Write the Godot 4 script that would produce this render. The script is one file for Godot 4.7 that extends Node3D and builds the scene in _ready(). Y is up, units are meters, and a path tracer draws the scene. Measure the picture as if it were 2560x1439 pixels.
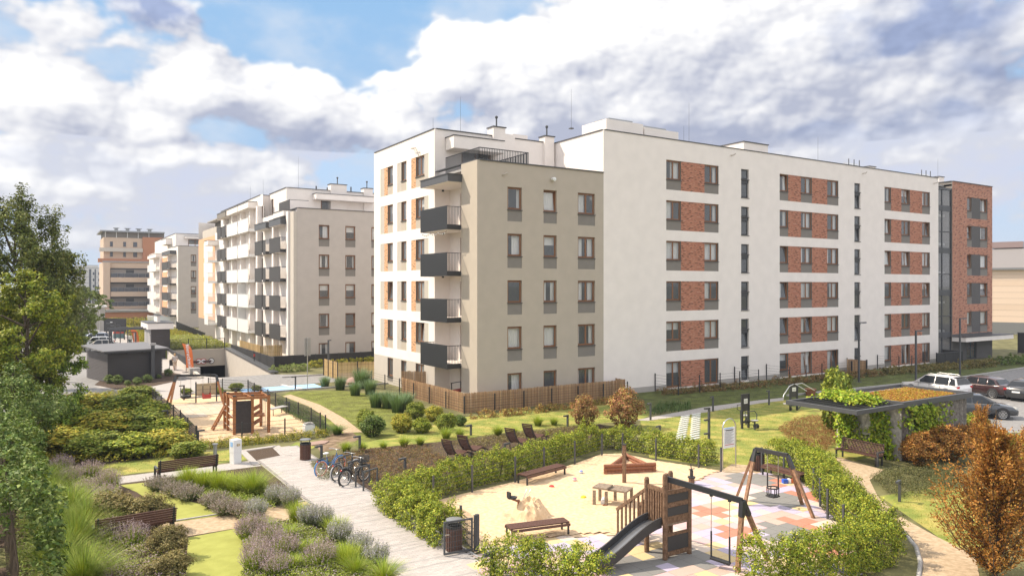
extends Node3D

var R := RandomNumberGenerator.new()
var M := {}
var used := {}

class MB:
	var v := PackedVector3Array()
	var n := PackedVector3Array()
	var c := PackedColorArray()
	var uv := PackedVector2Array()
	var col := Color(1,1,1)
	func t3(a: Vector3,b: Vector3,d: Vector3,m: Vector3) -> void:
		v.append(a); v.append(d); v.append(b)
		for i in 3:
			n.append(m); c.append(col); uv.append(Vector2())
	func quad(a: Vector3,b: Vector3,d: Vector3,e: Vector3) -> void:
		var m := (b - a).cross(d - a).normalized()
		v.append(a); v.append(d); v.append(b); v.append(a); v.append(e); v.append(d)
		uv.append(Vector2(0,1)); uv.append(Vector2(1,0)); uv.append(Vector2(1,1)); uv.append(Vector2(0,1)); uv.append(Vector2(0,0)); uv.append(Vector2(1,0))
		for i in 6:
			n.append(m); c.append(col)
	func tri(a: Vector3,b: Vector3,d: Vector3) -> void:
		t3(a,b,d,(b - a).cross(d - a).normalized())
	func box(p: Vector3,s: Vector3,b := Basis()) -> MB:
		var x := b.x * s.x * 0.5
		var y := b.y * s.y * 0.5
		var z := b.z * s.z * 0.5
		quad(p - x - y + z,p + x - y + z,p + x + y + z,p - x + y + z)
		quad(p + x - y - z,p - x - y - z,p - x + y - z,p + x + y - z)
		quad(p + x - y + z,p + x - y - z,p + x + y - z,p + x + y + z)
		quad(p - x - y - z,p - x - y + z,p - x + y + z,p - x + y - z)
		quad(p - x + y + z,p + x + y + z,p + x + y - z,p - x + y - z)
		quad(p - x - y - z,p + x - y - z,p + x - y + z,p - x - y + z)
		return self
	func bx(x0: float,y0: float,z0: float,x1: float,y1: float,z1: float) -> MB:
		return box(Vector3(x0 + x1,y0 + y1,z0 + z1) * 0.5,Vector3(absf(x1 - x0),absf(y1 - y0),absf(z1 - z0)))
	func bar(a: Vector3,b: Vector3,w: float,h: float) -> MB:
		var d := b - a
		var z := d.normalized()
		var x := (Vector3.UP.cross(z) if absf(z.y) < 0.98 else Vector3.RIGHT.cross(z)).normalized()
		return box((a + b) * 0.5,Vector3(w,h,d.length()),Basis(x,z.cross(x),z))
	func tube(p: Array,r: float,k := 6,r1 := -1.0) -> MB:
		var rings := []
		var last := Vector3.RIGHT
		for i in p.size():
			var d: Vector3 = (p[mini(i + 1,p.size() - 1)] - p[maxi(i - 1,0)]).normalized()
			var x := last - d * last.dot(d)
			x = x.normalized() if x.length() > 0.05 else (Vector3.UP.cross(d) if absf(d.y) < 0.9 else Vector3.RIGHT.cross(d)).normalized()
			last = x
			var y := d.cross(x)
			var rr := r if r1 < 0.0 else lerpf(r,r1,float(i) / maxf(1.0,p.size() - 1.0))
			var ring := []
			for j in k:
				var m := x * cos(TAU * j / k) + y * sin(TAU * j / k)
				ring.append([p[i] + m * rr,m])
			rings.append(ring)
		for i in p.size() - 1:
			for j in k:
				var q := (j + 1) % k
				sm(rings[i][j],rings[i][q],rings[i + 1][q],rings[i + 1][j])
		for j in range(1,k - 1):
			tri(rings[0][0][0],rings[0][j + 1][0],rings[0][j][0])
			tri(rings[-1][0][0],rings[-1][j][0],rings[-1][j + 1][0])
		return self
	func sm(a: Array,b: Array,d: Array,e: Array) -> void:
		for q in [a,d,b,a,e,d]:
			v.append(q[0]); n.append(q[1]); c.append(col); uv.append(Vector2())
	func lathe(pr: Array,k := 12,o := Vector3(),b := Basis()) -> MB:
		for i in pr.size() - 1:
			var d := Vector2(pr[i + 1][0] - pr[i][0],pr[i + 1][1] - pr[i][1])
			var m := Vector2(d.y,-d.x).normalized()
			for j in k:
				var a0 := TAU * j / k
				var a1 := TAU * (j + 1) / k
				var f := func(r: float,y: float,a: float): return [o + b * Vector3(r * cos(a),y,-r * sin(a)),b * Vector3(m.x * cos(a),m.y,-m.x * sin(a))]
				sm(f.call(pr[i][0],pr[i][1],a0),f.call(pr[i][0],pr[i][1],a1),f.call(pr[i + 1][0],pr[i + 1][1],a1),f.call(pr[i + 1][0],pr[i + 1][1],a0))
		return self
	func prism(poly: Array,z0: float,z1: float,t := Transform3D()) -> MB:
		var p := PackedVector2Array(poly)
		if Geometry2D.is_polygon_clockwise(p):
			p.reverse()
		var ix := Geometry2D.triangulate_polygon(p)
		for i in range(0,ix.size(),3):
			var a := p[ix[i]]
			var b := p[ix[i + 1]]
			var d := p[ix[i + 2]]
			if (b - a).cross(d - a) < 0.0:
				var q := b
				b = d
				d = q
			tri(t * Vector3(a.x,a.y,z1),t * Vector3(b.x,b.y,z1),t * Vector3(d.x,d.y,z1))
			tri(t * Vector3(a.x,a.y,z0),t * Vector3(d.x,d.y,z0),t * Vector3(b.x,b.y,z0))
		for i in p.size():
			var a := p[i]
			var b := p[(i + 1) % p.size()]
			quad(t * Vector3(a.x,a.y,z0),t * Vector3(b.x,b.y,z0),t * Vector3(b.x,b.y,z1),t * Vector3(a.x,a.y,z1))
		return self
	func sheet(poly: Array, y: float) -> MB:   # a flat sheet of ground seen from above; x, z in the polygon
		var p := PackedVector2Array(poly)
		var ix := Geometry2D.triangulate_polygon(p)
		for i in range(0,ix.size(),3):
			var a := p[ix[i]]
			var b := p[ix[i + 1]]
			var d := p[ix[i + 2]]
			if (b - a).cross(d - a) > 0.0:
				var q := b
				b = d
				d = q
			t3(Vector3(a.x,y,a.y),Vector3(b.x,y,b.y),Vector3(d.x,y,d.y),Vector3.UP)
		return self
	func mesh() -> ArrayMesh:
		var a := []
		a.resize(Mesh.ARRAY_MAX)
		a[Mesh.ARRAY_VERTEX] = v
		a[Mesh.ARRAY_NORMAL] = n
		a[Mesh.ARRAY_COLOR] = c
		a[Mesh.ARRAY_TEX_UV] = uv
		var m := ArrayMesh.new()
		if v.size():
			m.add_surface_from_arrays(Mesh.PRIMITIVE_TRIANGLES,a)
		return m

func lin(r: float,g: float,b: float) -> Color:
	return Color(r,g,b).linear_to_srgb()

func mat(key: String, c: Color, rough := 0.8, metal := 0.0) -> StandardMaterial3D:   # c is a linear base colour
	if not M.has(key):
		var m := StandardMaterial3D.new()
		m.albedo_color = c.linear_to_srgb()
		m.roughness = rough
		m.metallic = metal
		m.resource_name = key
		m.vertex_color_use_as_albedo = true
		M[key] = m
	return M[key]

func noise_tex(freq: float,a: Color,b: Color,size := 512,oct := 4,type := FastNoiseLite.TYPE_SIMPLEX_SMOOTH,stops := []) -> NoiseTexture2D:
	var f := FastNoiseLite.new()
	f.noise_type = type
	f.frequency = freq
	f.fractal_octaves = oct
	f.seed = 11 + M.size()
	var t := NoiseTexture2D.new()
	t.width = size
	t.height = size
	t.seamless = true
	t.noise = f
	var g := Gradient.new()
	g.set_color(0,a)
	g.set_color(1,b)
	for s in stops:
		g.add_point(s[0],s[1])
	t.color_ramp = g
	return t

func textured(key: String,c: Color,rough: float,tex: Texture2D,scale: float,bump := 0.0,bumptex: Texture2D = null) -> StandardMaterial3D:
	if not M.has(key):
		var m := mat(key,c,rough)
		m.albedo_texture = tex
		m.uv1_triplanar = true
		m.uv1_world_triplanar = true
		m.uv1_scale = Vector3(scale,scale,scale)
		if bump > 0.0:
			m.heightmap_enabled = true
			m.heightmap_scale = bump
			m.heightmap_texture = bumptex if bumptex else tex
	return M[key]

func numbered(called: String) -> String:
	var k: int = used.get(called,0)
	used[called] = k + 1
	return called if k == 0 else "%s_%03d" % [called,k]

func thing(called: String,label: String,category: String,at := Vector3(),turn := 0.0,group := "", kind := "") -> Node3D:
	var o := Node3D.new()
	o.name = numbered(called)
	add_child(o)
	o.position = at
	o.rotation.y = turn
	tag(o,label,category,group,kind)
	return o

func tag(o: Node,label: String,category: String,group := "", kind := "") -> void:
	o.set_meta("label", label)
	o.set_meta("category", category)
	if group:
		o.set_meta("group", group)
	if kind:
		o.set_meta("kind", kind)

func obj(called: String,what: Variant,m: Material,parent: Node = self) -> MeshInstance3D:
	var o := MeshInstance3D.new()
	o.name = numbered(called) if parent == self else called
	o.mesh = what.mesh() if what is MB else what
	o.material_override = m
	parent.add_child(o,true)
	return o

func stuff(o: Node) -> Node:
	o.set_meta("kind", "stuff")
	return o

func struct(called: String,what: Variant,m: Material) -> MeshInstance3D:
	var o := obj(called,what,m)
	o.set_meta("kind", "structure")
	return o

func dup(root: Node3D,at: Vector3,turn: float,label := "", group := "") -> Node3D:
	var r: Node3D = root.duplicate()
	r.name = numbered(str(root.name).rstrip("0123456789").trim_suffix("_"))
	add_child(r)
	r.position = at
	r.rotation.y = turn
	if label:
		r.set_meta("label", label)
	if group:
		r.set_meta("group", group)
	return r

func v2(x: float,z: float) -> Vector2:
	return Vector2(x,z)

func rect(x0: float,z0: float,x1: float,z1: float) -> Array:
	return [Vector2(x0,z0),Vector2(x1,z0),Vector2(x1,z1),Vector2(x0,z1)]


func _ready() -> void:
	# camera, sky, sun, exposure
	var cam := Camera3D.new()
	cam.name = "camera"
	add_child(cam)
	cam.position = Vector3(0,8.0,0)
	cam.rotation = Vector3(0,deg_to_rad(-32.22),0)
	cam.projection = Camera3D.PROJECTION_FRUSTUM
	cam.near = 0.1
	cam.far = 3000.0
	cam.size = 0.1 * 1439.0 / 1856.0
	cam.frustum_offset = Vector2(0,-0.1 * 2.5 / 1856.0)
	var we := WorldEnvironment.new()
	we.name = "world"
	var e := Environment.new()
	e.background_mode = Environment.BG_SKY
	e.tonemap_mode = Environment.TONE_MAPPER_LINEAR
	e.tonemap_exposure = EXPOSURE
	e.background_energy_multiplier = 1.0
	var sky := Sky.new()
	var pano := PanoramaSkyMaterial.new()
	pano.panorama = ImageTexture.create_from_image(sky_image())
	sky.sky_material = pano
	e.sky = sky
	e.sdfgi_enabled = true
	e.ssao_enabled = true
	e.ssil_enabled = true
	e.fog_enabled = true
	e.fog_density = 0.0003
	e.fog_light_color = Color(0.86,0.9,0.97)
	we.environment = e
	add_child(we)
	var sun := DirectionalLight3D.new()
	sun.name = "sun"
	sun.light_color = Color(1.0,0.945,0.86)
	sun.light_energy = SUN
	sun.light_angular_distance = 0.5
	sun.shadow_enabled = true
	add_child(sun)
	sun.look_at_from_position(Vector3(),-Vector3(-0.82,1.2,-0.85),Vector3.UP)
	R.seed = 7
	# the large structure
	materials()
	grounds()
	block_near()
	brick_block()
	block_middle()
	block_far()
	distant_buildings()
	ramp_and_sheds()
	# the objects
	fences()
	playgrounds()
	street_things()
	garden_things()
	cars()
	people()
	plants()

const EXPOSURE := 1.36
const SUN := 1.4

# bodies of cloud by direction: azimuth, height, half width, half height (degrees), weight; a weight below zero is a clear gap
var clouds := [
	[9.0,15.7,2.5,2.1,1.0],[11.0,13.9,3.2,1.7,0.9],[6.9,13.7,2.0,1.3,0.6],[14.6,13.3,5.3,1.8,1.0],[19.5,12.4,5.0,1.7,1.0],[23.0,11.3,2.7,1.1,0.7],[16.0,15.3,2.0,0.9,0.5],
	[-1.1,13.8,3.7,1.5,1.0],[-1.1,11.5,3.4,1.7,1.0],[2.3,11.8,3.7,1.6,1.0],[5.1,10.5,2.9,1.6,0.9],[7.6,8.8,2.8,1.1,0.8],[-0.2,6.7,4.8,1.2,0.8],[5.6,6.0,6.4,1.2,0.8],[13.2,7.2,6.6,1.2,0.7],[3.2,3.4,9.4,1.6,0.6],
	[27.6,17.8,3.4,2.2,1.0],[32.8,17.5,6.2,2.8,1.0],[39.0,18.0,7.6,3.7,1.0],[45.6,18.5,7.3,3.9,1.0],[52.3,14.9,7.1,3.8,1.0],[42.0,14.2,9.9,2.4,1.0],[32.8,14.8,3.4,1.9,0.9],[36.5,13.1,6.8,1.4,0.9],[46.1,12.3,3.8,1.5,0.8],[26.1,15.5,3.7,1.4,0.75],[22.4,15.5,3.9,0.9,0.6],
	[60.5,13.0,6.7,1.9,1.0],[65.1,9.9,3.9,2.1,0.9],[54.8,18.1,5.8,2.9,0.9],[62.9,16.7,6.4,2.4,1.0],[58.6,10.0,9.4,1.9,1.0],[64.4,5.6,4.9,1.6,0.8],[53.4,8.5,10.7,1.2,0.7],
	[1.3,16.9,5.9,1.6,0.6],[6.4,18.5,4.2,1.1,0.7],[17.1,9.8,6.3,1.3,0.8],[31.3,11.8,7.7,0.9,0.7],[0.9,9.1,6.3,1.6,0.8],[6.1,7.9,5.0,1.7,0.8],
	[20.6,17.5,4.7,2.4,-0.7],[15.4,17.7,3.7,1.8,-0.5],[25.5,9.6,3.7,0.9,-0.4],[13.2,10.9,1.1,1.2,-0.3],[29.8,20.6,4.9,1.2,-0.7],[37.1,16.1,1.8,0.6,-0.6],[11.0,18.3,2.4,1.2,-0.4],
]
var grey := [
	[5.1,18.6,4.2,1.1,0.75],[7.4,18.1,2.3,0.6,0.6],[-0.4,8.6,4.8,1.1,0.9],[4.4,8.1,4.8,1.1,0.9],[6.1,6.8,2.7,0.8,0.5],[18.0,9.7,5.5,1.2,0.85],[13.7,10.8,3.3,0.9,0.45],[28.8,11.8,3.7,0.8,0.3],
	[62.2,17.3,6.0,1.7,0.95],[58.3,16.6,2.7,1.0,0.7],[59.1,10.0,6.4,1.4,0.95],[53.4,10.9,5.4,1.0,0.7],[65.1,10.7,3.5,1.3,0.6],[66.0,7.3,2.6,1.0,0.7],[64.7,14.0,4.0,1.0,0.5],[45.0,11.5,5.9,0.8,0.4],[66.2,5.0,1.9,0.5,0.5],
]

func sky_image() -> Image:
	var fb := FastNoiseLite.new()
	fb.noise_type = FastNoiseLite.TYPE_SIMPLEX_SMOOTH
	fb.seed = 5
	fb.frequency = 0.11
	fb.fractal_octaves = 6
	fb.fractal_gain = 0.55
	var rr := RandomNumberGenerator.new()
	rr.seed = 3
	for i in 190:   # similar clouds all round and overhead, before the added white veil
		var az := rr.randf_range(85.0,345.0) if i < 130 else rr.randf_range(-15.0,85.0)
		var el := rr.randf_range(2.0,75.0) if i < 130 else rr.randf_range(33.0,80.0)
		clouds.append([az if az < 180.0 else az - 360.0,el,rr.randf_range(5.0,13.0),rr.randf_range(2.5,6.0),rr.randf_range(0.5,1.0)])
		if i % 4 == 0:
			grey.append([clouds[-1][0],el - 2.0,clouds[-1][2],1.6,0.7])
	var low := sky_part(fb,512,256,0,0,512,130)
	low.resize(4096,130 * 16,Image.INTERPOLATE_CUBIC)
	var im := Image.create(4096,2048,false,Image.FORMAT_RGBF)
	var ground := Color(0.36,0.35,0.3)
	im.fill(ground)
	im.blit_rect(low,Rect2i(0,0,4096,1026),Vector2i())
	var x0 := int((180.0 - 8.0) / 360.0 * 4096)
	var x1 := int((180.0 + 72.0) / 360.0 * 4096)
	var y0 := int((90.0 - 27.0) / 180.0 * 2048)
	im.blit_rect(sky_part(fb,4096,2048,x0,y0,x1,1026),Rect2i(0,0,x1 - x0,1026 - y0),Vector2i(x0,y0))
	var turned := Image.create(4096, 2048, false, Image.FORMAT_RGBF)   # Godot looks along -z at the left edge of a panorama
	turned.blit_rect(im,Rect2i(2048,0,2048,2048),Vector2i())
	turned.blit_rect(im,Rect2i(0,0,2048,2048),Vector2i(2048,0))
	return turned

func near(list: Array,az: float,el: float) -> Array:
	return list.filter(func(b): return absf(b[0] - az) < b[2] * 2.4 + 6.0 and absf(b[1] - el) < b[3] * 2.4 + 4.0)

func field(list: Array,az: float,el: float) -> float:
	var s := 0.0
	for b in list:
		var dx: float = (az - b[0]) / b[2]
		var dy: float = (el - b[1]) / b[3]
		var q := dx * dx + dy * dy
		if q < 6.0:
			s += b[4] * exp(-q)
	return s

func sky_part(fb: FastNoiseLite,w: int,h: int,x0: int,y0: int,x1: int,y1: int) -> Image:
	var im := Image.create(x1 - x0,y1 - y0,false,Image.FORMAT_RGBF)
	var step := 360.0 / w
	var tile := 16
	var puff := FastNoiseLite.new()
	puff.noise_type = FastNoiseLite.TYPE_SIMPLEX_SMOOTH
	puff.seed = 8
	puff.frequency = 0.13
	puff.fractal_octaves = 4
	puff.fractal_gain = 0.55
	for ty in range(y0,y1,tile):
		for tx in range(x0,x1,tile):
			var caz := (tx + 8.0) * step - 180.0
			var cel := 90.0 - (ty + 8.0) * step
			var c1 := near(clouds,caz,cel)
			var g1 := near(grey,caz,cel)
			var f := func(a: float,e: float) -> float:
				var wa := a + 1.6 * fb.get_noise_2d(a * 0.7 + 40.0,e * 1.3)
				return field(c1,wa,e) * 0.95 + fb.get_noise_2d(a,e * 1.7) * 0.62 + (absf(puff.get_noise_2d(a,e * 1.5)) - 0.17) * 0.75
			for y in range(ty,mini(ty + tile,y1)):
				var el := 90.0 - (y + 0.5) * step
				var up := clampf(el / 34.0,0.0,1.0)
				var air := Color(0.46,0.54,0.64).lerp(Color(0.165,0.37,0.64),pow(up,0.62))
				for x in range(tx,mini(tx + tile,x1)):
					var az := (x + 0.5) * step - 180.0
					var q: float = f.call(az,el)
					var thin := smoothstep(-0.15,0.75,fb.get_noise_2d(az * 0.55 + 200.0,el * 1.1) + 0.25 * fb.get_noise_2d(az * 2.5,el * 4.0))
					var k := air.lerp(Color(0.6,0.63,0.68),thin * 0.5)
					var d := smoothstep(0.2,0.6,q)
					if d > 0.0:
						var lit: float = 0.44 + (q - f.call(az - 3.2,el + 2.6)) * 0.34 + (q - f.call(az - 1.1,el + 0.9)) * 0.36 + (q - f.call(az - 0.3,el + 0.26)) * 0.5
						var dark := clampf(field(g1,az + 3.0 * fb.get_noise_2d(az * 0.8,el + 70.0),el + 1.6 * fb.get_noise_2d(az + 90.0,el * 1.4)) * 1.3 + fb.get_noise_2d(az * 1.2 + 30.0,el * 2.2) * 0.6 - 0.2,0.0,1.0) * lerpf(0.3,1.0,smoothstep(8.5,13.5,el))
						var body := Color(0.36,0.385,0.48).lerp(Color(0.84,0.83,0.815),clampf(lit,0.0,1.0))
						k = k.lerp(body.lerp(Color(0.22,0.275,0.435) * (0.85 + 0.35 * clampf(lit,0.0,1.0)),dark * 0.92),d)
					k = k.lerp(Color(0.53,0.56,0.62),smoothstep(9.0,0.0,el) * 0.45)
					var off := maxf(maxf(-14.0 - az, az - 78.0), el - 32.0)   # bright white veil added out of view to lift the shaded fronts
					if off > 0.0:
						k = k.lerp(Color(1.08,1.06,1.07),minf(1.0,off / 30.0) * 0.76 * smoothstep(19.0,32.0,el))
					im.set_pixel(x - x0,y - y0,k)
	return im


func brick_tex(a: Color, b: Color, joint: Color, seedn: int) -> ImageTexture:   # 2 m by 2.08 m of bricks too far away to build
	var im := Image.create(512,512,false,Image.FORMAT_RGB8)
	im.fill(joint)
	var r := RandomNumberGenerator.new()
	r.seed = seedn
	for row in 32:
		for k in 9:
			var q := a.lerp(b,r.randf())
			if r.randf() < 0.12:
				q = q.darkened(0.45)
			elif r.randf() < 0.1:
				q = q.lightened(0.16)
			var x := k * 64 - (32 if row % 2 else 0) + r.randi_range(-3,3)
			im.fill_rect(Rect2i(maxi(x,0),row * 16,mini(60,512 - x) if x >= 0 else 60 + x,12),q)
			for j in 5:
				im.fill_rect(Rect2i(clampi(x + r.randi_range(0,44),0,500),row * 16 + r.randi_range(0,9),r.randi_range(4,14),3),q.lerp(b,r.randf() * 0.6).darkened(r.randf() * 0.18))
	return ImageTexture.create_from_image(im)

func materials() -> void:
	var soft := noise_tex(0.012,Color(0.965,0.965,0.965),Color(1,1,1),512,5)
	var grain := noise_tex(0.2,Color(0.85,0.85,0.85),Color(1,1,1),512,3)
	textured("plaster_white", Color(0.86,0.795,0.75),0.9,soft,0.11,0.15,grain)
	textured("plaster_taupe", Color(0.475,0.415,0.345),0.9,soft,0.13,0.15,grain)
	textured("plaster_beige", Color(0.54,0.49,0.43),0.9,soft,0.13,0.15,grain)
	textured("plaster_grey", Color(0.225,0.205,0.185),0.9,soft,0.2)
	textured("plaster_strip", Color(0.5,0.455,0.4),0.9,soft,0.2)
	textured("plinth", Color(0.5,0.46,0.43),0.9,grain,0.5)
	textured("concrete", Color(0.46,0.44,0.42),0.85,noise_tex(0.03,Color(0.78,0.78,0.78),Color(1,1,1),512,5),0.3,0.3)
	textured("brick_red", Color(1,1,1),0.9,brick_tex(Color(0.68,0.43,0.34),Color(0.77,0.53,0.42),Color(0.57,0.43,0.36),4),0.5,1.0)
	textured("brick_pale", Color(1,1,1),0.9,brick_tex(Color(0.8,0.58,0.42),Color(0.88,0.69,0.52),Color(0.74,0.6,0.48),9),0.5,1.0)
	textured("brick_tower", Color(1,1,1),0.9,brick_tex(Color(0.69,0.45,0.37),Color(0.77,0.56,0.46),Color(0.6,0.48,0.42),14),0.5,1.0)
	mat("cap", Color(0.06,0.062,0.068),0.5)
	mat("dark_metal", Color(0.028,0.03,0.034),0.45)
	mat("mid_metal", Color(0.07,0.073,0.08),0.45)
	mat("grey_metal", Color(0.3,0.31,0.32),0.4,0.6)
	mat("steel", Color(0.6,0.6,0.6),0.3,0.9)
	mat("window_wood", Color(0.235,0.105,0.045),0.5)
	mat("window_dark", Color(0.05,0.052,0.058),0.45)
	mat("sill_metal", Color(0.075,0.068,0.066),0.4)
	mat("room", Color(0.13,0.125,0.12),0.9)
	var g := mat("glass", Color(0.62,0.66,0.7,0.1),0.02)
	g.transparency = BaseMaterial3D.TRANSPARENCY_ALPHA
	g.albedo_color.a = 0.12
	g.metallic_specular = 0.75
	var g2 := mat("glass_milky", Color(0.7,0.74,0.76),0.2)
	g2.albedo_color.a = 0.75
	var cu := mat("curtain", Color(0.72,0.71,0.69),0.9)
	cu.backlight = Color(0.5,0.5,0.5)
	cu.backlight_enabled = true
	mat("curtain_grey", Color(0.3,0.29,0.28),0.9)
	textured("wood_old", Color(0.27,0.165,0.1),0.75,noise_tex(0.02,Color(0.6,0.55,0.5),Color(1,1,1),256,4),1.6)
	textured("wood_orange", Color(0.4,0.17,0.06),0.6,noise_tex(0.02,Color(0.75,0.7,0.65),Color(1,1,1),256,4),1.6)
	textured("wood_grey", Color(0.36,0.28,0.21),0.8,noise_tex(0.02,Color(0.65,0.63,0.6),Color(1,1,1),256,4),1.6)
	textured("wood_swing", Color(0.42,0.25,0.15),0.75,noise_tex(0.02,Color(0.65,0.6,0.56),Color(1,1,1),256,4),1.6)
	textured("wood_red", Color(0.36,0.15,0.08),0.7,noise_tex(0.02,Color(0.7,0.66,0.62),Color(1,1,1),256,4),1.6)
	textured("slat_brown", Color(0.15,0.07,0.05),0.6,noise_tex(0.03,Color(0.7,0.68,0.66),Color(1,1,1),256,4),1.6)
	mat("rubber", Color(0.025,0.025,0.027),0.75)
	mat("white_paint", Color(0.76,0.76,0.75),0.5)
	mat("orange_flag", Color(0.78,0.2,0.06),0.8)
	mat("orange_wall", Color(0.72,0.4,0.23),0.9)
	textured("plaster_grey_dark", Color(0.11,0.105,0.105),0.9,soft,0.2)
	textured("plaster_cool", Color(0.5,0.45,0.41),0.9,soft,0.13)
	mat("beige_wall", Color(0.56,0.43,0.33),0.9)
	textured("brick_far", Color(0.55,0.26,0.15),0.9,grain,0.1)
	mat("far_glass", Color(0.08,0.09,0.11),0.15)
	mat("far_recess", Color(0.28,0.25,0.23),0.9)
	mat("far_pale", Color(0.6,0.58,0.58),0.9)
	mat("hall_panel", Color(0.76,0.6,0.47),0.7)
	mat("hall_panel_b", Color(0.72,0.56,0.43),0.7)
	textured("roof_felt", Color(0.26,0.24,0.235),0.9,grain,0.05)
	mat("vent_red", Color(0.3,0.22,0.21),0.7)
	mat("sign_red", Color(0.45,0.05,0.04),0.5)
	mat("maroon", Color(0.13,0.04,0.045),0.5)
	mat("shed_slat", Color(0.062,0.058,0.06),0.7)
	mat("shed_slat_side", Color(0.12,0.11,0.11),0.7)
	textured("roof_grey", Color(0.16,0.155,0.16),0.5,soft,0.2)
	mat("cabinet", Color(0.56,0.53,0.48),0.7)
	mat("blue_dark", Color(0.05,0.09,0.22),0.5)
	textured("pavilion_dark", Color(0.06,0.05,0.05),0.5,grain,0.5)
	mat("grey_panel", Color(0.36,0.35,0.35),0.7)
	mat("plaster_beige_grey", Color(0.4,0.38,0.355),0.9)
	mat("panel_dark", Color(0.045,0.043,0.044),0.6)
	mat("print_white", Color(0.8,0.8,0.8),0.6)
	# grounds
	var t_grass := noise_tex(0.006,Color(0.62,0.6,0.5),Color(1,1,1),1024,6,FastNoiseLite.TYPE_SIMPLEX_SMOOTH)
	var t_fine := noise_tex(0.16,Color(0.35,0.35,0.35),Color(1,1,1),512,4)
	textured("lawn", Color(0.235,0.265,0.045),0.95,t_grass,0.12,3.0,t_fine)
	textured("lawn_dry", Color(1,1,1),0.95,noise_tex(0.007,Color(0.4,0.47,0.17),Color(0.72,0.64,0.36),1024,6,FastNoiseLite.TYPE_SIMPLEX_SMOOTH,[[0.5,Color(0.55,0.56,0.25)]]),0.11,3.0,t_fine)
	textured("lawn_shade", Color(0.13,0.16,0.03),0.95,t_grass,0.12,3.0,t_fine)  # darker copy of the lawn, the building's shade put into its colour
	textured("turf", Color(0.36,0.37,0.085),0.95,noise_tex(0.01,Color(0.9,0.9,0.85),Color(1,1,1),512,5),0.3,1.0,t_fine)
	textured("sand", Color(0.8,0.6,0.4),0.95,noise_tex(0.03,Color(0.83,0.8,0.74),Color(1,1,1),1024,6),0.16,3.0)
	textured("gravel_path", Color(0.56,0.43,0.29),0.95,noise_tex(0.04,Color(0.8,0.78,0.74),Color(1,1,1),512,6),0.2,1.0,t_fine)
	textured("mulch", Color(0.16,0.1,0.06),0.95,noise_tex(0.1,Color(0.4,0.38,0.36),Color(1,1,1),512,5),0.4,3.0)
	textured("asphalt", Color(0.3,0.29,0.285),0.9,noise_tex(0.02,Color(0.82,0.82,0.82),Color(1,1,1),1024,6),0.12,0.4,t_fine)
	textured("paving", Color(0.47,0.44,0.42),0.9,noise_tex(0.015,Color(0.86,0.86,0.86),Color(1,1,1),1024,6),0.1,0.3,t_fine)
	textured("paver", Color(0.48,0.44,0.41),0.9,noise_tex(0.04,Color(0.85,0.85,0.85),Color(1,1,1),512,5),0.3)
	textured("kerb", Color(0.5,0.48,0.46),0.9,noise_tex(0.05,Color(0.8,0.8,0.8),Color(1,1,1),256,5),0.4)
	textured("earth", Color(0.24,0.22,0.09),0.95,noise_tex(0.01,Color(0.5,0.52,0.42),Color(1,1,1),1024,6),0.05)
	var t_fine_pale := noise_tex(0.05,Color(0.88,0.88,0.88),Color(1,1,1),512,5)
	for q in [["tile_cream", 0.72,0.6,0.5],["tile_pink", 0.66,0.44,0.43],["tile_lilac", 0.52,0.46,0.58],["tile_rose", 0.7,0.53,0.53],["tile_yellow", 0.72,0.56,0.3],["tile_tan", 0.56,0.42,0.35],["tile_red", 0.6,0.24,0.16],["tile_grey", 0.25,0.24,0.225],["tile_pale_0", 0.6,0.47,0.34],["tile_pale_1", 0.64,0.5,0.36],["tile_pale_2", 0.55,0.46,0.36],["tile_pale_3", 0.62,0.5,0.4]]:
		textured(q[0],Color(q[1],q[2],q[3]),0.9,t_fine_pale,1.2,0.3)
	mat("slide_steel", Color(0.25,0.255,0.27),0.28,0.7)
	mat("toy", Color(1,1,1),0.4)
	textured("chalk_board", Color(0.05,0.042,0.042),0.8,noise_tex(0.02,Color(0.8,0.8,0.8),Color(1,1,1),256,4),0.9)
	mat("rope", Color(0.55,0.5,0.42),0.9)
	mat("tan_board", Color(0.5,0.41,0.27),0.9)
	mat("sign_back", Color(0.33,0.32,0.32),0.6)
	mat("teal", Color(0.12,0.22,0.24),0.5)
	mat("red_lid", Color(0.55,0.09,0.06),0.5)
	textured("shed_board_lit", Color(0.66,0.62,0.58),0.85,noise_tex(0.02,Color(0.7,0.69,0.68),Color(1,1,1),256,4),0.8)  # sunlit side of the shed, its brightness put into the colour
	for i in 3:
		textured("shed_board_shaded_%d" % i,Color(0.3,0.275,0.255) * (0.86 + 0.13 * i),0.85,noise_tex(0.02,Color(0.6,0.58,0.56),Color(1,1,1),256,4),0.8)  # shaded side of the same shed, darkened in the colour
	mat("mulch_red", Color(0.22,0.1,0.05),0.95)
	textured("rock", Color(0.4,0.27,0.22),0.9,grain,0.6)
	mat("line_paint", Color(0.74,0.73,0.72),0.8)
	mat("joint_sand", Color(0.42,0.38,0.34),0.95)
	mat("plain", Color(1,1,1),0.85)
	mat("paver_dark", Color(0.355,0.33,0.31),0.9)
	mat("paver_0", Color(0.440,0.400,0.374),0.9)
	mat("paver_1", Color(0.418,0.383,0.356),0.9)
	mat("paver_2", Color(0.466,0.427,0.396),0.9)
	textured("mulch_pale", Color(0.33,0.23,0.16),0.95,t_grass,0.3,2.0,t_fine)
	mat("blue_paint", Color(0.28,0.48,0.75),0.8)


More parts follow.
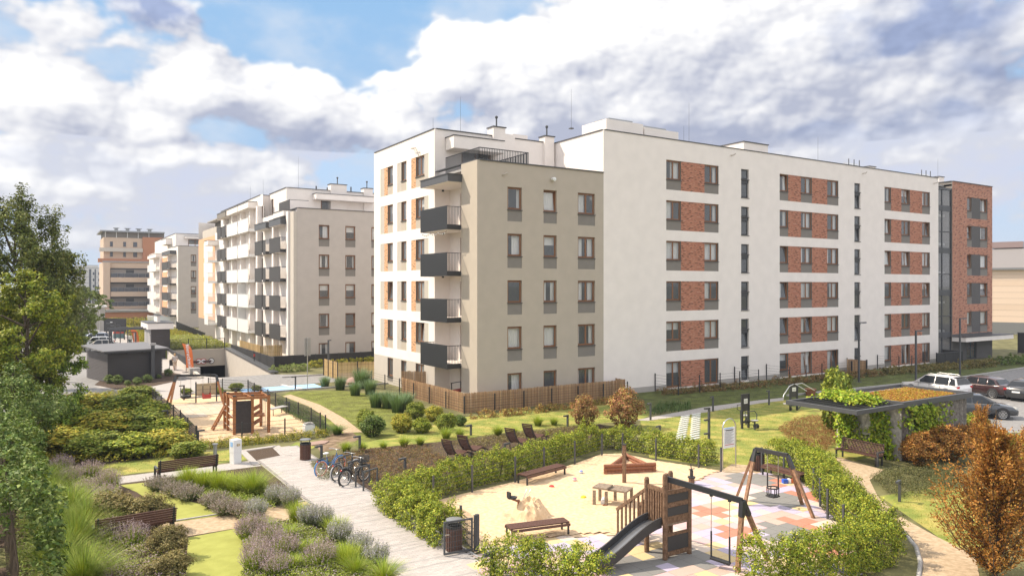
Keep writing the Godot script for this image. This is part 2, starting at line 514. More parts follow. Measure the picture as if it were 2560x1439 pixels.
# ---------- walls with real openings ----------
func wall(par: Node,called: String,o: Vector3,u: Vector3,w: float,h: float,holes: Array,m: Material,deep := 0.22) -> MeshInstance3D:
	var nn := u.cross(Vector3.UP)
	var us := [0.0,w]
	var vs := [0.0,h]
	for q: Rect2 in holes:
		us.append_array([q.position.x,q.end.x])
		vs.append_array([q.position.y,q.end.y])
	us.sort()
	vs.sort()
	var clean := func(l: Array) -> Array:
		var k := []
		for x in l:
			if k.is_empty() or x - k[-1] > 0.004:
				k.append(x)
		return k
	us = clean.call(us)
	vs = clean.call(vs)
	var open := []
	for j in vs.size() - 1:
		var row := []
		for i in us.size() - 1:
			var p := Vector2((us[i] + us[i + 1]) * 0.5,(vs[j] + vs[j + 1]) * 0.5)
			row.append(holes.any(func(q): return q.has_point(p)))
		open.append(row)
	var b := MB.new()
	var at := func(x: float,y: float,z: float) -> Vector3: return o + u * x + Vector3.UP * y + nn * z
	for j in vs.size() - 1:
		var i := 0
		while i < us.size() - 1:
			if not open[j][i]:
				var k := i
				while k < us.size() - 1 and not open[j][k]:
					k += 1
				b.quad(at.call(us[i],vs[j],0.0),at.call(us[k],vs[j],0.0),at.call(us[k],vs[j + 1],0.0),at.call(us[i],vs[j + 1],0.0))
				i = k
				continue
			var x0: float = us[i]
			var x1: float = us[i + 1]
			var y0: float = vs[j]
			var y1: float = vs[j + 1]
			if i == 0 or not open[j][i - 1]:
				b.quad(at.call(x0,y0,0.0),at.call(x0,y0,-deep),at.call(x0,y1,-deep),at.call(x0,y1,0.0))
			if i == us.size() - 2 or not open[j][i + 1]:
				b.quad(at.call(x1,y0,-deep),at.call(x1,y0,0.0),at.call(x1,y1,0.0),at.call(x1,y1,-deep))
			if j == 0 or not open[j - 1][i]:
				b.quad(at.call(x0,y0,-deep),at.call(x0,y0,0.0),at.call(x1,y0,0.0),at.call(x1,y0,-deep))
			if j == vs.size() - 2 or not open[j + 1][i]:
				b.quad(at.call(x0,y1,0.0),at.call(x0,y1,-deep),at.call(x1,y1,-deep),at.call(x1,y1,0.0))
			i += 1
	return obj(called,b,m,par)

func panel(par: Node,called: String,o: Vector3,u: Vector3,x0: float,y0: float,x1: float,y1: float,m: Material,z := -0.02) -> void:
	var nn := u.cross(Vector3.UP)
	var b := MB.new()
	var p := func(x: float,y: float) -> Vector3: return o + u * x + Vector3.UP * y + nn * z
	b.quad(p.call(x0,y0),p.call(x1,y0),p.call(x1,y1),p.call(x0,y1))
	obj(called,b,m,par)

var win_cache := {}

func window_at(par: Node,o: Vector3,u: Vector3,x: float,y: float,w: float,h: float,sashes: int,opt := {}) -> void:
	# one window: frame (with its sashes), reveal, panes, curtain and sill; its own axes: x to the right, y up, z out of the wall
	var nn := u.cross(Vector3.UP)
	var frame: String = opt.get("frame", "window_wood")
	var style: int = opt.get("style", R.randi() % 8)
	var tilt: bool = opt.get("tilt", R.randf() < 0.3) and sashes < 3
	var rail: float = opt.get("rail", 0.0)
	var key := "%.2f %.2f %d %s %s %.2f" % [w,h,sashes,frame,tilt,rail]
	var root := MeshInstance3D.new()
	root.name = opt.get("name", "window")
	par.add_child(root,true)
	root.transform = Transform3D(Basis(u,Vector3.UP,nn),o + u * x + Vector3.UP * y)
	if not win_cache.has(key):
		var f := MB.new()
		var g := MB.new()
		var zf := -0.18
		var t := 0.065
		f.bx(0,0,zf - 0.04,t,h,zf + 0.03)
		f.bx(w - t,0,zf - 0.04,w,h,zf + 0.03)
		f.bx(t,0,zf - 0.04,w - t,t,zf + 0.03)
		f.bx(t,h - t,zf - 0.04,w - t,h,zf + 0.03)
		var sw := (w - 2.0 * t) / sashes
		for k in sashes:
			var x0 := t + k * sw + 0.004
			var x1 := t + (k + 1) * sw - 0.004
			var lean := Basis()
			if tilt and k == sashes - 1:
				lean = Basis(Vector3.RIGHT,-0.13)
			var tr := Transform3D(lean,Vector3(0,t,zf + 0.035))
			var s := 0.06
			var hh := h - 2.0 * t
			var bb := func(a: float,c: float,d: float,e: float) -> void: f.box(tr * Vector3((a + d) * 0.5,(c + e) * 0.5,0),Vector3(d - a,e - c,0.05),lean)
			bb.call(x0,0.0,x0 + s,hh)
			bb.call(x1 - s,0.0,x1,hh)
			bb.call(x0 + s,0.0,x1 - s,s)
			bb.call(x0 + s,hh - s,x1 - s,hh)
			if rail > 0.0:
				bb.call(x0 + s,rail,x1 - s,rail + s)
			g.quad(tr * Vector3(x0 + s,s,0),tr * Vector3(x1 - s,s,0),tr * Vector3(x1 - s,hh - s,0),tr * Vector3(x0 + s,hh - s,0))
		win_cache[key] = [f.mesh(),g.mesh()]
	root.mesh = win_cache[key][0]
	root.material_override = M[frame]
	obj("pane", win_cache[key][1],M["glass"],root)
	if opt.has("reveal"):
		var rk := "r %.2f %.2f" % [w,h]
		if not win_cache.has(rk):
			var b := MB.new()
			var z0 := -0.021
			var z1 := -0.225
			var i := 0.003
			b.quad(Vector3(i,0,z0),Vector3(i,0,z1),Vector3(i,h,z1),Vector3(i,h,z0))
			b.quad(Vector3(w - i,0,z1),Vector3(w - i,0,z0),Vector3(w - i,h,z0),Vector3(w - i,h,z1))
			win_cache[rk] = b.mesh()
		obj("reveal", win_cache[rk],M[opt.reveal],root)
	if style > 0:
		var ck := "c %.2f %.2f %d" % [w,h,style]
		if not win_cache.has(ck):
			win_cache[ck] = curtain_mesh(w,h,style)
		obj("blind" if style == 7 else "curtain", win_cache[ck],M["curtain_grey" if style == 6 else "curtain"],root)
	if not opt.get("door", false):
		var sk := "s %.2f" % w
		if not win_cache.has(sk):
			win_cache[sk] = MB.new().bx(-0.03,-0.055,-0.2,w + 0.03,-0.004,0.05).mesh()
		obj("sill", win_cache[sk],M["sill_metal"],root)

func curtain_mesh(w: float,h: float,style: int) -> ArrayMesh:
	var b := MB.new()
	var spans := [[0.02,w - 0.02]]
	var foot := 0.03
	match style:
		2: spans = [[0.02,w * 0.36],[w * 0.7,w - 0.02]]
		3: spans = [[w * 0.45,w - 0.02]]
		4: spans = [[0.02,w * 0.5]]
		5: spans = [[0.02,w * 0.22],[w * 0.78,w - 0.02]]
		6: spans = [[0.02,w * 0.4]]
		7: foot = h * 0.55
	for s in spans:
		var k := maxi(4,int((s[1] - s[0]) / 0.05))
		var p := []
		for i in k + 1:
			var t := float(i) / k
			p.append(Vector3(lerpf(s[0],s[1],t),0,-0.34 + (0.028 * sin(i * 2.1) + 0.012 * sin(i * 5.3) if style != 7 else 0.0)))
		for i in k:
			b.quad(p[i] + Vector3(0,foot,0),p[i + 1] + Vector3(0,foot,0),p[i + 1] + Vector3(0,h - 0.02,0),p[i] + Vector3(0,h - 0.02,0))
	return b.mesh()

func cap_line(par: Node,pts: Array,y: float,w := 0.36) -> void:
	var b := MB.new()
	for i in pts.size() - 1:
		b.bar(Vector3(pts[i].x,y + 0.03,pts[i].y),Vector3(pts[i + 1].x,y + 0.03,pts[i + 1].y),w,0.07)
	obj("roof_cap", b,M["cap"],par)

# a balcony that stands out from a wall facing -x: solid screen on its outer side, bars on the ends
func balcony(par: Node,x0: float,x1: float,z0: float,z1: float,floor_y: float,rail_h: float,look: String,ribs := false,gap := 0.0) -> void:
	var slab := MB.new()
	slab.bx(x0 + 0.03,floor_y - 0.2,z0 + 0.03,x1,floor_y,z1 - 0.03)
	var s := obj("balcony", slab,M["plaster_white"],par)
	var screen := MB.new()
	var yb := floor_y - 0.24
	if ribs:
		var z := z0
		while z < z1 - 0.03:
			screen.bx(x0 - 0.012,yb,z,x0 + 0.012,floor_y + rail_h,z + 0.07)
			z += 0.105
		screen.bx(x0 + 0.013,floor_y + rail_h - 0.3,z0,x0 + 0.03,floor_y + rail_h - 0.26,z1)
		screen.bx(x0 + 0.013,yb + 0.1,z0,x0 + 0.02,floor_y + rail_h - 0.35,z1)
	elif gap > 0.0:
		screen.bx(x0,yb,z0,x0 + 0.03,floor_y + rail_h,z0 + gap)
		screen.bx(x0,yb,z0 + gap + 0.45,x0 + 0.03,floor_y + rail_h,z1)
		for i in 4:
			screen.bx(x0,floor_y,z0 + gap + 0.09 * (i + 1),x0 + 0.02,floor_y + rail_h,z0 + gap + 0.09 * (i + 1) + 0.02)
	else:
		screen.bx(x0,yb,z0,x0 + 0.03,floor_y + rail_h,z1)
	obj("screen", screen,M[look],s)
	var bars := MB.new()
	for zz in [z0 + 0.015,z1 - 0.015]:
		var x := x0 + 0.1
		while x < x1:
			bars.bx(x,floor_y,zz - 0.01,x + 0.022,floor_y + rail_h,zz + 0.01)
			x += 0.115
		bars.bx(x0,floor_y + rail_h - 0.02,zz - 0.02,x1,floor_y + rail_h + 0.02,zz + 0.02)
		bars.bx(x0 + 0.03,yb,zz - 0.013,x1,floor_y + 0.1,zz + 0.013)
	bars.bx(x0 - 0.02,floor_y + rail_h + 0.002,z0,x0 + 0.045,floor_y + rail_h + 0.04,z1)
	obj("railing", bars,M[look],s)

func canopy(par: Node,x0: float,x1: float,z0: float,z1: float,y0: float,y1: float,face: String,under: String) -> void:
	var c := obj("canopy", MB.new().bx(x0,y0 + 0.02,z0,x1,y1,z1),M[face],par)
	obj("soffit", MB.new().bx(x0 + 0.02,y0,z0 + 0.02,x1,y0 + 0.018,z1 - 0.02),M[under],c)
	obj("edge_cap", MB.new().bx(x0 - 0.05,y1 + 0.002,z0 - 0.05,x1,y1 + 0.06,z1 + 0.05),M["cap"],c)

func chimney(par: Node,x0: float,z0: float,x1: float,z1: float,y0: float,y1: float,pipes := 1) -> void:
	var c := obj("chimney", MB.new().bx(x0,y0,z0,x1,y1,z1),M["plaster_white"],par)
	obj("chimney_cap", MB.new().bx(x0 - 0.07,y1,z0 - 0.07,x1 + 0.07,y1 + 0.08,z1 + 0.07),M["cap"],c)
	for i in pipes:
		var p := Vector3(lerpf(x0,x1,(i + 0.5) / pipes),y1 + 0.08,(z0 + z1) * 0.5)
		obj("vent_pipe", MB.new().tube([p,p + Vector3(0,0.7,0)],0.06,8).lathe([[0.09,0.7],[0.12,0.74],[0.12,0.84],[0.05,0.9]],8,p),M["mid_metal"],c)

func mast(par: Node,x: float,z: float,y: float,h: float) -> void:
	obj("lightning_rod", MB.new().tube([Vector3(x,y,z),Vector3(x,y + h * 0.5,z),Vector3(x,y + h,z)],0.014,5,0.008).box(Vector3(x,y + 0.04,z),Vector3(0.3,0.08,0.3)),M["mid_metal"],par)

# ---------- the near white and taupe apartment block ----------
func block_near() -> void:
	var b := thing("apartment_block", "nearest long six storey block, white with a taupe five storey corner", "apartment building", Vector3(24.02,0,-42.4))
	b.position = Vector3()
	var tops := [17.9,14.75,11.6,8.45,5.32,2.18]
	var ux := Vector3(1,0,0)
	var uz := Vector3(0,0,1)
	# long white front
	var o := Vector3(34.65,0,-42.4)
	var holes := []
	var wins := []
	var panels := []
	for r in 6:
		var t: float = tops[r]
		var base := r == 5
		var lo := 0.12 if base else t - 2.32
		for w in [[40.9,42.5,2,1],[45.12,46.74,2,1],[54.4,55.57,1,0],[57.34,58.9,2,1],[61.15,62.81,2,1],[70.26,71.41,1,0],[73.24,74.76,2,1],[77.05,78.5,2,1]]:
			var door: bool = base and w[3] == 1
			var foot := lo if door else t - 1.52
			holes.append(Rect2(w[0] - 34.65,lo,w[1] - w[0],t - lo))
			wins.append([w[0] - 34.65,foot,w[1] - w[0],t - foot,w[2], {"reveal": "plaster_grey", "door": door}])
			if not door:
				panels.append(["spandrel_panel", w[0] - 34.65,lo,w[1] - 34.65,foot, "plaster_grey"])
		for p in [[42.5,45.12],[55.57,57.34],[58.9,61.15],[71.41,73.24],[74.76,77.05]]:
			holes.append(Rect2(p[0] - 34.65,lo,p[1] - p[0],t - lo))
			panels.append(["brick_panel", p[0] - 34.65,lo,p[1] - 34.65,t, "brick_red"])
		for s in [[49.45,50.42],[65.3,66.26]]:
			var foot := 0.15 if base else t - 2.4
			holes.append(Rect2(s[0] - 34.65,foot,s[1] - s[0],t - foot))
			wins.append([s[0] - 34.65,foot,s[1] - s[0],1.25 if not base else 0.95,1, {"frame": "window_dark", "style": 0, "name": "stair_window", "door": base}])
			wins.append([s[0] - 34.65,foot + (1.55 if not base else 1.25),s[1] - s[0],t - foot - (1.55 if not base else 1.25),1, {"frame": "window_dark", "style": 0, "name": "stair_window", "tilt": false}])
			panels.append(["dark_panel", s[0] - 34.65,foot + (1.25 if not base else 0.95),s[1] - 34.65,foot + (1.5 if not base else 1.2), "window_dark", -0.08])
	wall(b, "white_wall", o,ux,80.13 - 34.65,19.5,holes,M["plaster_white"])
	for w in wins:
		window_at(b,o,ux,w[0],w[1],w[2],w[3],w[4],w[5])
	for p in panels:
		panel(b,p[0],o,ux,p[1],p[2],p[3],p[4],M[p[5]],p[6] if p.size() > 6 else -0.02)
	obj("plinth", MB.new().bx(34.6,0,-42.5,40.9,0.42,-42.37).bx(46.74,0,-42.5,49.45,0.42,-42.37).bx(50.42,0,-42.5,54.4,0.42,-42.37).bx(62.81,0,-42.5,65.3,0.42,-42.37).bx(66.26,0,-42.5,70.26,0.42,-42.37).bx(78.5,0,-42.5,80.13,0.42,-42.37),M["plinth"],b)
	# taupe corner: front and side
	o = Vector3(24.02,0,-42.4)
	holes = []
	wins = []
	panels = []
	for r in range(1,6):
		var t: float = tops[r]
		var base := r == 5
		var lo := 0.3 if base else t - 2.32
		for w in [[26.36,27.53,1],[29.31,30.44,1],[32.3,33.86,2]]:
			var foot := lo if base else t - 1.52
			holes.append(Rect2(w[0] - 24.02,lo,w[1] - w[0],t - lo))
			wins.append([w[0] - 24.02,foot,w[1] - w[0],t - foot,w[2]])
			if not base:
				panels.append([w[0] - 24.02,lo,w[1] - 24.02,foot])
	wall(b, "taupe_wall", o,ux,34.65 - 24.02,16.35,holes,M["plaster_taupe"])
	for w in wins:
		window_at(b,o,ux,w[0],w[1],w[2],w[3],w[4], {"tilt": w[4] == 1 and w[1] > 12.0 and w[0] > 4.0})
	for p in panels:
		panel(b, "spandrel_panel", o,ux,p[0],p[1],p[2],p[3],M["plaster_grey"])
	wall(b, "taupe_wall", Vector3(24.02,0,-44.6),uz,2.2,16.35,[],M["plaster_taupe"])
	# recess with the balcony doors
	var doors := []
	for r in range(1,6):
		doors.append(Rect2(1.6,tops[r] - 2.5 if r < 5 else 0.1,2.05,2.45 if r < 5 else 2.1))
	wall(b, "recess_wall", Vector3(25.25,0,-48.67),uz,4.07,16.35,doors,M["plaster_white"])
	for q in doors:
		window_at(b,Vector3(25.25,0,-48.67),uz,q.position.x,q.position.y,q.size.x,q.size.y,2, {"door": true, "name": "balcony_door", "tilt": false})
	wall(b, "recess_wall", Vector3(24.02,0,-48.67),ux,1.23,16.35,[],M["plaster_white"])
	wall(b, "recess_wall", Vector3(25.25,0,-44.6),-ux,1.23,16.35,[],M["plaster_taupe"])
	obj("recess_ceiling", MB.new().bx(24.02,15.1,-48.67,25.25,15.3,-44.6),M["plaster_white"],b)
	for r in range(1,5):
		balcony(b,22.93,24.02,-48.75,-44.62,tops[r] - 2.62,1.32, "dark_metal", true)
		obj("recess_floor", MB.new().bx(24.02,tops[r] - 2.82,-48.67,25.25,tops[r] - 2.62,-44.6),M["plaster_white"],b)
		obj("wall_lamp", MB.new().bx(24.6,tops[r] + 0.22,-48.67,24.72,tops[r] + 0.34,-48.55),M["dark_metal"],b)
	canopy(b,22.94,24.02,-48.8,-44.5,15.1,15.6, "mid_metal", "plaster_white")
	# white end wall with its brick strips
	o = Vector3(24.02,0,-60.39)
	holes = []
	wins = []
	panels = []
	for r in 6:
		var t: float = tops[r]
		var base := r == 5
		var lo := 0.25 if base else t - 2.32
		for w in [[-57.44,-56.32],[-54.68,-53.64],[-51.95,-50.45]]:
			var x: float = w[0] + 60.39
			holes.append(Rect2(x,lo,w[1] - w[0],t - lo))
			wins.append([x,t - 1.52,w[1] - w[0],1.52,1 if w[1] - w[0] < 1.3 else 2])
			panels.append(["spandrel_panel", x,lo,x + w[1] - w[0],t - 1.52, "plaster_grey" if base else "plaster_taupe"])
		if not base:
			for p in [[-58.95,-58.17, "plaster_strip"],[-58.17,-57.44, "brick_pale"],[-55.43,-54.68, "plaster_strip"],[-52.74,-51.95, "brick_pale"],[-50.45,-49.7, "plaster_strip"]]:
				holes.append(Rect2(p[0] + 60.39,lo,p[1] - p[0],t - lo))
				panels.append(["brick_strip" if p[2] == "brick_pale" else "painted_strip", p[0] + 60.39,lo,p[1] + 60.39,t,p[2]])
	var upper := holes.filter(func(q): return q.position.y > 2.26)
	for i in upper.size():
		upper[i] = Rect2(upper[i].position - Vector2(0,2.26),upper[i].size)
	wall(b, "white_wall", o + Vector3(0,2.26,0),uz,11.72,17.24,upper,M["plaster_white"])
	wall(b, "ground_floor_wall", o,uz,11.72,2.26,holes.filter(func(q): return q.position.y < 2.2),M["plaster_beige"])
	for w in wins:
		window_at(b,o,uz,w[0],w[1],w[2],w[3],w[4], {"reveal": "plaster_grey"})
	for p in panels:
		panel(b,p[0],o,uz,p[1],p[2],p[3],p[4],M[p[5]])
	# top storey behind the corner terrace
	o = Vector3(24.02,16.35,-48.67)
	wall(b, "terrace_wall", o,ux,10.63,3.15,[Rect2(2.2,0.1,2.6,1.9)],M["plaster_white"])
	window_at(b,o,ux,2.2,0.1,2.6,1.9,2, {"door": true, "name": "terrace_door", "tilt": false, "style": 0})
	wall(b, "white_wall", Vector3(34.65,16.3,-48.67),uz,6.27,3.2,[],M["plaster_white"])
	obj("terrace_floor", MB.new().bx(24.1,15.9,-48.67,34.65,16.05,-42.5),M["concrete"],b)
	cap_line(b,[v2(24.2,-48.6),v2(24.2,-42.5),v2(34.64,-42.5)],16.35)
	canopy(b,24.9,29.2,-48.6,-47.35,18.0,18.9, "plaster_white", "plaster_white")
	var rail := MB.new()
	var q := [Vector3(24.75,16.05,-48.3),Vector3(24.75,16.05,-43.4),Vector3(28.7,16.05,-43.4),Vector3(28.7,16.05,-47.9)]
	for i in 3:
		var a: Vector3 = q[i]
		var d: Vector3 = q[i + 1] - a
		var k := int(d.length() / 0.13)
		for j in k + 1:
			rail.box(a + d * (float(j) / k) + Vector3(0,0.68,0),Vector3(0.03,1.3,0.03))
		rail.bar(a + Vector3(0,1.34,0),a + d + Vector3(0,1.34,0),0.06,0.05)
		rail.bar(a + Vector3(0,0.12,0),a + d + Vector3(0,0.12,0),0.05,0.04)
	obj("terrace_railing", rail,M["dark_metal"],b)
	# the unseen sides, the roof and what stands on it
	wall(b, "rear_wall", Vector3(80.13,0,-60.39),-ux,56.11,19.5,[],M["plaster_white"])
	wall(b, "rear_wall", Vector3(80.13,0,-42.4),-uz,17.99,19.5,[],M["plaster_white"])
	obj("roof", MB.new().bx(34.7,19.0,-60.3,80.1,19.2,-42.45).bx(24.1,19.0,-60.3,34.7,19.2,-48.7),M["concrete"],b)
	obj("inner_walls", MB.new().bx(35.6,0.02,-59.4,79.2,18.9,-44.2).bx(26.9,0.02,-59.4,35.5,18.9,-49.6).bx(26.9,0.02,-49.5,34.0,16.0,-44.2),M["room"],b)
	cap_line(b,[v2(24.15,-60.3),v2(24.15,-48.79),v2(34.77,-48.79),v2(34.77,-42.53),v2(80.1,-42.53)],19.5)
	chimney(b,28.85,-49.3,29.9,-48.4,16.35,20.15,1)
	obj("chimney", MB.new().bx(29.9,16.4,-49.0,30.8,19.75,-48.45).bx(31.6,19.2,-51.0,33.0,20.2,-50.0),M["plaster_white"],b)
	chimney(b,33.6,-49.2,34.5,-48.4,16.35,19.95,1)
	mast(b,27.4,-51.0,19.2,3.6)
	mast(b,24.3,-49.5,19.2,1.3)
	mast(b,35.6,-47.6,20.6,3.2)
	mast(b,45.0,-44.0,19.2,4.0)
	mast(b,44.0,-43.6,19.2,1.9)
	mast(b,62.0,-44.0,19.2,3.0)
	var hatch := obj("roof_plant", MB.new().bx(35.9,19.2,-46.6,39.6,20.7,-43.6).bx(39.75,19.2,-46.4,43.4,20.5,-43.6),M["plaster_white"],b)
	obj("roof_plant_unit", MB.new().bx(37.0,20.75,-46.0,39.4,21.1,-44.6).bx(40.6,20.55,-46.0,43.0,20.9,-44.6).bx(36.2,20.72,-45.5,36.8,20.85,-44.5),M["grey_metal"],hatch)
	chimney(b,51.4,-46.5,54.6,-43.8,19.2,20.6,0)
	duct(b,68.6,-46.0)
	for s in [[26.0,-42.38,15.5],[48.2,-42.38,18.9],[66.6,-42.38,18.9],[79.2,-42.38,18.9]]:
		obj("overflow_spout", MB.new().tube([Vector3(s[0],s[2],s[1]),Vector3(s[0],s[2],s[1] + 0.3),Vector3(s[0] + 0.14,s[2] + 0.12,s[1] + 0.36)],0.05,6),M["plaster_beige"],b)
	obj("drain_pipe", MB.new().tube([Vector3(24.0,18.6,-52.2),Vector3(23.75,18.6,-52.2),Vector3(23.75,18.55,-51.4),Vector3(23.97,17.8,-51.2)],0.04,6),M["plaster_beige"],b)
	obj("outside_lamp", MB.new().lathe([[0.0,-0.16],[0.14,-0.12],[0.14,0.12],[0.05,0.2]],10,Vector3(30.05,15.5,-42.22),Basis(Vector3.RIGHT,-PI / 2)),M["white_paint"],b)

func duct(par: Node,x: float,z: float) -> void:
	var m := MB.new()
	m.tube([Vector3(x,19.2,z),Vector3(x,19.7,z),Vector3(x + 0.6,20.2,z),Vector3(x + 2.2,20.25,z),Vector3(x + 3.0,19.9,z),Vector3(x + 3.3,19.2,z)],0.5,12)
	var d := obj("air_duct", m,M["steel"],par)
	for i in 3:
		obj("strap", MB.new().bx(x + 0.4 + i * 0.9,19.2,z + 0.52,x + 0.47 + i * 0.9,21.0,z + 0.58),M["mid_metal"],d)
	chimney(par,x + 3.9,z - 0.4,x + 5.0,z + 0.6,19.2,20.5,0)

# ---------- the brick block with the glass stairwell ----------
func brick_block() -> void:
	var b := thing("brick_apartment_block", "red brick block with a tall glass stairwell at the right end of the white block", "apartment building")
	var ux := Vector3(1,0,0)
	var o := Vector3(82.93,0,-42.4)
	var w0 := 82.93
	var right := 91.54
	var holes := []
	for t in [17.9,14.75,11.6,8.45,5.3]:
		holes.append(Rect2(85.98 - w0,t - 2.34,90.46 - 85.98,2.34))
	wall(b, "brick_wall", o + Vector3(0,2.9,0),ux,right - w0,16.5,holes.map(func(q): return Rect2(q.position - Vector2(0,2.9),q.size)),M["brick_tower"])
	for q in holes:
		var a := 87.03 - w0
		var c := 88.90 - w0
		window_at(b,o,ux,q.position.x,q.position.y + 0.82,a - q.position.x,1.52,1, {"reveal": "plaster_grey"})
		window_at(b,o,ux,c,q.position.y + 0.82,q.end.x - c,1.52,1, {"reveal": "plaster_grey"})
		panel(b, "dark_panel", o,ux,a,q.position.y,c,q.end.y,M["plaster_grey_dark"])
		panel(b, "spandrel_panel", o,ux,q.position.x,q.position.y,a,q.position.y + 0.8,M["plaster_grey"])
		panel(b, "spandrel_panel", o,ux,c,q.position.y,q.end.x,q.position.y + 0.8,M["plaster_grey"])
	wall(b, "ground_floor_wall", o,ux,right - w0,2.9,[Rect2(3.0,0.05,2.1,2.2)],M["plaster_grey_dark"])
	window_at(b,o,ux,3.0,0.05,2.1,2.2,2, {"frame": "window_dark", "style": 0, "door": true, "name": "entrance_door", "tilt": false})
	wall(b, "side_wall", Vector3(right,0,-42.4),Vector3(0,0,-1),18.0,19.4,[],M["brick_tower"])
	wall(b, "side_wall", Vector3(w0,0,-44.0),Vector3(0,0,1),1.6,19.4,[],M["plaster_grey"])
	wall(b, "rear_wall", Vector3(right,0,-60.4),-ux,right - 80.13,19.4,[],M["plaster_white"])
	obj("roof", MB.new().bx(80.2,18.9,-60.3,right - 0.05,19.1,-43.3).bx(w0,18.9,-43.3,right - 0.05,19.1,-42.45),M["concrete"],b)
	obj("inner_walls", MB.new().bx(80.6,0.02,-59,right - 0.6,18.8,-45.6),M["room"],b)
	cap_line(b,[v2(w0 + 0.1,-46),v2(w0 + 0.1,-42.5),v2(right,-42.5),v2(right - 0.1,-60)],19.4)
	var c := obj("entrance_canopy", MB.new().bx(w0 - 0.2,2.15,-42.35,right + 1.6,2.62,-40.9),M["plaster_white"],b)
	obj("edge_cap", MB.new().bx(w0 - 0.25,2.622,-42.35,right + 1.65,2.68,-40.85),M["cap"],c)
	# glass stairwell: mullions and panes of its own
	var g := obj("stairwell_frame", MB.new().bx(80.15,0.3,-42.62,80.27,18.4,-42.5).bx(81.05,0.3,-42.62,81.15,18.4,-42.5).bx(w0 - 0.12,0.3,-42.62,w0 - 0.004,18.4,-42.5).bx(80.15,18.4,-43.4,w0,18.6,-42.45),M["window_dark"],b)
	for i in 8:
		var y := 0.3 + i * 2.26
		var hh := 2.26
		obj("transom", MB.new().bx(80.27,y,-42.6,w0 - 0.12,y + 0.1 + (0.5 if i % 2 else 0.0),-42.52),M["window_dark"],g)
		for s in [[80.27,81.05],[81.15,w0 - 0.12]]:
			var p := MB.new()
			p.quad(Vector3(s[0],y + 0.1,-42.56),Vector3(s[1],y + 0.1,-42.56),Vector3(s[1],y + hh,-42.56),Vector3(s[0],y + hh,-42.56))
			obj("glass_pane", p,M["glass"],g)
	obj("landing", MB.new().bx(80.3,3.1,-45.4,w0,3.35,-43.2).bx(80.3,6.2,-45.4,w0,6.45,-43.2).bx(80.3,9.4,-45.4,w0,9.65,-43.2).bx(80.3,12.5,-45.4,w0,12.75,-43.2).bx(80.3,15.6,-45.4,w0,15.85,-43.2),M["concrete"],b)
	duct(b,82.0,-46.0)
	mast(b,84.0,-44.5,19.1,3.2)


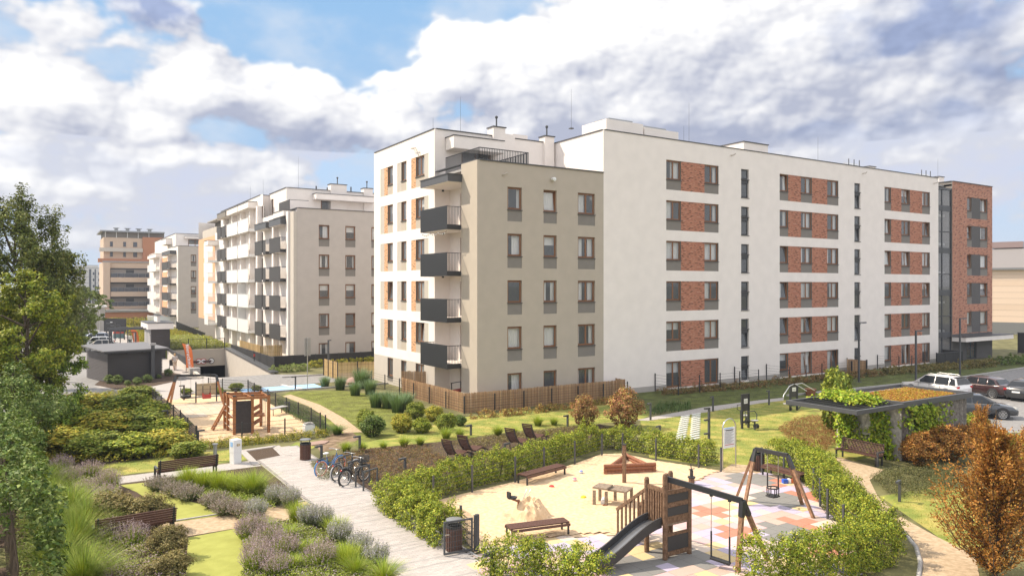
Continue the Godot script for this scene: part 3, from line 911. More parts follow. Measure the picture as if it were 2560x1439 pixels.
# ---------- the second block, with white and dark balconies along the drive ----------
func block_middle() -> void:
	var b := thing("apartment_block", "middle block with rows of white and black balconies facing the drive", "apartment building")
	var ux := Vector3(1,0,0)
	var uz := Vector3(0,0,1)
	var tops := [14.6,11.45,8.3,5.17,2.04]
	var o := Vector3(22.3,0,-77.5)
	var holes := []
	for t in tops:
		for w in [[24.61,25.76],[27.53,28.66],[30.5,32.0]]:
			var lo: float = 0.3 if t < 3.0 else t - 2.3
			holes.append(Rect2(w[0] - 22.3,lo,w[1] - w[0],t - lo))
	wall(b, "taupe_wall", o,ux,17.0,16.25,holes,M["plaster_cool"])
	for q: Rect2 in holes:
		var base := q.position.y < 1.0
		var foot := q.position.y if base else q.end.y - 1.5
		window_at(b,o,ux,q.position.x,foot,q.size.x,q.end.y - foot,1 if q.size.x < 1.3 else 2)
		if not base:
			panel(b, "spandrel_panel", o,ux,q.position.x,q.position.y,q.end.x,foot,M["plaster_grey"])
	# side along the drive: a flat wall with doors and windows behind the balconies
	o = Vector3(22.3,0,-136.0)
	holes = []
	var hi := []
	for k in 6:
		var t := 17.75 - 3.14 * k
		for z in [-81.6,-87.5,-93.3,-98.0,-103.5,-109.2,-113.0]:
			if k == 0 and z > -92.0:
				continue
			var q := Rect2(z + 136.0,t - 2.4 if k < 5 else 0.15,1.5,2.4 if k < 5 else 1.95)
			holes.append(q)
	wall(b, "white_wall", o + Vector3(0,0,14.5),uz,41.5,16.3,holes.filter(func(q): return q.end.y < 16.4).map(func(q): return Rect2(q.position - Vector2(14.5,0),q.size)),M["plaster_white"])
	for q: Rect2 in holes:
		window_at(b,o,uz,q.position.x,q.position.y,q.size.x,q.size.y,2 if q.position.x > 40 else 1, {"door": true, "name": "balcony_door", "tilt": false})
	# piers between the bays
	for z in [-79.3,-85.2,-92.6,-96.4,-101.4,-106.8,-112.2]:
		obj("pier", MB.new().bx(21.75,0,z - 0.35,22.29,16.0 if z > -92 else 17.8,z + 0.35),M["plaster_white"],b)
	obj("corner_pier", MB.new().bx(21.95,0,-79.2,22.296,15.9,-77.52),M["plaster_beige"],b)
	for k in 5:
		var fy := 11.95 - 3.14 * k + 3.14
		if k > 0:
			balcony(b,21.2,22.29,-84.5,-79.9,fy,1.35, "panel_dark")
			balcony(b,21.2,22.29,-91.2,-86.1,fy,1.35, "panel_dark", false,3.4)
			balcony(b,20.8,22.29,-121.8,-118.9,fy,1.35, "white_paint")
		if k < 5:
			balcony(b,21.2,22.29,-100.3,-94.7,fy,1.4, "white_paint")
			balcony(b,21.2,22.29,-107.3,-100.8,fy,1.4, "white_paint")
			balcony(b,21.2,22.29,-114.0,-108.2,fy,1.35, "panel_dark", false,2.6)
	canopy(b,21.2,22.29,-84.6,-79.8,14.65,15.35, "mid_metal", "plaster_white")
	canopy(b,21.2,22.29,-91.3,-86.0,14.65,15.35, "mid_metal", "plaster_white")
	canopy(b,21.2,23.0,-100.4,-94.6,17.75,18.5, "plaster_white", "plaster_white")
	canopy(b,21.2,23.0,-107.4,-100.8,17.75,18.5, "plaster_white", "plaster_white")
	canopy(b,21.2,23.0,-114.1,-108.2,17.75,18.5, "plaster_grey", "plaster_white")
	canopy(b,20.8,22.29,-122.0,-118.8,14.3,15.0, "plaster_white", "plaster_white")
	obj("partition_wall", MB.new().bx(21.3,2.2,-101.0,22.29,8.4,-100.85),M["white_paint"],b)
	# top storey
	wall(b, "penthouse_wall", Vector3(23.4,16.25,-85.5),ux,15.8,3.1,[Rect2(4.0,0.2,2.4,1.8)],M["plaster_white"])
	window_at(b,Vector3(23.4,16.25,-85.5),ux,4.0,0.2,2.4,1.8,2, {"door": true, "name": "terrace_door", "tilt": false})
	wall(b, "penthouse_wall", Vector3(23.4,16.25,-93.0),uz,7.5,3.1,[Rect2(0.6,0.2,1.2,2.2)],M["plaster_white"])
	window_at(b,Vector3(23.4,16.25,-93.0),uz,0.6,0.2,1.2,2.2,1, {"tilt": false})
	wall(b, "penthouse_wall", Vector3(22.3,16.3,-117.0),uz,24.0,2.9,holes.filter(func(q): return q.end.y > 16.4 and q.position.x < 43.0).map(func(q): return Rect2(q.position - Vector2(19.0,16.3 - 1.0),q.size - Vector2(0,0.96))),M["plaster_white"])
	wall(b, "penthouse_wall", Vector3(22.3,16.25,-93.0),ux,1.1,2.95,[],M["plaster_white"])
	canopy(b,26.4,33.6,-85.45,-84.1,18.1,18.75, "plaster_white", "plaster_white")
	cap_line(b,[v2(23.5,-93),v2(23.5,-85.6),v2(39.1,-85.6)],19.35)
	cap_line(b,[v2(22.42,-117),v2(22.42,-93.1),v2(23.5,-93.1)],19.2)
	cap_line(b,[v2(22.45,-85.5),v2(22.45,-77.6),v2(39.2,-77.6)],16.25)
	canopy(b,21.6,22.9,-84.4,-80.1,15.6,16.2, "plaster_white", "plaster_white")
	obj("roof", MB.new().bx(22.5,15.7,-85.4,39.2,15.9,-77.6).bx(23.5,18.9,-135,39.2,19.1,-85.6),M["concrete"],b)
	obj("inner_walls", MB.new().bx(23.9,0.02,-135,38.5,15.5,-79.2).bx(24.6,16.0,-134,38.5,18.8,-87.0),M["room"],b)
	chimney(b,28.52,-86.3,30.47,-85.3,16,20.1,1)
	chimney(b,32.63,-86.3,33.75,-85.3,16,19.9,1)
	for p in [790,815,878]:
		obj("vent_pipe", MB.new().tube([Vector3(28.26,19.1,-90),Vector3(28.26,20.4,-90)],0.09,8) if p == 790 else MB.new().tube([Vector3(29.66,19.1,-90),Vector3(29.66,20.3,-90)],0.09,8) if p == 815 else MB.new().tube([Vector3(32.70,19.1,-90),Vector3(32.70,20.6,-90)],0.09,8),M["mid_metal"],b)
	mast(b,25.49,-88,19.1,4.4)
	mast(b,23.6,-104.0,19.1,2.6)
	mast(b,23.6,-97.0,19.1,2.6)
	obj("terrace_railing", MB.new().bx(22.5,16.35,-85.3,22.54,17.5,-81.0).bx(22.54,16.35,-81.04,24.6,16.4,-81.0).bx(22.54,17.45,-81.04,24.6,17.5,-81.0),M["panel_dark"],b)
	# orange end bay
	wall(b, "orange_wall", Vector3(22.3,2.8,-136.0),uz,14.5,13.2,[],M["orange_wall"])
	wall(b, "ground_floor_wall", Vector3(22.3,0,-136.0),uz,14.5,2.8,[],M["plaster_grey"])
	for k in 4:
		panel(b, "white_panel", Vector3(22.3,0,-136),uz,5.0,3.3 + 3.14 * k,12.6,5.7 + 3.14 * k,M["plaster_white"],0.02)
		window_at(b,Vector3(22.32,0,-136),uz,12.9,3.4 + 3.14 * k,1.1,2.2,1, {"tilt": false})
	obj("roof_terrace_wall", MB.new().bx(22.6,16.0,-134,26.0,17.4,-122.0),M["plaster_beige"],b)
	wall(b, "rear_wall", Vector3(39.3,0,-77.5),Vector3(0,0,-1),58.5,19.0,[],M["plaster_white"])
	wall(b, "rear_wall", Vector3(39.3,0,-136.0),-ux,17.0,19.0,[],M["plaster_white"])

# ---------- the third block ----------
func block_far() -> void:
	var b := thing("apartment_block", "third, farthest block of the row, with orange recesses and long black balconies", "apartment building")
	var ux := Vector3(1,0,0)
	var uz := Vector3(0,0,1)
	var o := Vector3(22.2,0,-158.5)
	var holes := []
	for i in 5:
		for x in [2.35,5.6]:
			holes.append(Rect2(x,14.4 - 3.13 * i - 2.3,1.0,2.3))
	wall(b, "taupe_wall", o,ux,16.0,16.1,holes.filter(func(q): return q.position.y > 0.0),M["plaster_cool"])
	for q: Rect2 in holes:
		if q.position.y > 0.0:
			window_at(b,o,ux,q.position.x,q.position.y + 0.8,q.size.x,1.5,1, {"tilt": false})
			panel(b, "spandrel_panel", o,ux,q.position.x,q.position.y,q.end.x,q.position.y + 0.8,M["plaster_grey"])
	wall(b, "white_wall", Vector3(22.2,0,-206),uz,47.5,16.1,[],M["plaster_white"])
	for k in 5:
		var fy := 11.75 - 3.13 * k
		if k < 4:
			balcony(b,21.0,22.19,-172.5,-160.8,fy,1.35, "panel_dark", false,8.4)
			balcony(b,20.9,22.19,-197.5,-181.5,fy,1.4, "white_paint")
		obj("orange_recess", MB.new().bx(22.05,fy + 0.05,-180.5,22.194,fy + 2.6,-169.0),M["orange_wall"],b)
		for z in [-163.0,-166.4,-184.5,-190.0]:
			window_at(b,Vector3(22.16,0,-206),uz,z + 206.0,fy + 0.05,1.4,2.3,1, {"door": true, "name": "balcony_door", "tilt": false})
		obj("pier", MB.new().bx(21.6,fy - 0.2,-168.6,22.19,fy + 2.9,-167.9).bx(21.6,fy - 0.2,-181.2,22.19,fy + 2.9,-180.6),M["plaster_white"],b)
	canopy(b,21.0,22.19,-172.5,-160.6,14.5,15.2, "mid_metal", "plaster_white")
	canopy(b,20.9,22.19,-197.5,-181.5,14.6,15.4, "plaster_white", "plaster_white")
	for i in 4:
		obj("garden_screen", MB.new().bx(18.6,0.2,-176.0 + i * 3.5,18.7,2.0,-173.2 + i * 3.5).bx(18.7,0.2,-173.4 + i * 3.5,21.5,2.0,-173.3 + i * 3.5),M["glass_milky"],b)
	wall(b, "penthouse_wall", Vector3(22.8,16.1,-166),ux,14.0,2.9,[Rect2(2.4,0.1,4.0,1.7),Rect2(9.0,0.1,2.0,1.6)],M["plaster_white"])
	window_at(b,Vector3(22.8,16.1,-166),ux,2.4,0.1,4.0,1.7,3, {"tilt": false, "style": 0})
	window_at(b,Vector3(22.8,16.1,-166),ux,9.0,0.1,2.0,1.6,2, {"tilt": false})
	wall(b, "penthouse_wall", Vector3(22.8,16.1,-200),uz,34.0,2.9,[],M["plaster_white"])
	canopy(b,24.5,30.5,-165.9,-164.8,18.0,18.4, "plaster_white", "plaster_white")
	canopy(b,21.6,22.79,-178,-171.0,17.0,18.2, "plaster_white", "plaster_white")
	cap_line(b,[v2(22.9,-200),v2(22.9,-166.1),v2(36.8,-166.1)],19.0)
	cap_line(b,[v2(22.3,-166),v2(22.3,-158.6),v2(38.2,-158.6)],16.1)
	wall(b, "rear_wall", Vector3(38.2,0,-158.5),Vector3(0,0,-1),47.5,16.1,[],M["plaster_white"])
	wall(b, "rear_wall", Vector3(38.2,0,-206),-ux,16.0,16.1,[],M["plaster_white"])
	obj("roof", MB.new().bx(22.3,15.6,-205.9,38.1,15.8,-158.6).bx(22.9,18.6,-199.9,36.8,18.8,-166.1),M["concrete"],b)
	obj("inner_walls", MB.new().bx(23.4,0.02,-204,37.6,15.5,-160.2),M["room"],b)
	mast(b,33.0,-175,18.8,1.8)
	mast(b,31.5,-175,18.8,1.4)

func slab_block(b: Node3D,x0: float,x1: float,z: float,y0: float,y1: float,deep: float,m: Material,name := "wall") -> void:
	wall(b,name,Vector3(x0,y0,z),Vector3(1,0,0),x1 - x0,y1 - y0,[],m)
	wall(b,name,Vector3(x0,y0,z - deep),Vector3(0,0,1),deep,y1 - y0,[],m)
	wall(b,name,Vector3(x1,y0,z),Vector3(0,0,-1),deep,y1 - y0,[],m)
	wall(b,name,Vector3(x1,y0,z - deep),Vector3(-1,0,0),x1 - x0,y1 - y0,[],m)

func distant_buildings() -> void:
	var ux := Vector3(1,0,0)
	# beige and orange block
	var b := thing("balcony_apartment_block", "beige and orange brick block with glazed balconies at the end of the drive", "apartment building")
	var z := -214.0
	var l := 12.64
	var r := 26.67
	slab_block(b,l,r,z,15.0,20.6,14.0,M["beige_wall"], "beige_wall")
	var rf := obj("roof", MB.new().bx(l - 0.8,22.0,z - 14.8,r,22.35,z + 0.9),M["grey_metal"],b)
	obj("attic_glazing", MB.new().bx(l + 0.2,20.62,z - 13.5,r,21.98,z - 0.25),M["plaster_grey"],b)
	for i in 5:
		obj("attic_post", MB.new().bx(l + 0.3 + i * 2.5,20.62,z - 0.22,l + 0.45 + i * 2.5,21.98,z - 0.1),M["white_paint"],b)
	for i in 4:
		obj("chimney", MB.new().bx(l + 2.6 + i * 2.6,22.36,z - 3,l + 3.4 + i * 2.6,23.1,z - 2.2).bx(l + 2.3 + i * 2.6,23.1,z - 3.3,l + 3.7 + i * 2.6,23.25,z - 1.9),M["grey_metal"],rf)
	obj("orange_tower", MB.new().bx(21.47,14.6,z - 5,r,20.9,z + 0.4),M["brick_far"],b)
	for fl in [18.3,15.7]:
		for p in [[14.07,14.70],[17.05,17.68],[19.34,20.26]]:
			var w := obj("window", MB.new().bx(p[0],fl,z + 0.001,p[1],fl + 1.25,z + 0.06),M["window_dark"],b)
			obj("pane", MB.new().bx(p[0] + 0.06,fl + 0.06,z + 0.062,p[1] - 0.06,fl + 1.19,z + 0.07),M["far_glass"],w)
	obj("upper_balcony", MB.new().bx(l - 1.0,16.95,z + 0.02,21.47,17.9,z + 1.0),M["plaster_beige"],b)
	obj("lower_balcony", MB.new().bx(l - 1.3,14.2,z + 0.02,22.87,15.2,z + 1.2),M["brick_far"],b)
	var zf := z + 3.0
	slab_block(b,12.38,24.89,zf,0.0,14.2,16.0,M["beige_wall"], "beige_wall")
	obj("lower_roof", MB.new().bx(12.29,14.2,zf - 3.0,24.89,14.5,zf + 0.3),M["grey_metal"],b)
	obj("side_pier", MB.new().bx(12.29,0,zf + 0.01,13.78,14.1,zf + 1.4),M["beige_wall"],b)
	for i in 3:
		var y := 9.4 - 3.6 * i
		var rec := obj("balcony_opening", MB.new().bx(13.96,y + 1.1,zf + 0.005,24.89,y + 3.3,zf + 0.05),M["far_recess"],b)
		obj("painted_ceiling_shade", MB.new().bx(13.96,y + 3.0,zf + 0.05,24.89,y + 3.35,zf + 0.12),M["window_dark"],rec)  # dark strip stands for the shade under the balcony ceiling
		obj("door", MB.new().bx(17.44,y + 1.1,zf + 0.05,19.25,y + 2.9,zf + 0.09),M["window_dark"],rec)
		obj("floor_band", MB.new().bx(13.87,y - 0.2,zf + 0.02,24.89,y + 1.0,zf + 1.2),M["beige_wall"],b)
		for k in 7:
			var xa: float = lerpf(13.96,24.89,k / 7.0)
			var xb: float = lerpf(13.96,24.89,(k + 1) / 7.0)
			obj("balcony_pane", MB.new().bx(xa + 0.05,y + 1.02,zf + 1.1,xb - 0.05,y + 2.0,zf + 1.16),M["far_glass"],b)
		obj("balcony_rail", MB.new().bx(13.96,y + 2.0,zf + 1.08,24.89,y + 2.08,zf + 1.18),M["grey_metal"],b)
	# low brick garages
	b = thing("brick_garage_row", "long low red brick garage building below the beige block", "garage")
	slab_block(b,9.40,21.12 + 6.0,-196,0,2.1,12,M["brick_far"], "brick_wall")
	obj("roof", MB.new().bx(9.24,2.1,-208,21.12 + 6.2,2.5,-195.6),M["grey_metal"],b)
	obj("corner_post", MB.new().bx(9.40 - 0.1,0,-195.98,9.40 + 0.35,2.1,-195.7),M["white_paint"],b)
	# far pale slab blocks
	var labels := ["long pale grey panel block far away beyond the trees", "paler, lower edge of housing seen just above the grey panel block"]
	for i in 2:
		b = thing("panel_block", labels[i], "apartment building")
		var zz := -420.0 if i == 0 else -520.0
		var x0 := 12.15 if i == 0 else 15.67
		var x1 := 23.07 if i == 0 else 27.92
		var hh := 17.2 if i == 0 else 21.0
		slab_block(b,x0,x1,zz,0,hh,12,M["far_pale"])
		obj("roof", MB.new().bx(x0,hh,zz - 12,x1,hh + 0.3,zz),M["grey_metal"],b)
		if i == 0:
			for k in 3:
				var xs: float = lerpf(x0,x1,[0.2,0.58,0.8][k])
				obj("dark_strip", MB.new().bx(xs,0,zz + 0.01,xs + [0.7,1.0,0.6][k],hh - 0.4,zz + 0.08),M["far_glass"],b)
				for f in 5:
					obj("window", MB.new().bx(xs + 1.6,1.5 + f * 3.1,zz + 0.01,xs + 2.3,2.9 + f * 3.1,zz + 0.08),M["far_glass"],b)
			for f in 4:
				obj("panel_joint", MB.new().bx(x0,3.6 + f * 3.1,zz + 0.01,x1,3.8 + f * 3.1,zz + 0.05),M["grey_metal"],b)
	# pale hall at the right edge
	b = thing("pale_hall", "pale panel clad hall with a grey hipped roof at the right edge", "hall", Vector3(137.68,8.0,-64.53))
	b.position.y = 0.0
	b.rotation.y = deg_to_rad(-70.0)
	slab_block(b,-14,26,0,2.0,11.2,26,M["far_recess"], "inner_wall")
	for j in 9:
		for k in 6:
			obj("wall_panel", MB.new().bx(-14 + k * 6.65 + 0.02,2.0 + j * 1.02,0.01,-14 + (k + 1) * 6.65 - 0.02,2.0 + j * 1.02 + 0.99,0.08),M["hall_panel_b" if (j * 5 + k * 3) % 4 == 0 else "hall_panel"],b)
	obj("base_wall", MB.new().bx(-14,0,0.0,26,1.98,0.1),M["grey_metal"],b)
	var hr := MB.new()
	hr.quad(Vector3(-14.5,11.2,0.6),Vector3(26.5,11.2,0.6),Vector3(13,15.2,-11),Vector3(0.8,15.2,-11))
	hr.tri(Vector3(-14.5,11.2,-26),Vector3(-14.5,11.2,0.6),Vector3(0.8,15.2,-11))
	hr.tri(Vector3(26.5,11.2,0.6),Vector3(26.5,11.2,-26),Vector3(13,15.2,-11))
	var roof := obj("roof", hr,M["roof_felt"],b)
	obj("roof_edge", MB.new().bx(-14.6,10.9,0.1,26.6,11.25,0.7),M["grey_metal"],b)
	obj("roof_vent", MB.new().bx(-1.0,15.1,-12,4.5,16.2,-10),M["vent_red"],roof)

# ---------- ramp, parapets, sheds ----------
func ramp_and_sheds() -> void:
	# garage ramp: side walls, portal beam and the way down
	var r := thing("garage_entrance", "concrete garage ramp with a beam over the dark entrance", "garage entrance")
	var x0 := 11.8
	var x1 := 17.6
	var side := func(x: float,flip: bool) -> void:
		var b := MB.new()
		var p := [Vector3(x,0.14,-69.4),Vector3(x,0.95,-90),Vector3(x,-3.4,-90),Vector3(x,-0.05,-69.4)]
		var q := p.map(func(k): return k + Vector3(-0.3 if flip else 0.3,0,0))
		if flip:
			b.quad(p[0],p[1],p[2],p[3])
			b.quad(q[3],q[2],q[1],q[0])
		else:
			b.quad(p[3],p[2],p[1],p[0])
			b.quad(q[0],q[1],q[2],q[3])
		b.quad(p[0],p[1],q[1],q[0]) if not flip else b.quad(q[0],q[1],p[1],p[0])
		b.quad(p[3],p[0],q[0],q[3])
		obj("side_wall", b,M["plaster_beige"],r)
	side.call(x0,true)
	side.call(x1,false)
	obj("wall_coping", MB.new().bar(Vector3(x1 + 0.25,0.18,-69.2),Vector3(x1 + 0.25,1.0,-90),0.75,0.09),M["mid_metal"],r)
	obj("portal_beam", MB.new().bx(x0,-1.0,-90.4,x1,0.92,-90.0),M["plaster_taupe"],r)
	obj("inside", MB.new().bx(x0 - 0.4,-3.5,-112,x1 + 0.4,-3.3,-90).bx(x0 - 0.4,-3.3,-112.3,x1 + 0.4,-0.8,-112).bx(x0 - 0.4,-1.0,-112,x1 + 0.4,-0.8,-90.4).bx(x0 - 0.5,-3.3,-112,x0 - 0.3,-0.9,-90).bx(x1 + 0.3,-3.3,-112,x1 + 0.5,-0.9,-90),M["panel_dark"],r)
	obj("roadway", MB.new().bar(Vector3((x0 + x1) * 0.5,-0.1,-69.3),Vector3((x0 + x1) * 0.5,-3.4,-90.3),x1 - x0,0.1),M["asphalt"],r)
	# signs over the entrance
	var names := ["round white sign with a red border over the garage entrance, left one", "round white sign with a red border over the garage entrance, middle one", "round white sign with a grey border over the garage entrance"]
	var sx := [14.75,15.26,16.11]
	for i in 3:
		var s := thing("round_sign", names[i], "road sign", Vector3(sx[i],-0.42,-89.95),0.0, "signs over the garage entrance" if i < 2 else "")
		var back := obj("plate", MB.new().lathe([[0.0,0.0],[0.33,0.0],[0.33,0.03],[0.0,0.03]],20,Vector3(),Basis(Vector3.RIGHT,PI / 2)),M["sign_red"] if i < 2 else M["mid_metal"],s)
		obj("face", MB.new().lathe([[0.25,0.032],[0.25,0.042],[0.0,0.042]],20,Vector3(),Basis(Vector3.RIGHT,PI / 2)),M["print_white"],back)
		obj("symbol", MB.new().bx(-0.15,-0.03,0.043,0.15,0.05,0.05),M["mid_metal"],back)
	for p in [[14.35, "dark red light strip above the entrance, left of the signs"],[15.66, "dark red light strip above the entrance, between the round signs"]]:
		var t := thing("light_strip", p[1], "traffic signal", Vector3(p[0],-0.45,-89.9),0.0, "light strips over the garage entrance")
		obj("housing", MB.new().bx(-0.42,-0.12,-0.05,0.42,0.12,0.05),M["maroon"],t)
		for k in 3:
			obj("lens", MB.new().bx(-0.36 + k * 0.26,-0.07,0.052,-0.16 + k * 0.26,0.07,0.06),M["panel_dark"],t)
	var tl := thing("small_signal", "small red signal on a short dark post on the ramp wall", "traffic signal", Vector3(x1 + 0.3,0.5,-77.2))
	obj("post", MB.new().tube([Vector3(),Vector3(0,0.9,0)],0.04,6),M["dark_metal"],tl)
	obj("lens", MB.new().box(Vector3(0,0.62,0.06),Vector3(0.16,0.26,0.06)),M["sign_red"],tl)
	# raised green bank over the garage
	var bank := struct("terrace_bank", MB.new().bx(x0 - 0.3,-0.7,-112,x1 + 0.9,0.9,-90.42),M["lawn"])
	bank.set_meta("label", "grassy roof of the garage")
	# dark shed by the parking bays
	var s := thing("waste_shed", "long low dark slatted shed with a flat metal roof beside the parking bays", "shed", Vector3(),0.0)
	s.transform = Transform3D(Basis(Vector3.UP,0.0),Vector3(4.45,0.0,-70.33))
	var b := MB.new()
	var along := Vector3(8.75,0.0,-71.46) - Vector3(4.45,0.0,-70.33)
	var back := Vector3(4.23,0.0,-73.64) - Vector3(4.45,0.0,-70.33)
	s.rotation.y = -atan2(along.z,along.x)
	var w := along.length()
	var d := 5.2
	obj("core", MB.new().bx(0.06,0,-d + 0.06,w - 0.06,2.35,-0.06),M["panel_dark"],s)
	for i in 19:
		obj("slat", MB.new().bx(0,0.06 + i * 0.125,-0.055,w,0.06 + i * 0.125 + 0.095,0.0),M["shed_slat"],s)
		obj("slat", MB.new().bx(0.0,0.06 + i * 0.125,-d,0.055,0.06 + i * 0.125 + 0.095,-0.06),M["shed_slat_side"],s)
	obj("roof", MB.new().bar(Vector3(w * 0.5,2.62,0.35),Vector3(w * 0.5,2.85,-d - 0.2),w + 0.9,0.1),M["roof_grey"],s)
	obj("gutter", MB.new().bx(-0.4,2.46,0.3,w + 0.4,2.56,0.4),M["dark_metal"],s)
	for i in 4:
		obj("post", MB.new().bx(lerpf(0.3,w - 0.4,i / 3.0),2.3,-0.3,lerpf(0.3,w - 0.4,i / 3.0) + 0.1,2.62,-0.2),M["dark_metal"],s)
	# cabinets against the shed
	var cb := thing("utility_cabinet", "row of beige electrical cabinets with grey doors in front of the dark shed", "utility cabinet", Vector3(5.61,0.0,-70.83))
	cb.rotation.y = s.rotation.y
	var cw: float = (Vector3(7.69,0.0,-70.80) - Vector3(5.61,0.0,-70.83)).length()
	obj("body", MB.new().bx(0,0,-0.45,cw * 0.87,1.42,0).bx(cw * 0.87 + 0.002,0,-0.45,cw,1.05,0),M["cabinet"],cb)
	obj("top", MB.new().bx(-0.03,1.42,-0.48,cw * 0.87 + 0.03,1.47,0.03),M["white_paint"],cb)
	for i in 4:
		var dr := obj("door", MB.new().bx(cw * (0.02 + 0.21 * i),0.42,0.002,cw * (0.215 + 0.21 * i),1.36,0.025),M["cabinet"],cb)
		obj("handle", MB.new().bx(cw * (0.15 + 0.21 * i),0.7,0.026,cw * (0.165 + 0.21 * i),0.8,0.05),M["mid_metal"],dr)
		if i != 1:
			obj("label_plate", MB.new().bx(cw * (0.07 + 0.21 * i),1.22,0.026,cw * (0.13 + 0.21 * i),1.28,0.03),M["blue_dark"],dr)
	# stair house with white fascia
	var k := thing("stair_pavilion", "small dark clad pavilion with a flat white edged roof beside the walk", "pavilion", Vector3(10.03,0.0,-91.18))
	var kw: float = (Vector3(11.91,0.0,-90.0) - Vector3(10.03,0.0,-91.18)).length() * 0.86
	obj("wall", MB.new().bx(0,0,-6.0,kw,3.3,0),M["pavilion_dark"],k)
	obj("side_panel", MB.new().bx(-0.06,0,-6.0,-0.002,3.3,-0.1),M["grey_panel"],k)
	var kr := obj("roof", MB.new().bx(-0.4,3.3,-6.4,kw + 0.35,3.95,0.35),M["plaster_white"],k)
	obj("roof_cap", MB.new().bx(-0.45,3.952,-6.45,kw + 0.4,4.02,0.4),M["cap"],kr)
	obj("roof_light", MB.new().bx(0.8,4.02,-4.6,kw - 0.8,4.75,-1.6),M["plaster_white"],kr)
	obj("roof_light_cap", MB.new().bx(0.7,4.75,-4.7,kw - 0.7,4.83,-1.5),M["cap"],kr)
	for i in 3:
		obj("bench_bar", MB.new().bx(0.5,1.0 + i * 0.75,0.004,kw - 0.6,1.04 + i * 0.75,0.03),M["mid_metal"],k)
	obj("pergola_beam", MB.new().bx(-4.0,3.25,-1.2,-0.41,3.4,-0.9).bx(-4.0,3.25,-4.2,-0.41,3.4,-3.9),M["mid_metal"],k)
	obj("pergola_post", MB.new().bx(-3.9,0,-1.15,-3.75,3.25,-1.0).bx(-3.9,0,-4.15,-3.75,3.25,-4.0),M["mid_metal"],k)
	# grey ventilation house
	var v := thing("vent_house", "plain grey ventilation box with a pale roof and a round white cowl", "vent house", Vector3(4.98,0.0,-154.98))
	obj("wall", MB.new().bx(-1.2,0,-5,4.4,4.3,0),M["plaster_beige_grey"],v)
	obj("roof", MB.new().bx(-1.6,4.3,-5.3,4.7,4.6,0.3),M["white_paint"],v)
	obj("cowl", MB.new().lathe([[0.5,0.0],[0.5,0.35],[0.85,0.4],[0.85,0.7],[0.55,1.1],[0.0,1.25]],14,Vector3(0.4,4.6,-2)),M["white_paint"],v)


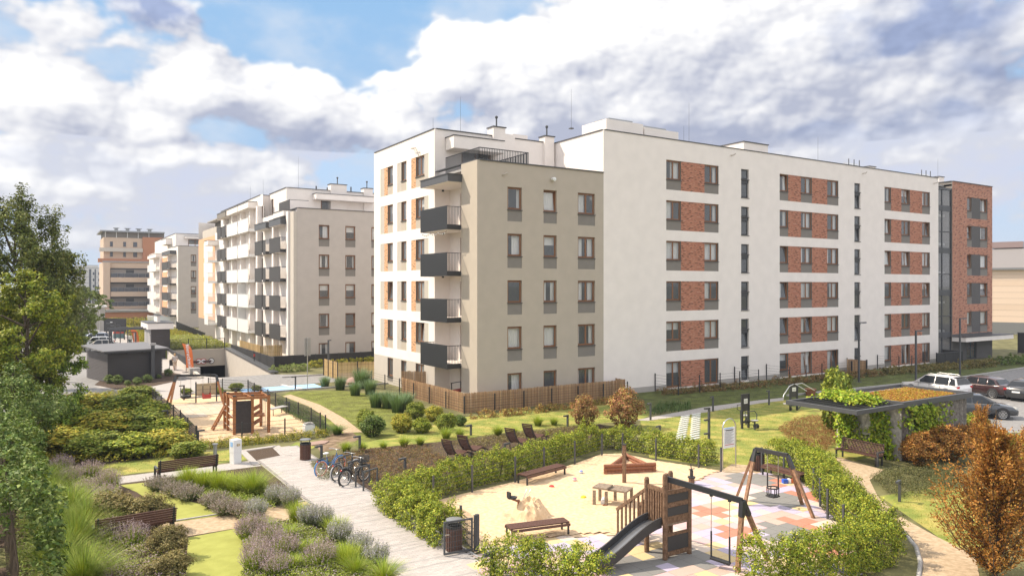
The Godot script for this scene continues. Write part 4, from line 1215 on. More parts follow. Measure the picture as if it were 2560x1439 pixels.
func grounds() -> void:
	# one great sheet with a hole where the ramp goes down
	var b := MB.new()
	b.sheet(rect(-900,-69.3,1200,300),0.0)
	b.sheet(rect(-900,-90.2,11.75,-69.3),0.0)
	b.sheet(rect(17.65,-90.2,1200,-69.3),0.0)
	b.sheet(rect(-900,-1600,11.4,-90.2),0.0)
	b.sheet(rect(18.2,-1600,1200,-90.2),0.0)
	b.sheet(rect(11.4,-1600,18.2,-112),0.0)
	struct("ground", b,M["earth"])
	# drive and cross street
	var p := []
	b = MB.new()
	b.sheet(rect(-7.5,-240,6.6,-58.0),0.004)
	b.sheet([v2(-7.5,-58.0),v2(6.6,-58.0),v2(6.6,-69.2),v2(11.8,-69.2),v2(17.6,-69.2),v2(22.5,-66.0),v2(120,-66.0),v2(120,-60.9),v2(11.5,-60.9),v2(8.3,-58.0),v2(6.6,-52.5),v2(-2.0,-50.5),v2(-7.5,-52.0)],0.008)
	struct("road", b,M["asphalt"])
	b = MB.new()
	b.sheet(rect(6.6,-160,11.2,-74.0),0.004)
	b.sheet([v2(6.6,-69.2),v2(6.6,-74.0),v2(11.2,-74.0),v2(11.2,-69.2)],0.012)
	struct("parking_bays", b,M["paving"])
	b = MB.new()
	b.sheet(rect(9.6,-190,11.5,-69.0),0.016)
	b.sheet([Vector2(7.88,-57.05),Vector2(13.35,-68.56),Vector2(11.32,-72.28),Vector2(8.45,-71.65),Vector2(6.07,-67.81),Vector2(3.25,-68.43)],0.016)
	struct("sidewalk", b,M["paver"])
	# bay lines
	b = MB.new()
	for i in 18:
		b.sheet(rect(5.2,-79.0 - i * 2.6,9.2,-78.86 - i * 2.6),0.021)
	for i in 26:
		b.sheet(rect(4.6,-78.0 - i * 1.6,5.1,-77.2 - i * 1.6),0.02)
	struct("bay_markings", b,M["line_paint"])
	struct("disabled_bay_markings", MB.new().sheet(rect(5.2,-86.7,9.2,-84.2),0.0245),M["blue_paint"])
	b = MB.new()
	b.sheet(rect(12.76,-60.6,18.85,-57.6),0.0125)
	struct("blue_bay_paint", b,M["blue_paint"])
	b = MB.new()
	b.sheet(rect(13.48,-59.3,18.85,-59.16),0.017)
	b.sheet(rect(12.76,-60.6,18.85,-60.5),0.017)
	b.sheet([Vector2(16.29,-61.37),Vector2(16.52,-61.52),Vector2(17.24,-57.96),Vector2(16.98,-58.13)],0.0215)
	struct("white_bay_lines", b,M["line_paint"])
	# kerbs
	b = MB.new()
	b.bx(8.3,0,-57.45,24,0.12,-57.3)
	b.bx(17.7,0,-66.15,22.6,0.12,-66.0)
	b.bx(22.6,0,-66.15,120,0.12,-66.0)
	b.bx(9.45,0,-190,9.6,0.1,-74.0)
	b.bar(Vector3(0.4,0.06,-74.5),Vector3(2.6,0.06,-71.0),0.15,0.12)
	struct("kerb", b,M["kerb"])
	# island with shed and cabinets
	b = MB.new()
	b.sheet([Vector2(3.44,-69.46),Vector2(4.73,-65.31),Vector2(7.33,-65.86),Vector2(9.45,-68.41),Vector2(10.55,-73.86),Vector2(9.84,-76.20),Vector2(4.38,-74.21)],0.024)
	struct("planting_bed", b,M["mulch"])
	# lawns
	b = MB.new()
	b.sheet([Vector2(14.62,-55.07),Vector2(15.94,-57.20),Vector2(19.27,-55.88),Vector2(20.70,-52.44),Vector2(19.15,-43.12),Vector2(21.79,-40.61),Vector2(16.36,-37.38),Vector2(13.60,-36.09),Vector2(13.42,-38.59),Vector2(13.80,-41.02),Vector2(14.98,-49.45)],0.004)
	struct("lawn", b,M["lawn"])
	b = MB.new()
	b.sheet([Vector2(13.60,-36.09),Vector2(16.36,-37.38),Vector2(21.86,-40.23),Vector2(34.91,-40.02),Vector2(35.60,-38.51),Vector2(33.08,-35.23),Vector2(30.28,-33.62),Vector2(26.28,-34.31),Vector2(20.59,-34.71),Vector2(16.87,-34.03),Vector2(13.91,-31.77),Vector2(12.06,-32.01)],0.006)
	struct("lawn", b,M["lawn_dry"])
	b = MB.new()
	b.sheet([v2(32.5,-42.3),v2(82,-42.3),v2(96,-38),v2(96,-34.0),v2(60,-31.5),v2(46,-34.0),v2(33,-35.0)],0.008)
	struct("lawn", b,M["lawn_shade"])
	b = MB.new()
	b.sheet([Vector2(30.55,-33.93),Vector2(39.22,-34.77),Vector2(45.03,-34.75),v2(47,-34),v2(52,-27),v2(42,-20.5),v2(31,-20.5),v2(26.5,-21.0),v2(24.0,-26.0)],0.006)
	struct("lawn", b,M["lawn_dry"])
	b = MB.new()
	b.sheet([Vector2(27.04,-16.52),Vector2(30.57,-15.97),Vector2(31.79,-14.18),Vector2(28.44,-12.18),Vector2(22.89,-11.27),Vector2(24.51,-13.19),Vector2(25.51,-14.55)],0.008)
	struct("lawn", b,M["lawn_dry"])
	b = MB.new()
	b.sheet([v2(0.5,-35.6),v2(8.2,-35.6),v2(8.2,-38.2),v2(6.0,-38.4),v2(0.5,-37.8)],0.006)
	b.sheet([Vector2(8.86,-34.04),Vector2(10.65,-35.79),Vector2(11.82,-36.98),Vector2(10.98,-38.31),Vector2(9.66,-36.41)],0.006)
	struct("lawn", b,M["lawn_dry"])
	# trodden track across the lawn
	b = MB.new()
	b.sheet([Vector2(14.77,-54.98),Vector2(15.49,-55.48),Vector2(15.82,-49.52),Vector2(15.47,-43.76),Vector2(14.82,-39.01),Vector2(13.90,-39.32),Vector2(14.53,-43.55),Vector2(14.98,-49.45)],0.012)
	struct("dirt_path", b,M["gravel_path"])
	b = MB.new()
	b.sheet([Vector2(30.07,-33.75),Vector2(37.09,-34.93),Vector2(42.80,-35.04),Vector2(45.19,-34.88),Vector2(44.08,-34.02),Vector2(41.62,-34.08),Vector2(35.89,-33.46),Vector2(30.50,-33.17)],0.014)
	struct("gravel_path", b,M["paver"])
	# gravel walk by the shed bench and the near corner
	b = MB.new()
	b.sheet([Vector2(31.68,-21.53),Vector2(31.03,-18.77),Vector2(28.93,-18.10),Vector2(26.98,-16.56),Vector2(25.27,-14.70),Vector2(24.22,-12.91),Vector2(23.43,-11.31),Vector2(20.31,-9.61),Vector2(18.84,-10.54),Vector2(21.18,-11.62),Vector2(23.25,-13.07),Vector2(24.72,-14.52),Vector2(25.21,-15.85),Vector2(28.02,-18.68)],0.012)
	b.sheet([Vector2(24.52,-22.29),Vector2(26.27,-23.06),Vector2(27.11,-22.09),Vector2(25.61,-20.97)],0.012)
	struct("gravel_walk", b,M["gravel_path"])
	struct("kerb", MB.new().tube([Vector3(23.73,0.0,-13.67),Vector3(22.68,0.0,-12.67),Vector3(21.57,0.0,-11.92),Vector3(20.51,0.0,-11.38),Vector3(19.33,0.0,-10.82)],0.07,6),M["kerb"])
	# right hand road with parking
	b = MB.new()
	b.sheet([v2(49,-34.8),v2(66,-33.8),v2(96,-35.5),v2(140,-40),v2(140,-10),v2(60,-8),v2(44,-16),v2(43.5,-22)],0.016)
	struct("car_park", b,M["asphalt"])
	struct("kerb", MB.new().bar(Vector3(46,0.06,-35.2),Vector3(66,0.06,-34.0),0.18,0.14).bar(Vector3(66,0.06,-34.0),Vector3(100,0.06,-35.8),0.18,0.14),M["kerb"])
	# main paved path: pavers of their own near the camera, the rest in one piece
	struct("path", MB.new().sheet(rect(8.25,-37.6,10.75,2),0.004),M["joint_sand"])
	var path := thing("paved_path", "pale paver path with darker cross bands through the garden", "path", Vector3(),0.0, "", "structure")
	var pl := MB.new().bx(-0.098,0.0,-0.048,0.098,0.03,0.048).mesh()
	var rest := MB.new()
	var rr := RandomNumberGenerator.new()
	rr.seed = 5
	var count := 0
	var zz := -16.0
	while zz > -37.4:
		var row := int(round(-zz / 0.1))
		var band := row % 16 == 0 or row % 16 == 5
		for k in 12:
			var x := 8.38 + k * 0.2 + (0.1 if row % 2 else 0.0)
			var t := rr.randf_range(0.88,1.08)
			var hh := rr.randf_range(0.0,0.004)
			var m: StandardMaterial3D = M["paver_dark"] if band else M["paver_%d" % (rr.randi() % 3)]
			if count < 290 and zz < -17.2:
				var o := obj("paver", pl,m,path)
				o.position = Vector3(x,0.006 + hh,zz)
				count += 1
			else:
				rest.col = Color(0.355,0.33,0.31) if band else Color(0.44,0.4,0.375) * t
				rest.box(Vector3(x,0.021 + hh,zz),Vector3(0.196,0.03,0.096))
		zz -= 0.1
	stuff(obj("pavers", rest,M["plain"],path))
	struct("kerb", MB.new().bx(10.78,0,-27,10.86,0.06,-10),M["kerb"])
	# side arms of the path, green mats and beds of the flower garden
	struct("path", MB.new().sheet(rect(0.2,-35.3,8.2,-34.05),0.01),M["paver"])
	struct("gravel_path", MB.new().sheet(rect(0.2,-27.5,8.25,-25.7),0.01),M["gravel_path"])
	b = MB.new()
	b.sheet([Vector2(2.56,-33.77),Vector2(3.53,-33.67),Vector2(4.33,-30.32),Vector2(5.06,-28.84),Vector2(5.53,-27.36),Vector2(3.67,-27.48),Vector2(3.55,-29.50),Vector2(3.03,-32.30)],0.016)
	b.sheet([Vector2(3.88,-25.54),Vector2(5.50,-25.64),Vector2(5.10,-23.26),Vector2(4.28,-19.71),Vector2(3.04,-20.50),Vector2(3.52,-23.48)],0.016)
	struct("green_mat", b,M["turf"])
	struct("kerb", MB.new().bx(2.9,0,-27.6,8.2,0.05,-27.52),M["kerb"])
	struct("planting_bed", MB.new().sheet(rect(-3,-34.0,8.2,-27.6),0.006).sheet(rect(-3,-25.65,8.2,-10),0.006).sheet([v2(-8,-50),v2(5.6,-57),v2(6.3,-52),v2(6.6,-39.0),v2(0,-37.9),v2(-8,-38)],0.006),M["mulch"])
	struct("planting_bed", MB.new().sheet([Vector2(10.39,-33.99),Vector2(13.77,-34.87),Vector2(17.09,-34.46),Vector2(27.42,-33.89),Vector2(26.66,-30.89),Vector2(17.81,-29.31),Vector2(13.31,-27.95),Vector2(10.71,-27.13),Vector2(10.22,-29.89)],0.012),M["mulch"])
	struct("bare_soil", MB.new().sheet([Vector2(11.65,-37.09),Vector2(13.24,-39.35),Vector2(14.35,-39.30),Vector2(14.14,-37.52),Vector2(12.59,-35.62),Vector2(11.30,-35.37)],0.011),M["mulch_pale"])
	# drain cover with its white stone rim
	struct("tree_pit", MB.new().sheet([Vector2(8.27,-37.28),Vector2(9.57,-37.52),Vector2(9.44,-35.54),Vector2(8.24,-35.15)],0.04),M["mulch"])
	struct("stone_rim", MB.new().bar(Vector3(8.15,0.0,-37.57),Vector3(9.83,0.0,-37.79),0.3,0.1).bar(Vector3(9.83,0.0,-37.79),Vector3(9.79,0.0,-35.32),0.3,0.1).bar(Vector3(8.15,0.0,-37.57),Vector3(8.04,0.0,-34.29),0.3,0.1),M["paver"])


# ---------- fences ----------
# a fence along points (x, z): posts of their own and one panel per bay between them
func fence(called: String,label: String,cat: String,pts: Array,h: float,step: float,look: String,post: String,group := "", base := 0.0) -> Node3D:
	var o := thing(called,label,cat,Vector3(pts[0].x,0,pts[0].y),0.0,group)
	var off := Vector3(-pts[0].x,base,-pts[0].y)
	var pm := MB.new().bx(-0.03,0,-0.03,0.03,h + 0.06,0.03).bx(-0.035,h + 0.06,-0.035,0.035,h + 0.075,0.035).mesh()
	for i in pts.size() - 1:
		var a := Vector3(pts[i].x,0,pts[i].y) + off
		var d := Vector3(pts[i + 1].x,0,pts[i + 1].y) + off - a
		d.y = 0.0
		var k := maxi(1,int(round(d.length() / step)))
		for j in k:
			var p := a + d * (float(j) / k)
			var q := a + d * (float(j + 1) / k)
			if post:
				obj("post", pm,M[post],o).position = p
			panel_bay(o,p,q,h,look)
		if post and i == pts.size() - 2:
			obj("post", pm,M[post],o).position = a + d
	return o

func panel_bay(o: Node,p: Vector3,q: Vector3,h: float,look: String) -> void:
	var b := MB.new()
	var d := (q - p).normalized()
	var l := (q - p).length()
	var up := Vector3.UP
	match look:
		"mesh":   # welded wires
			var y := 0.08
			while y <= h:
				b.bar(p + up * y,q + up * y,0.014,0.014)
				y += 0.2
			var x := 0.05
			while x < l:
				b.box(p + d * x + up * (h * 0.5 + 0.04),Vector3(0.006,h - 0.05,0.006))
				x += 0.06
			obj("wire_panel", b,M["dark_metal"],o).set_meta("kind", "stuff")
		"wires":
			for k in 6:
				b.bar(p + up * (0.15 + k * (h - 0.18) / 5.0),q + up * (0.15 + k * (h - 0.18) / 5.0),0.012,0.012)
			obj("wire_panel", b,M["dark_metal"],o).set_meta("kind", "stuff")
		"bars":
			var x := 0.06
			while x < l:
				b.box(p + d * x + up * (h * 0.5),Vector3(0.022,h,0.022))
				x += 0.13
			b.bar(p + up * h,q + up * h,0.05,0.04)
			b.bar(p + up * 0.08,q + up * 0.08,0.04,0.03)
			obj("bars", b,M["dark_metal"],o).set_meta("kind", "stuff")
		"solid":
			b.bar(p + up * (0.04 + h * 0.5),q + up * (0.04 + h * 0.5),0.03,h - 0.08)
			obj("panel", b,M["fence_black"],o)
			obj("top_rail", MB.new().bar(p + up * (h + 0.02),q + up * (h + 0.02),0.06,0.04),M["mid_metal"],o)
		"reed", "reed_yellow":
			var pal := [Color(0.4,0.25,0.13),Color(0.5,0.33,0.18),Color(0.31,0.18,0.09),Color(0.45,0.27,0.15)] if look == "reed" else [Color(0.6,0.42,0.19),Color(0.68,0.5,0.26),Color(0.52,0.35,0.15),Color(0.62,0.45,0.21)]
			var nn := d.cross(up)
			var n := int(l / 0.032)
			for k in n:
				b.col = pal[R.randi() % 4] * R.randf_range(0.72,1.12)
				var hh := h * R.randf_range(0.965,1.02)
				var c := p + d * ((k + 0.5) * l / n) + nn * (R.randf_range(-0.012,0.012) - 0.05)
				b.box(c + up * hh * 0.5,Vector3(0.026,hh,0.014),Basis(d,up,nn).rotated(nn,R.randf_range(-0.012,0.012)))
			b.col = Color(0.2,0.12,0.07)
			for y in [0.25,0.55,0.85]:
				b.bar(p + up * (h * y) - nn * 0.035,q + up * (h * y) - nn * 0.035,0.006,0.012)
			stuff(obj("reed_screen", b,M["plain"],o))

func fences() -> void:
	mat("fence_black", Color(0.022,0.021,0.022),0.65)
	fence("parapet_fence", "black solid fence sloping beside the walk, left of the garage ramp", "fence", [v2(11.55,-75.6),v2(11.55,-96.0)],1.2,2.9, "solid", "dark_metal")
	fence("parapet_fence", "black solid fence on the right wall of the garage ramp", "fence", [v2(18.3,-71.0),v2(18.3,-90.0)],1.33,2.7, "solid", "dark_metal")
	fence("garden_fence", "black solid fence in front of the middle block, beside the cross street", "fence", [v2(18.5,-74.3),v2(40.0,-74.3)],1.15,2.4, "solid", "dark_metal")
	fence("railing", "thin black railing with upright bars over the garage entrance", "railing", [v2(11.8,-90.25),v2(17.6,-90.25)],1.15,1.9, "bars", "dark_metal", "", 0.95)
	fence("garden_fence", "black barred garden fence at the foot of the middle block's orange end", "fence", [v2(21.0,-152.0),v2(19.2,-112.0)],1.5,2.6, "bars", "dark_metal")
	fence("garden_fence", "black barred fence on the bank before the red brick garages", "fence", [v2(10.5,-166.0),v2(19.5,-166.0)],1.3,2.4, "bars", "dark_metal", "", 0.5)
	fence("reed_fence", "yellow reed screen before the ground floor of the middle block", "fence", [v2(19.6,-92.0),v2(19.6,-82.0),v2(22.0,-82.0)],1.7,2.2, "reed_yellow", "")
	fence("reed_fence", "yellow reed screen at the rear corner of the near block by the street", "fence", [v2(21.4,-66.0),v2(21.4,-62.2),v2(24.6,-61.2)],1.5,1.5, "reed_yellow", "dark_metal")
	fence("reed_fence", "long brown reed fence wrapped round the taupe corner of the near block", "fence", [v2(22.5,-51.2),v2(22.5,-41.3),v2(35.8,-41.3),v2(35.8,-42.35)],1.27,2.25, "reed", "")
	fence("mesh_fence", "black mesh fence along the outside of the brown reed fence", "fence", [v2(22.4,-51.3),v2(22.4,-41.2),v2(35.9,-41.2)],1.05,2.35, "wires", "dark_metal")
	fence("reed_fence", "short brown reed screen beside the corner apartment's terrace door", "fence", [v2(22.5,-51.2),v2(23.9,-49.9)],1.75,2.0, "reed", "")
	fence("mesh_fence", "low black wire fence at the foot of the near block's white end wall", "fence", [v2(22.5,-60.0),v2(22.5,-51.5)],1.1,2.6, "wires", "dark_metal")
	fence("mesh_fence", "wire garden fence before the first ground floor doors of the white front", "fence", [v2(39.7,-42.35),v2(39.7,-39.9),v2(48.6,-39.9),v2(48.6,-42.35)],1.3,2.4, "wires", "dark_metal")
	fence("mesh_fence", "wire garden fence before the second group of ground floor doors", "fence", [v2(52.6,-42.35),v2(52.6,-40.0),v2(63.4,-40.0)],1.3,2.3, "wires", "dark_metal")
	fence("reed_fence", "pale reed screen in the second front garden of the white block", "fence", [v2(61.6,-40.3),v2(64.0,-40.3),v2(64.0,-42.3)],1.25,2.0, "reed", "dark_metal")
	fence("mesh_fence", "wire garden fence before the third group of ground floor doors", "fence", [v2(69.0,-42.35),v2(69.0,-40.2),v2(75.6,-40.2)],1.3,2.3, "wires", "dark_metal")
	fence("garden_fence", "black solid screen before the last front garden by the glass stairwell", "fence", [v2(75.6,-40.2),v2(80.6,-40.2),v2(80.6,-42.2)],1.35,1.8, "solid", "dark_metal")
	fence("grey_fence", "long blue grey panel fence in front of the pale hall", "fence", [v2(99.0,-43.0),v2(104.0,-34.0),v2(120.0,-20.0)],2.5,2.6, "solid", "dark_metal")
	# the far playground
	fence("playground_fence", "black mesh fence along the left side of the far small playground", "fence", [Vector2(6.51,-40.44),Vector2(6.57,-46.01),Vector2(6.29,-57.40)],0.9,2.4, "mesh", "dark_metal")
	fence("playground_fence", "black mesh fence along the front of the far small playground", "fence", [Vector2(6.52,-40.32),Vector2(13.07,-39.98)],0.9,2.3, "mesh", "dark_metal")
	fence("playground_fence", "black mesh fence along the right side of the far small playground by the lawn", "fence", [Vector2(13.08,-40.92),Vector2(13.16,-42.87),Vector2(12.99,-50.12),Vector2(13.05,-58.25)],0.9,2.2, "mesh", "dark_metal")
	fence("playground_fence", "black mesh fence along the street side of the far small playground", "fence", [Vector2(13.05,-58.25),Vector2(11.58,-60.21),Vector2(10.75,-61.25)],0.9,2.4, "mesh", "dark_metal")
	# the near playground: fence posts inside the hedge
	fence("playground_fence", "wire fence along the hedge at the back left of the near playground", "fence", [Vector2(12.08,-24.59),Vector2(14.06,-25.22),Vector2(16.27,-25.57),Vector2(18.27,-26.39),Vector2(20.18,-26.72),Vector2(22.32,-27.43)],1.0,1.6, "wires", "mid_metal")
	fence("playground_fence", "wire fence along the hedge at the back of the near playground", "fence", [Vector2(22.32,-27.43),Vector2(23.20,-26.97),Vector2(23.64,-25.17),Vector2(24.35,-23.23),Vector2(24.74,-22.31)],1.0,1.55, "wires", "mid_metal")
	fence("playground_fence", "wire fence along the hedge on the right side of the near playground", "fence", [Vector2(26.23,-21.37),Vector2(25.95,-18.89),Vector2(22.75,-15.77),Vector2(21.55,-14.37),Vector2(20.51,-12.77)],1.0,1.5, "wires", "mid_metal")
	fence("playground_fence", "short wire fence behind the bin at the near playground gate", "fence", [Vector2(11.10,-20.64),Vector2(10.99,-19.54)],1.05,1.6, "mesh", "mid_metal")


# ---------- playgrounds ----------
func aframe(o: Node,a: Vector3,b: Vector3,top: Vector3,m: String,r := 0.075) -> void:
	for p in [a,b]:
		obj("leg", MB.new().bar(p,top.lerp(p,0.22),r * 2.0,r * 1.6),M[m],o)
		obj("leg_cap", MB.new().bar(top.lerp(p,0.22),top,r * 2.3,r * 2.0),M["dark_metal"],o)

func chain_seat(o: Node,top: Vector3,w: Vector3,down: float,seat: Node3D) -> void:
	seat.position = top + Vector3(0,-down,0)
	for s in [-0.5,0.5]:
		obj("chain", MB.new().tube([w * s,w * s + Vector3(0,down,0)],0.012,5),M["steel"],seat)
		obj("chain_sleeve", MB.new().tube([w * s,w * s + Vector3(0,down * 0.42,0)],0.026,6),M["dark_metal"],seat)
		obj("hanger", MB.new().box(w * s + Vector3(0,down + 0.03,0),Vector3(0.07,0.12,0.07)),M["dark_metal"],seat)

func node(called: String,par: Node,at := Vector3()) -> Node3D:
	var n := Node3D.new()
	n.name = called
	par.add_child(n,true)
	n.position = at
	return n

func flat_bench(label: String,a: Vector3,b: Vector3,group := "") -> void:
	var l := (b - a).length()
	var o := thing("flat_bench", label, "bench", a,-atan2((b - a).z,(b - a).x),group)
	for k in 5:
		obj("slat", MB.new().bx(0,0.42,-0.24 + k * 0.1,l,0.46,-0.24 + k * 0.1 + 0.082),M["slat_brown"],o)
	for s in [-0.3,0.28]:
		obj("edge_slat", MB.new().bx(0,0.34,s,l,0.42,s + 0.03),M["slat_brown"],o)
	for x in [0.03,l - 0.07]:
		obj("leg", MB.new().bx(x,0,-0.29,x + 0.05,0.41,-0.23).bx(x,0,0.21,x + 0.05,0.41,0.27).bx(x,0.36,-0.23,x + 0.05,0.41,0.21),M["dark_metal"],o)

func playgrounds() -> void:
	# surfaces
	struct("sand", MB.new().sheet([Vector2(12.0,-23.89),Vector2(12.24,-24.91),Vector2(14.11,-25.32),Vector2(16.33,-25.67),Vector2(20.27,-26.84),Vector2(22.53,-27.69),Vector2(23.42,-27.22),Vector2(23.80,-25.35),Vector2(24.85,-22.41),Vector2(21.88,-21.46),Vector2(19.62,-19.84),Vector2(18.22,-18.62),Vector2(15.80,-18.30),Vector2(14.22,-18.98),Vector2(11.41,-19.60),Vector2(10.91,-19.40),Vector2(11.48,-21.40)],0.034),M["sand"])
	sand_relief()
	struct("playground_sand", MB.new().sheet([Vector2(6.57,-40.52),Vector2(13.14,-40.20),Vector2(13.05,-58.25),Vector2(10.66,-60.78),Vector2(6.29,-57.40)],0.014),M["sand"])
	var far := thing("rubber_floor", "pale worn square tiles on the floor of the far playground", "floor", Vector3(),0.0, "", "structure")
	var tile := MB.new().bx(-0.245,0,-0.245,0.245,0.02,0.245).mesh()
	for i in 14:
		for j in 12:
			var p := Vector2(7.3 + i * 0.5,-54.5 + j * 0.5)
			if Geometry2D.is_point_in_polygon(p,PackedVector2Array([Vector2(6.47,-46.80),Vector2(10.94,-51.03),Vector2(11.48,-58.25),Vector2(6.81,-56.65)])):
				obj("tile", tile,M["tile_pale_%d" % (R.randi() % 4)],far).position = Vector3(p.x,0.02,p.y)
	# the near playground's coloured tiles
	var pg := thing("rubber_tile_floor", "floor of pink, cream, lilac, grey and red square tiles at the slide", "floor", Vector3(),0.0, "", "structure")
	var area := PackedVector2Array([Vector2(24.45,-22.34),Vector2(26.01,-21.19),Vector2(26.09,-18.80),Vector2(23.21,-16.0),Vector2(21.66,-14.30),Vector2(17.63,-11.30),Vector2(11.15,-15.39),Vector2(10.39,-18.41),Vector2(11.41,-19.60),Vector2(14.22,-18.98),Vector2(15.80,-18.30),Vector2(18.22,-18.62),Vector2(19.62,-19.84),Vector2(21.88,-21.46)])
	var pat := ["tile_cream", "tile_pink", "tile_lilac", "tile_rose", "tile_cream", "tile_yellow", "tile_lilac", "tile_tan"]
	var shade := PackedVector2Array([Vector2(14.47,-16.77),Vector2(16.01,-16.19),Vector2(15.07,-14.78),Vector2(13.20,-15.96)])
	var count := 0
	var rest := {}
	for i in 44:
		for j in 44:
			var p := Vector2(9.0 + i * 0.5,-24.0 + j * 0.5)
			if not Geometry2D.is_point_in_polygon(p,area):
				continue
			var key: String = pat[(int(floor(i / 2.0)) * 3 + int(floor((j + i % 3) / 2.0)) * 5 + (i * j) % 2) % 8]
			# crosses of red and of grey tiles
			for c in [[Vector2(25.17,-20.10), "tile_red"],[Vector2(24.58,-18.06), "tile_red"],[Vector2(21.45,-16.08), "tile_red"],[Vector2(18.94,-16.46), "tile_red"],[Vector2(19.90,-18.36), "tile_red"],[Vector2(23.30,-18.25), "tile_grey"],[Vector2(20.36,-15.71), "tile_grey"],[Vector2(24.80,-20.71), "tile_grey"],[Vector2(15.87,-15.89), "tile_grey"],[Vector2(14.25,-15.99), "tile_grey"],[Vector2(20.05,-14.03), "tile_red"],[Vector2(20.06,-20.29), "tile_red"]]:
				var dx := absf(p.x - c[0].x)
				var dz := absf(p.y - c[0].y)
				if (dx < 0.75 and dz < 0.27) or (dx < 0.27 and dz < 0.75) or (c[1] == "tile_grey" and dx + dz < 1.1):
					key = c[1]
			if count < 295 and p.y < -11.0:
				obj("tile", tile,M[key],pg).position = Vector3(p.x,0.02 + R.randf() * 0.003,p.y)
				count += 1
			else:
				if not rest.has(key):
					rest[key] = MB.new()
				rest[key].bx(p.x - 0.245,0.02,p.y - 0.245,p.x + 0.245,0.041,p.y + 0.245)
	for key in rest:
		stuff(obj("tiles", rest[key],M[key],pg))
	struct("tile_bed", MB.new().sheet(Array(area),0.016),M["joint_sand"])
	# slide tower with its swing beam
	var o := thing("slide_tower", "brown wooden play tower with a dark slide, stair and a long swing beam", "play tower", Vector3(15.41,0.0,-15.99))
	o.position = Vector3()
	var f := Vector3(15.34,0.0,-15.95)
	var x0 := f.x
	var z1 := f.z
	var wd := 0.98     # along x
	var dp := 0.78     # along -z
	for p in [[0.0,0.0,2.45],[wd,0.0,1.95],[0.0,-dp,2.2],[wd,-dp,2.25]]:
		obj("post", MB.new().lathe([[0.075,0.0],[0.075,p[2]],[0.05,p[2] + 0.06],[0.0,p[2] + 0.07]],10,Vector3(x0 + p[0],0.03,z1 + p[1])),M["wood_old"],o)
	obj("post", MB.new().lathe([[0.075,0.0],[0.075,2.42],[0.05,2.48],[0.0,2.49]],10,Vector3(x0 + 0.17,0.03,z1 - 0.12)),M["wood_old"],o)
	obj("deck", MB.new().bx(x0,1.0,z1 - dp,x0 + wd,1.08,z1),M["wood_grey"],o)
	for y in [[1.08,0.2, "wood_old"],[1.29,0.24, "panel_dark"],[1.54,0.14, "wood_old"],[1.69,0.22, "panel_dark"],[1.92,0.12, "wood_old"],[0.12,0.14, "wood_old"],[0.27,0.42, "panel_dark"],[0.7,0.08, "wood_old"]]:
		obj("wall_board" if y[2] != "panel_dark" else "dark_board", MB.new().bx(x0 + 0.08,y[0],z1 - 0.03,x0 + wd - 0.02,y[0] + y[1],z1 + 0.03),M[y[2]],o)
	for y in [1.12,1.35,1.58,1.8]:
		obj("side_board", MB.new().bx(x0 + wd - 0.03,y,z1 - dp,x0 + wd + 0.03,y + 0.2,z1 - 0.05),M["wood_old"],o)
	obj("rail", MB.new().bx(x0 - 0.04,1.98,z1 - dp,x0 + 0.04,2.1,z1),M["wood_old"],o)
	for i in 3:
		obj("baluster", MB.new().bx(x0 - 0.03,1.06,z1 - 0.18 - i * 0.1,x0 + 0.03,2.0,z1 - 0.12 - i * 0.1),M["wood_old"],o)
		obj("baluster", MB.new().bx(x0 - 0.03,1.06,z1 - dp + 0.08 + i * 0.1,x0 + 0.03,2.0,z1 - dp + 0.14 + i * 0.1),M["wood_old"],o)
	# slide towards -x
	var sl := MB.new()
	var tro := MB.new()
	var cz := z1 - dp * 0.5
	var prof := []
	for i in 15:
		var t := i / 14.0
		prof.append(Vector3(x0 - 0.05 - 2.35 * t,1.06 - 0.86 * smoothstep(0.0,1.0,t * 0.94 + 0.03) * 1.0,cz))
	for i in prof.size() - 1:
		var a: Vector3 = prof[i]
		var c: Vector3 = prof[i + 1]
		for s in [-1.0,1.0]:
			var e := Vector3(0,0,s * 0.27)
			var e2 := Vector3(0,0,s * 0.31)
			var top := Vector3(0,0.2,0)
			var bot := Vector3(0,-0.1,0)
			sl.quad(a + e + bot,c + e + bot,c + e + top,a + e + top) if s > 0 else sl.quad(c + e + bot,a + e + bot,a + e + top,c + e + top)
			sl.quad(a + e2 + bot,c + e2 + bot,c + e2 + top,a + e2 + top) if s < 0 else sl.quad(c + e2 + bot,a + e2 + bot,a + e2 + top,c + e2 + top)
			sl.quad(a + e + top,c + e + top,c + e2 + top,a + e2 + top) if s > 0 else sl.quad(c + e + top,a + e + top,a + e2 + top,c + e2 + top)
		tro.quad(a + Vector3(0,0,-0.27),c + Vector3(0,0,-0.27),c + Vector3(0,0,0.27),a + Vector3(0,0,0.27))
		tro.quad(c + Vector3(0,-0.03,-0.27),a + Vector3(0,-0.03,-0.27),a + Vector3(0,-0.03,0.27),c + Vector3(0,-0.03,0.27))
	var slide := obj("slide", sl,M["panel_dark"],o)
	obj("slide_bed", tro,M["slide_steel"],slide)
	obj("slide_foot", MB.new().bx(x0 - 2.38,0.03,cz - 0.2,x0 - 2.1,0.12,cz + 0.2),M["panel_dark"],slide)
	# stair towards -z with banisters
	for i in 6:
		obj("step", MB.new().bx(x0 + 0.1,0.16 + i * 0.16,z1 - dp - 1.35 + i * 0.21,x0 + wd - 0.1,0.2 + i * 0.16,z1 - dp - 1.12 + i * 0.21),M["wood_grey"],o)
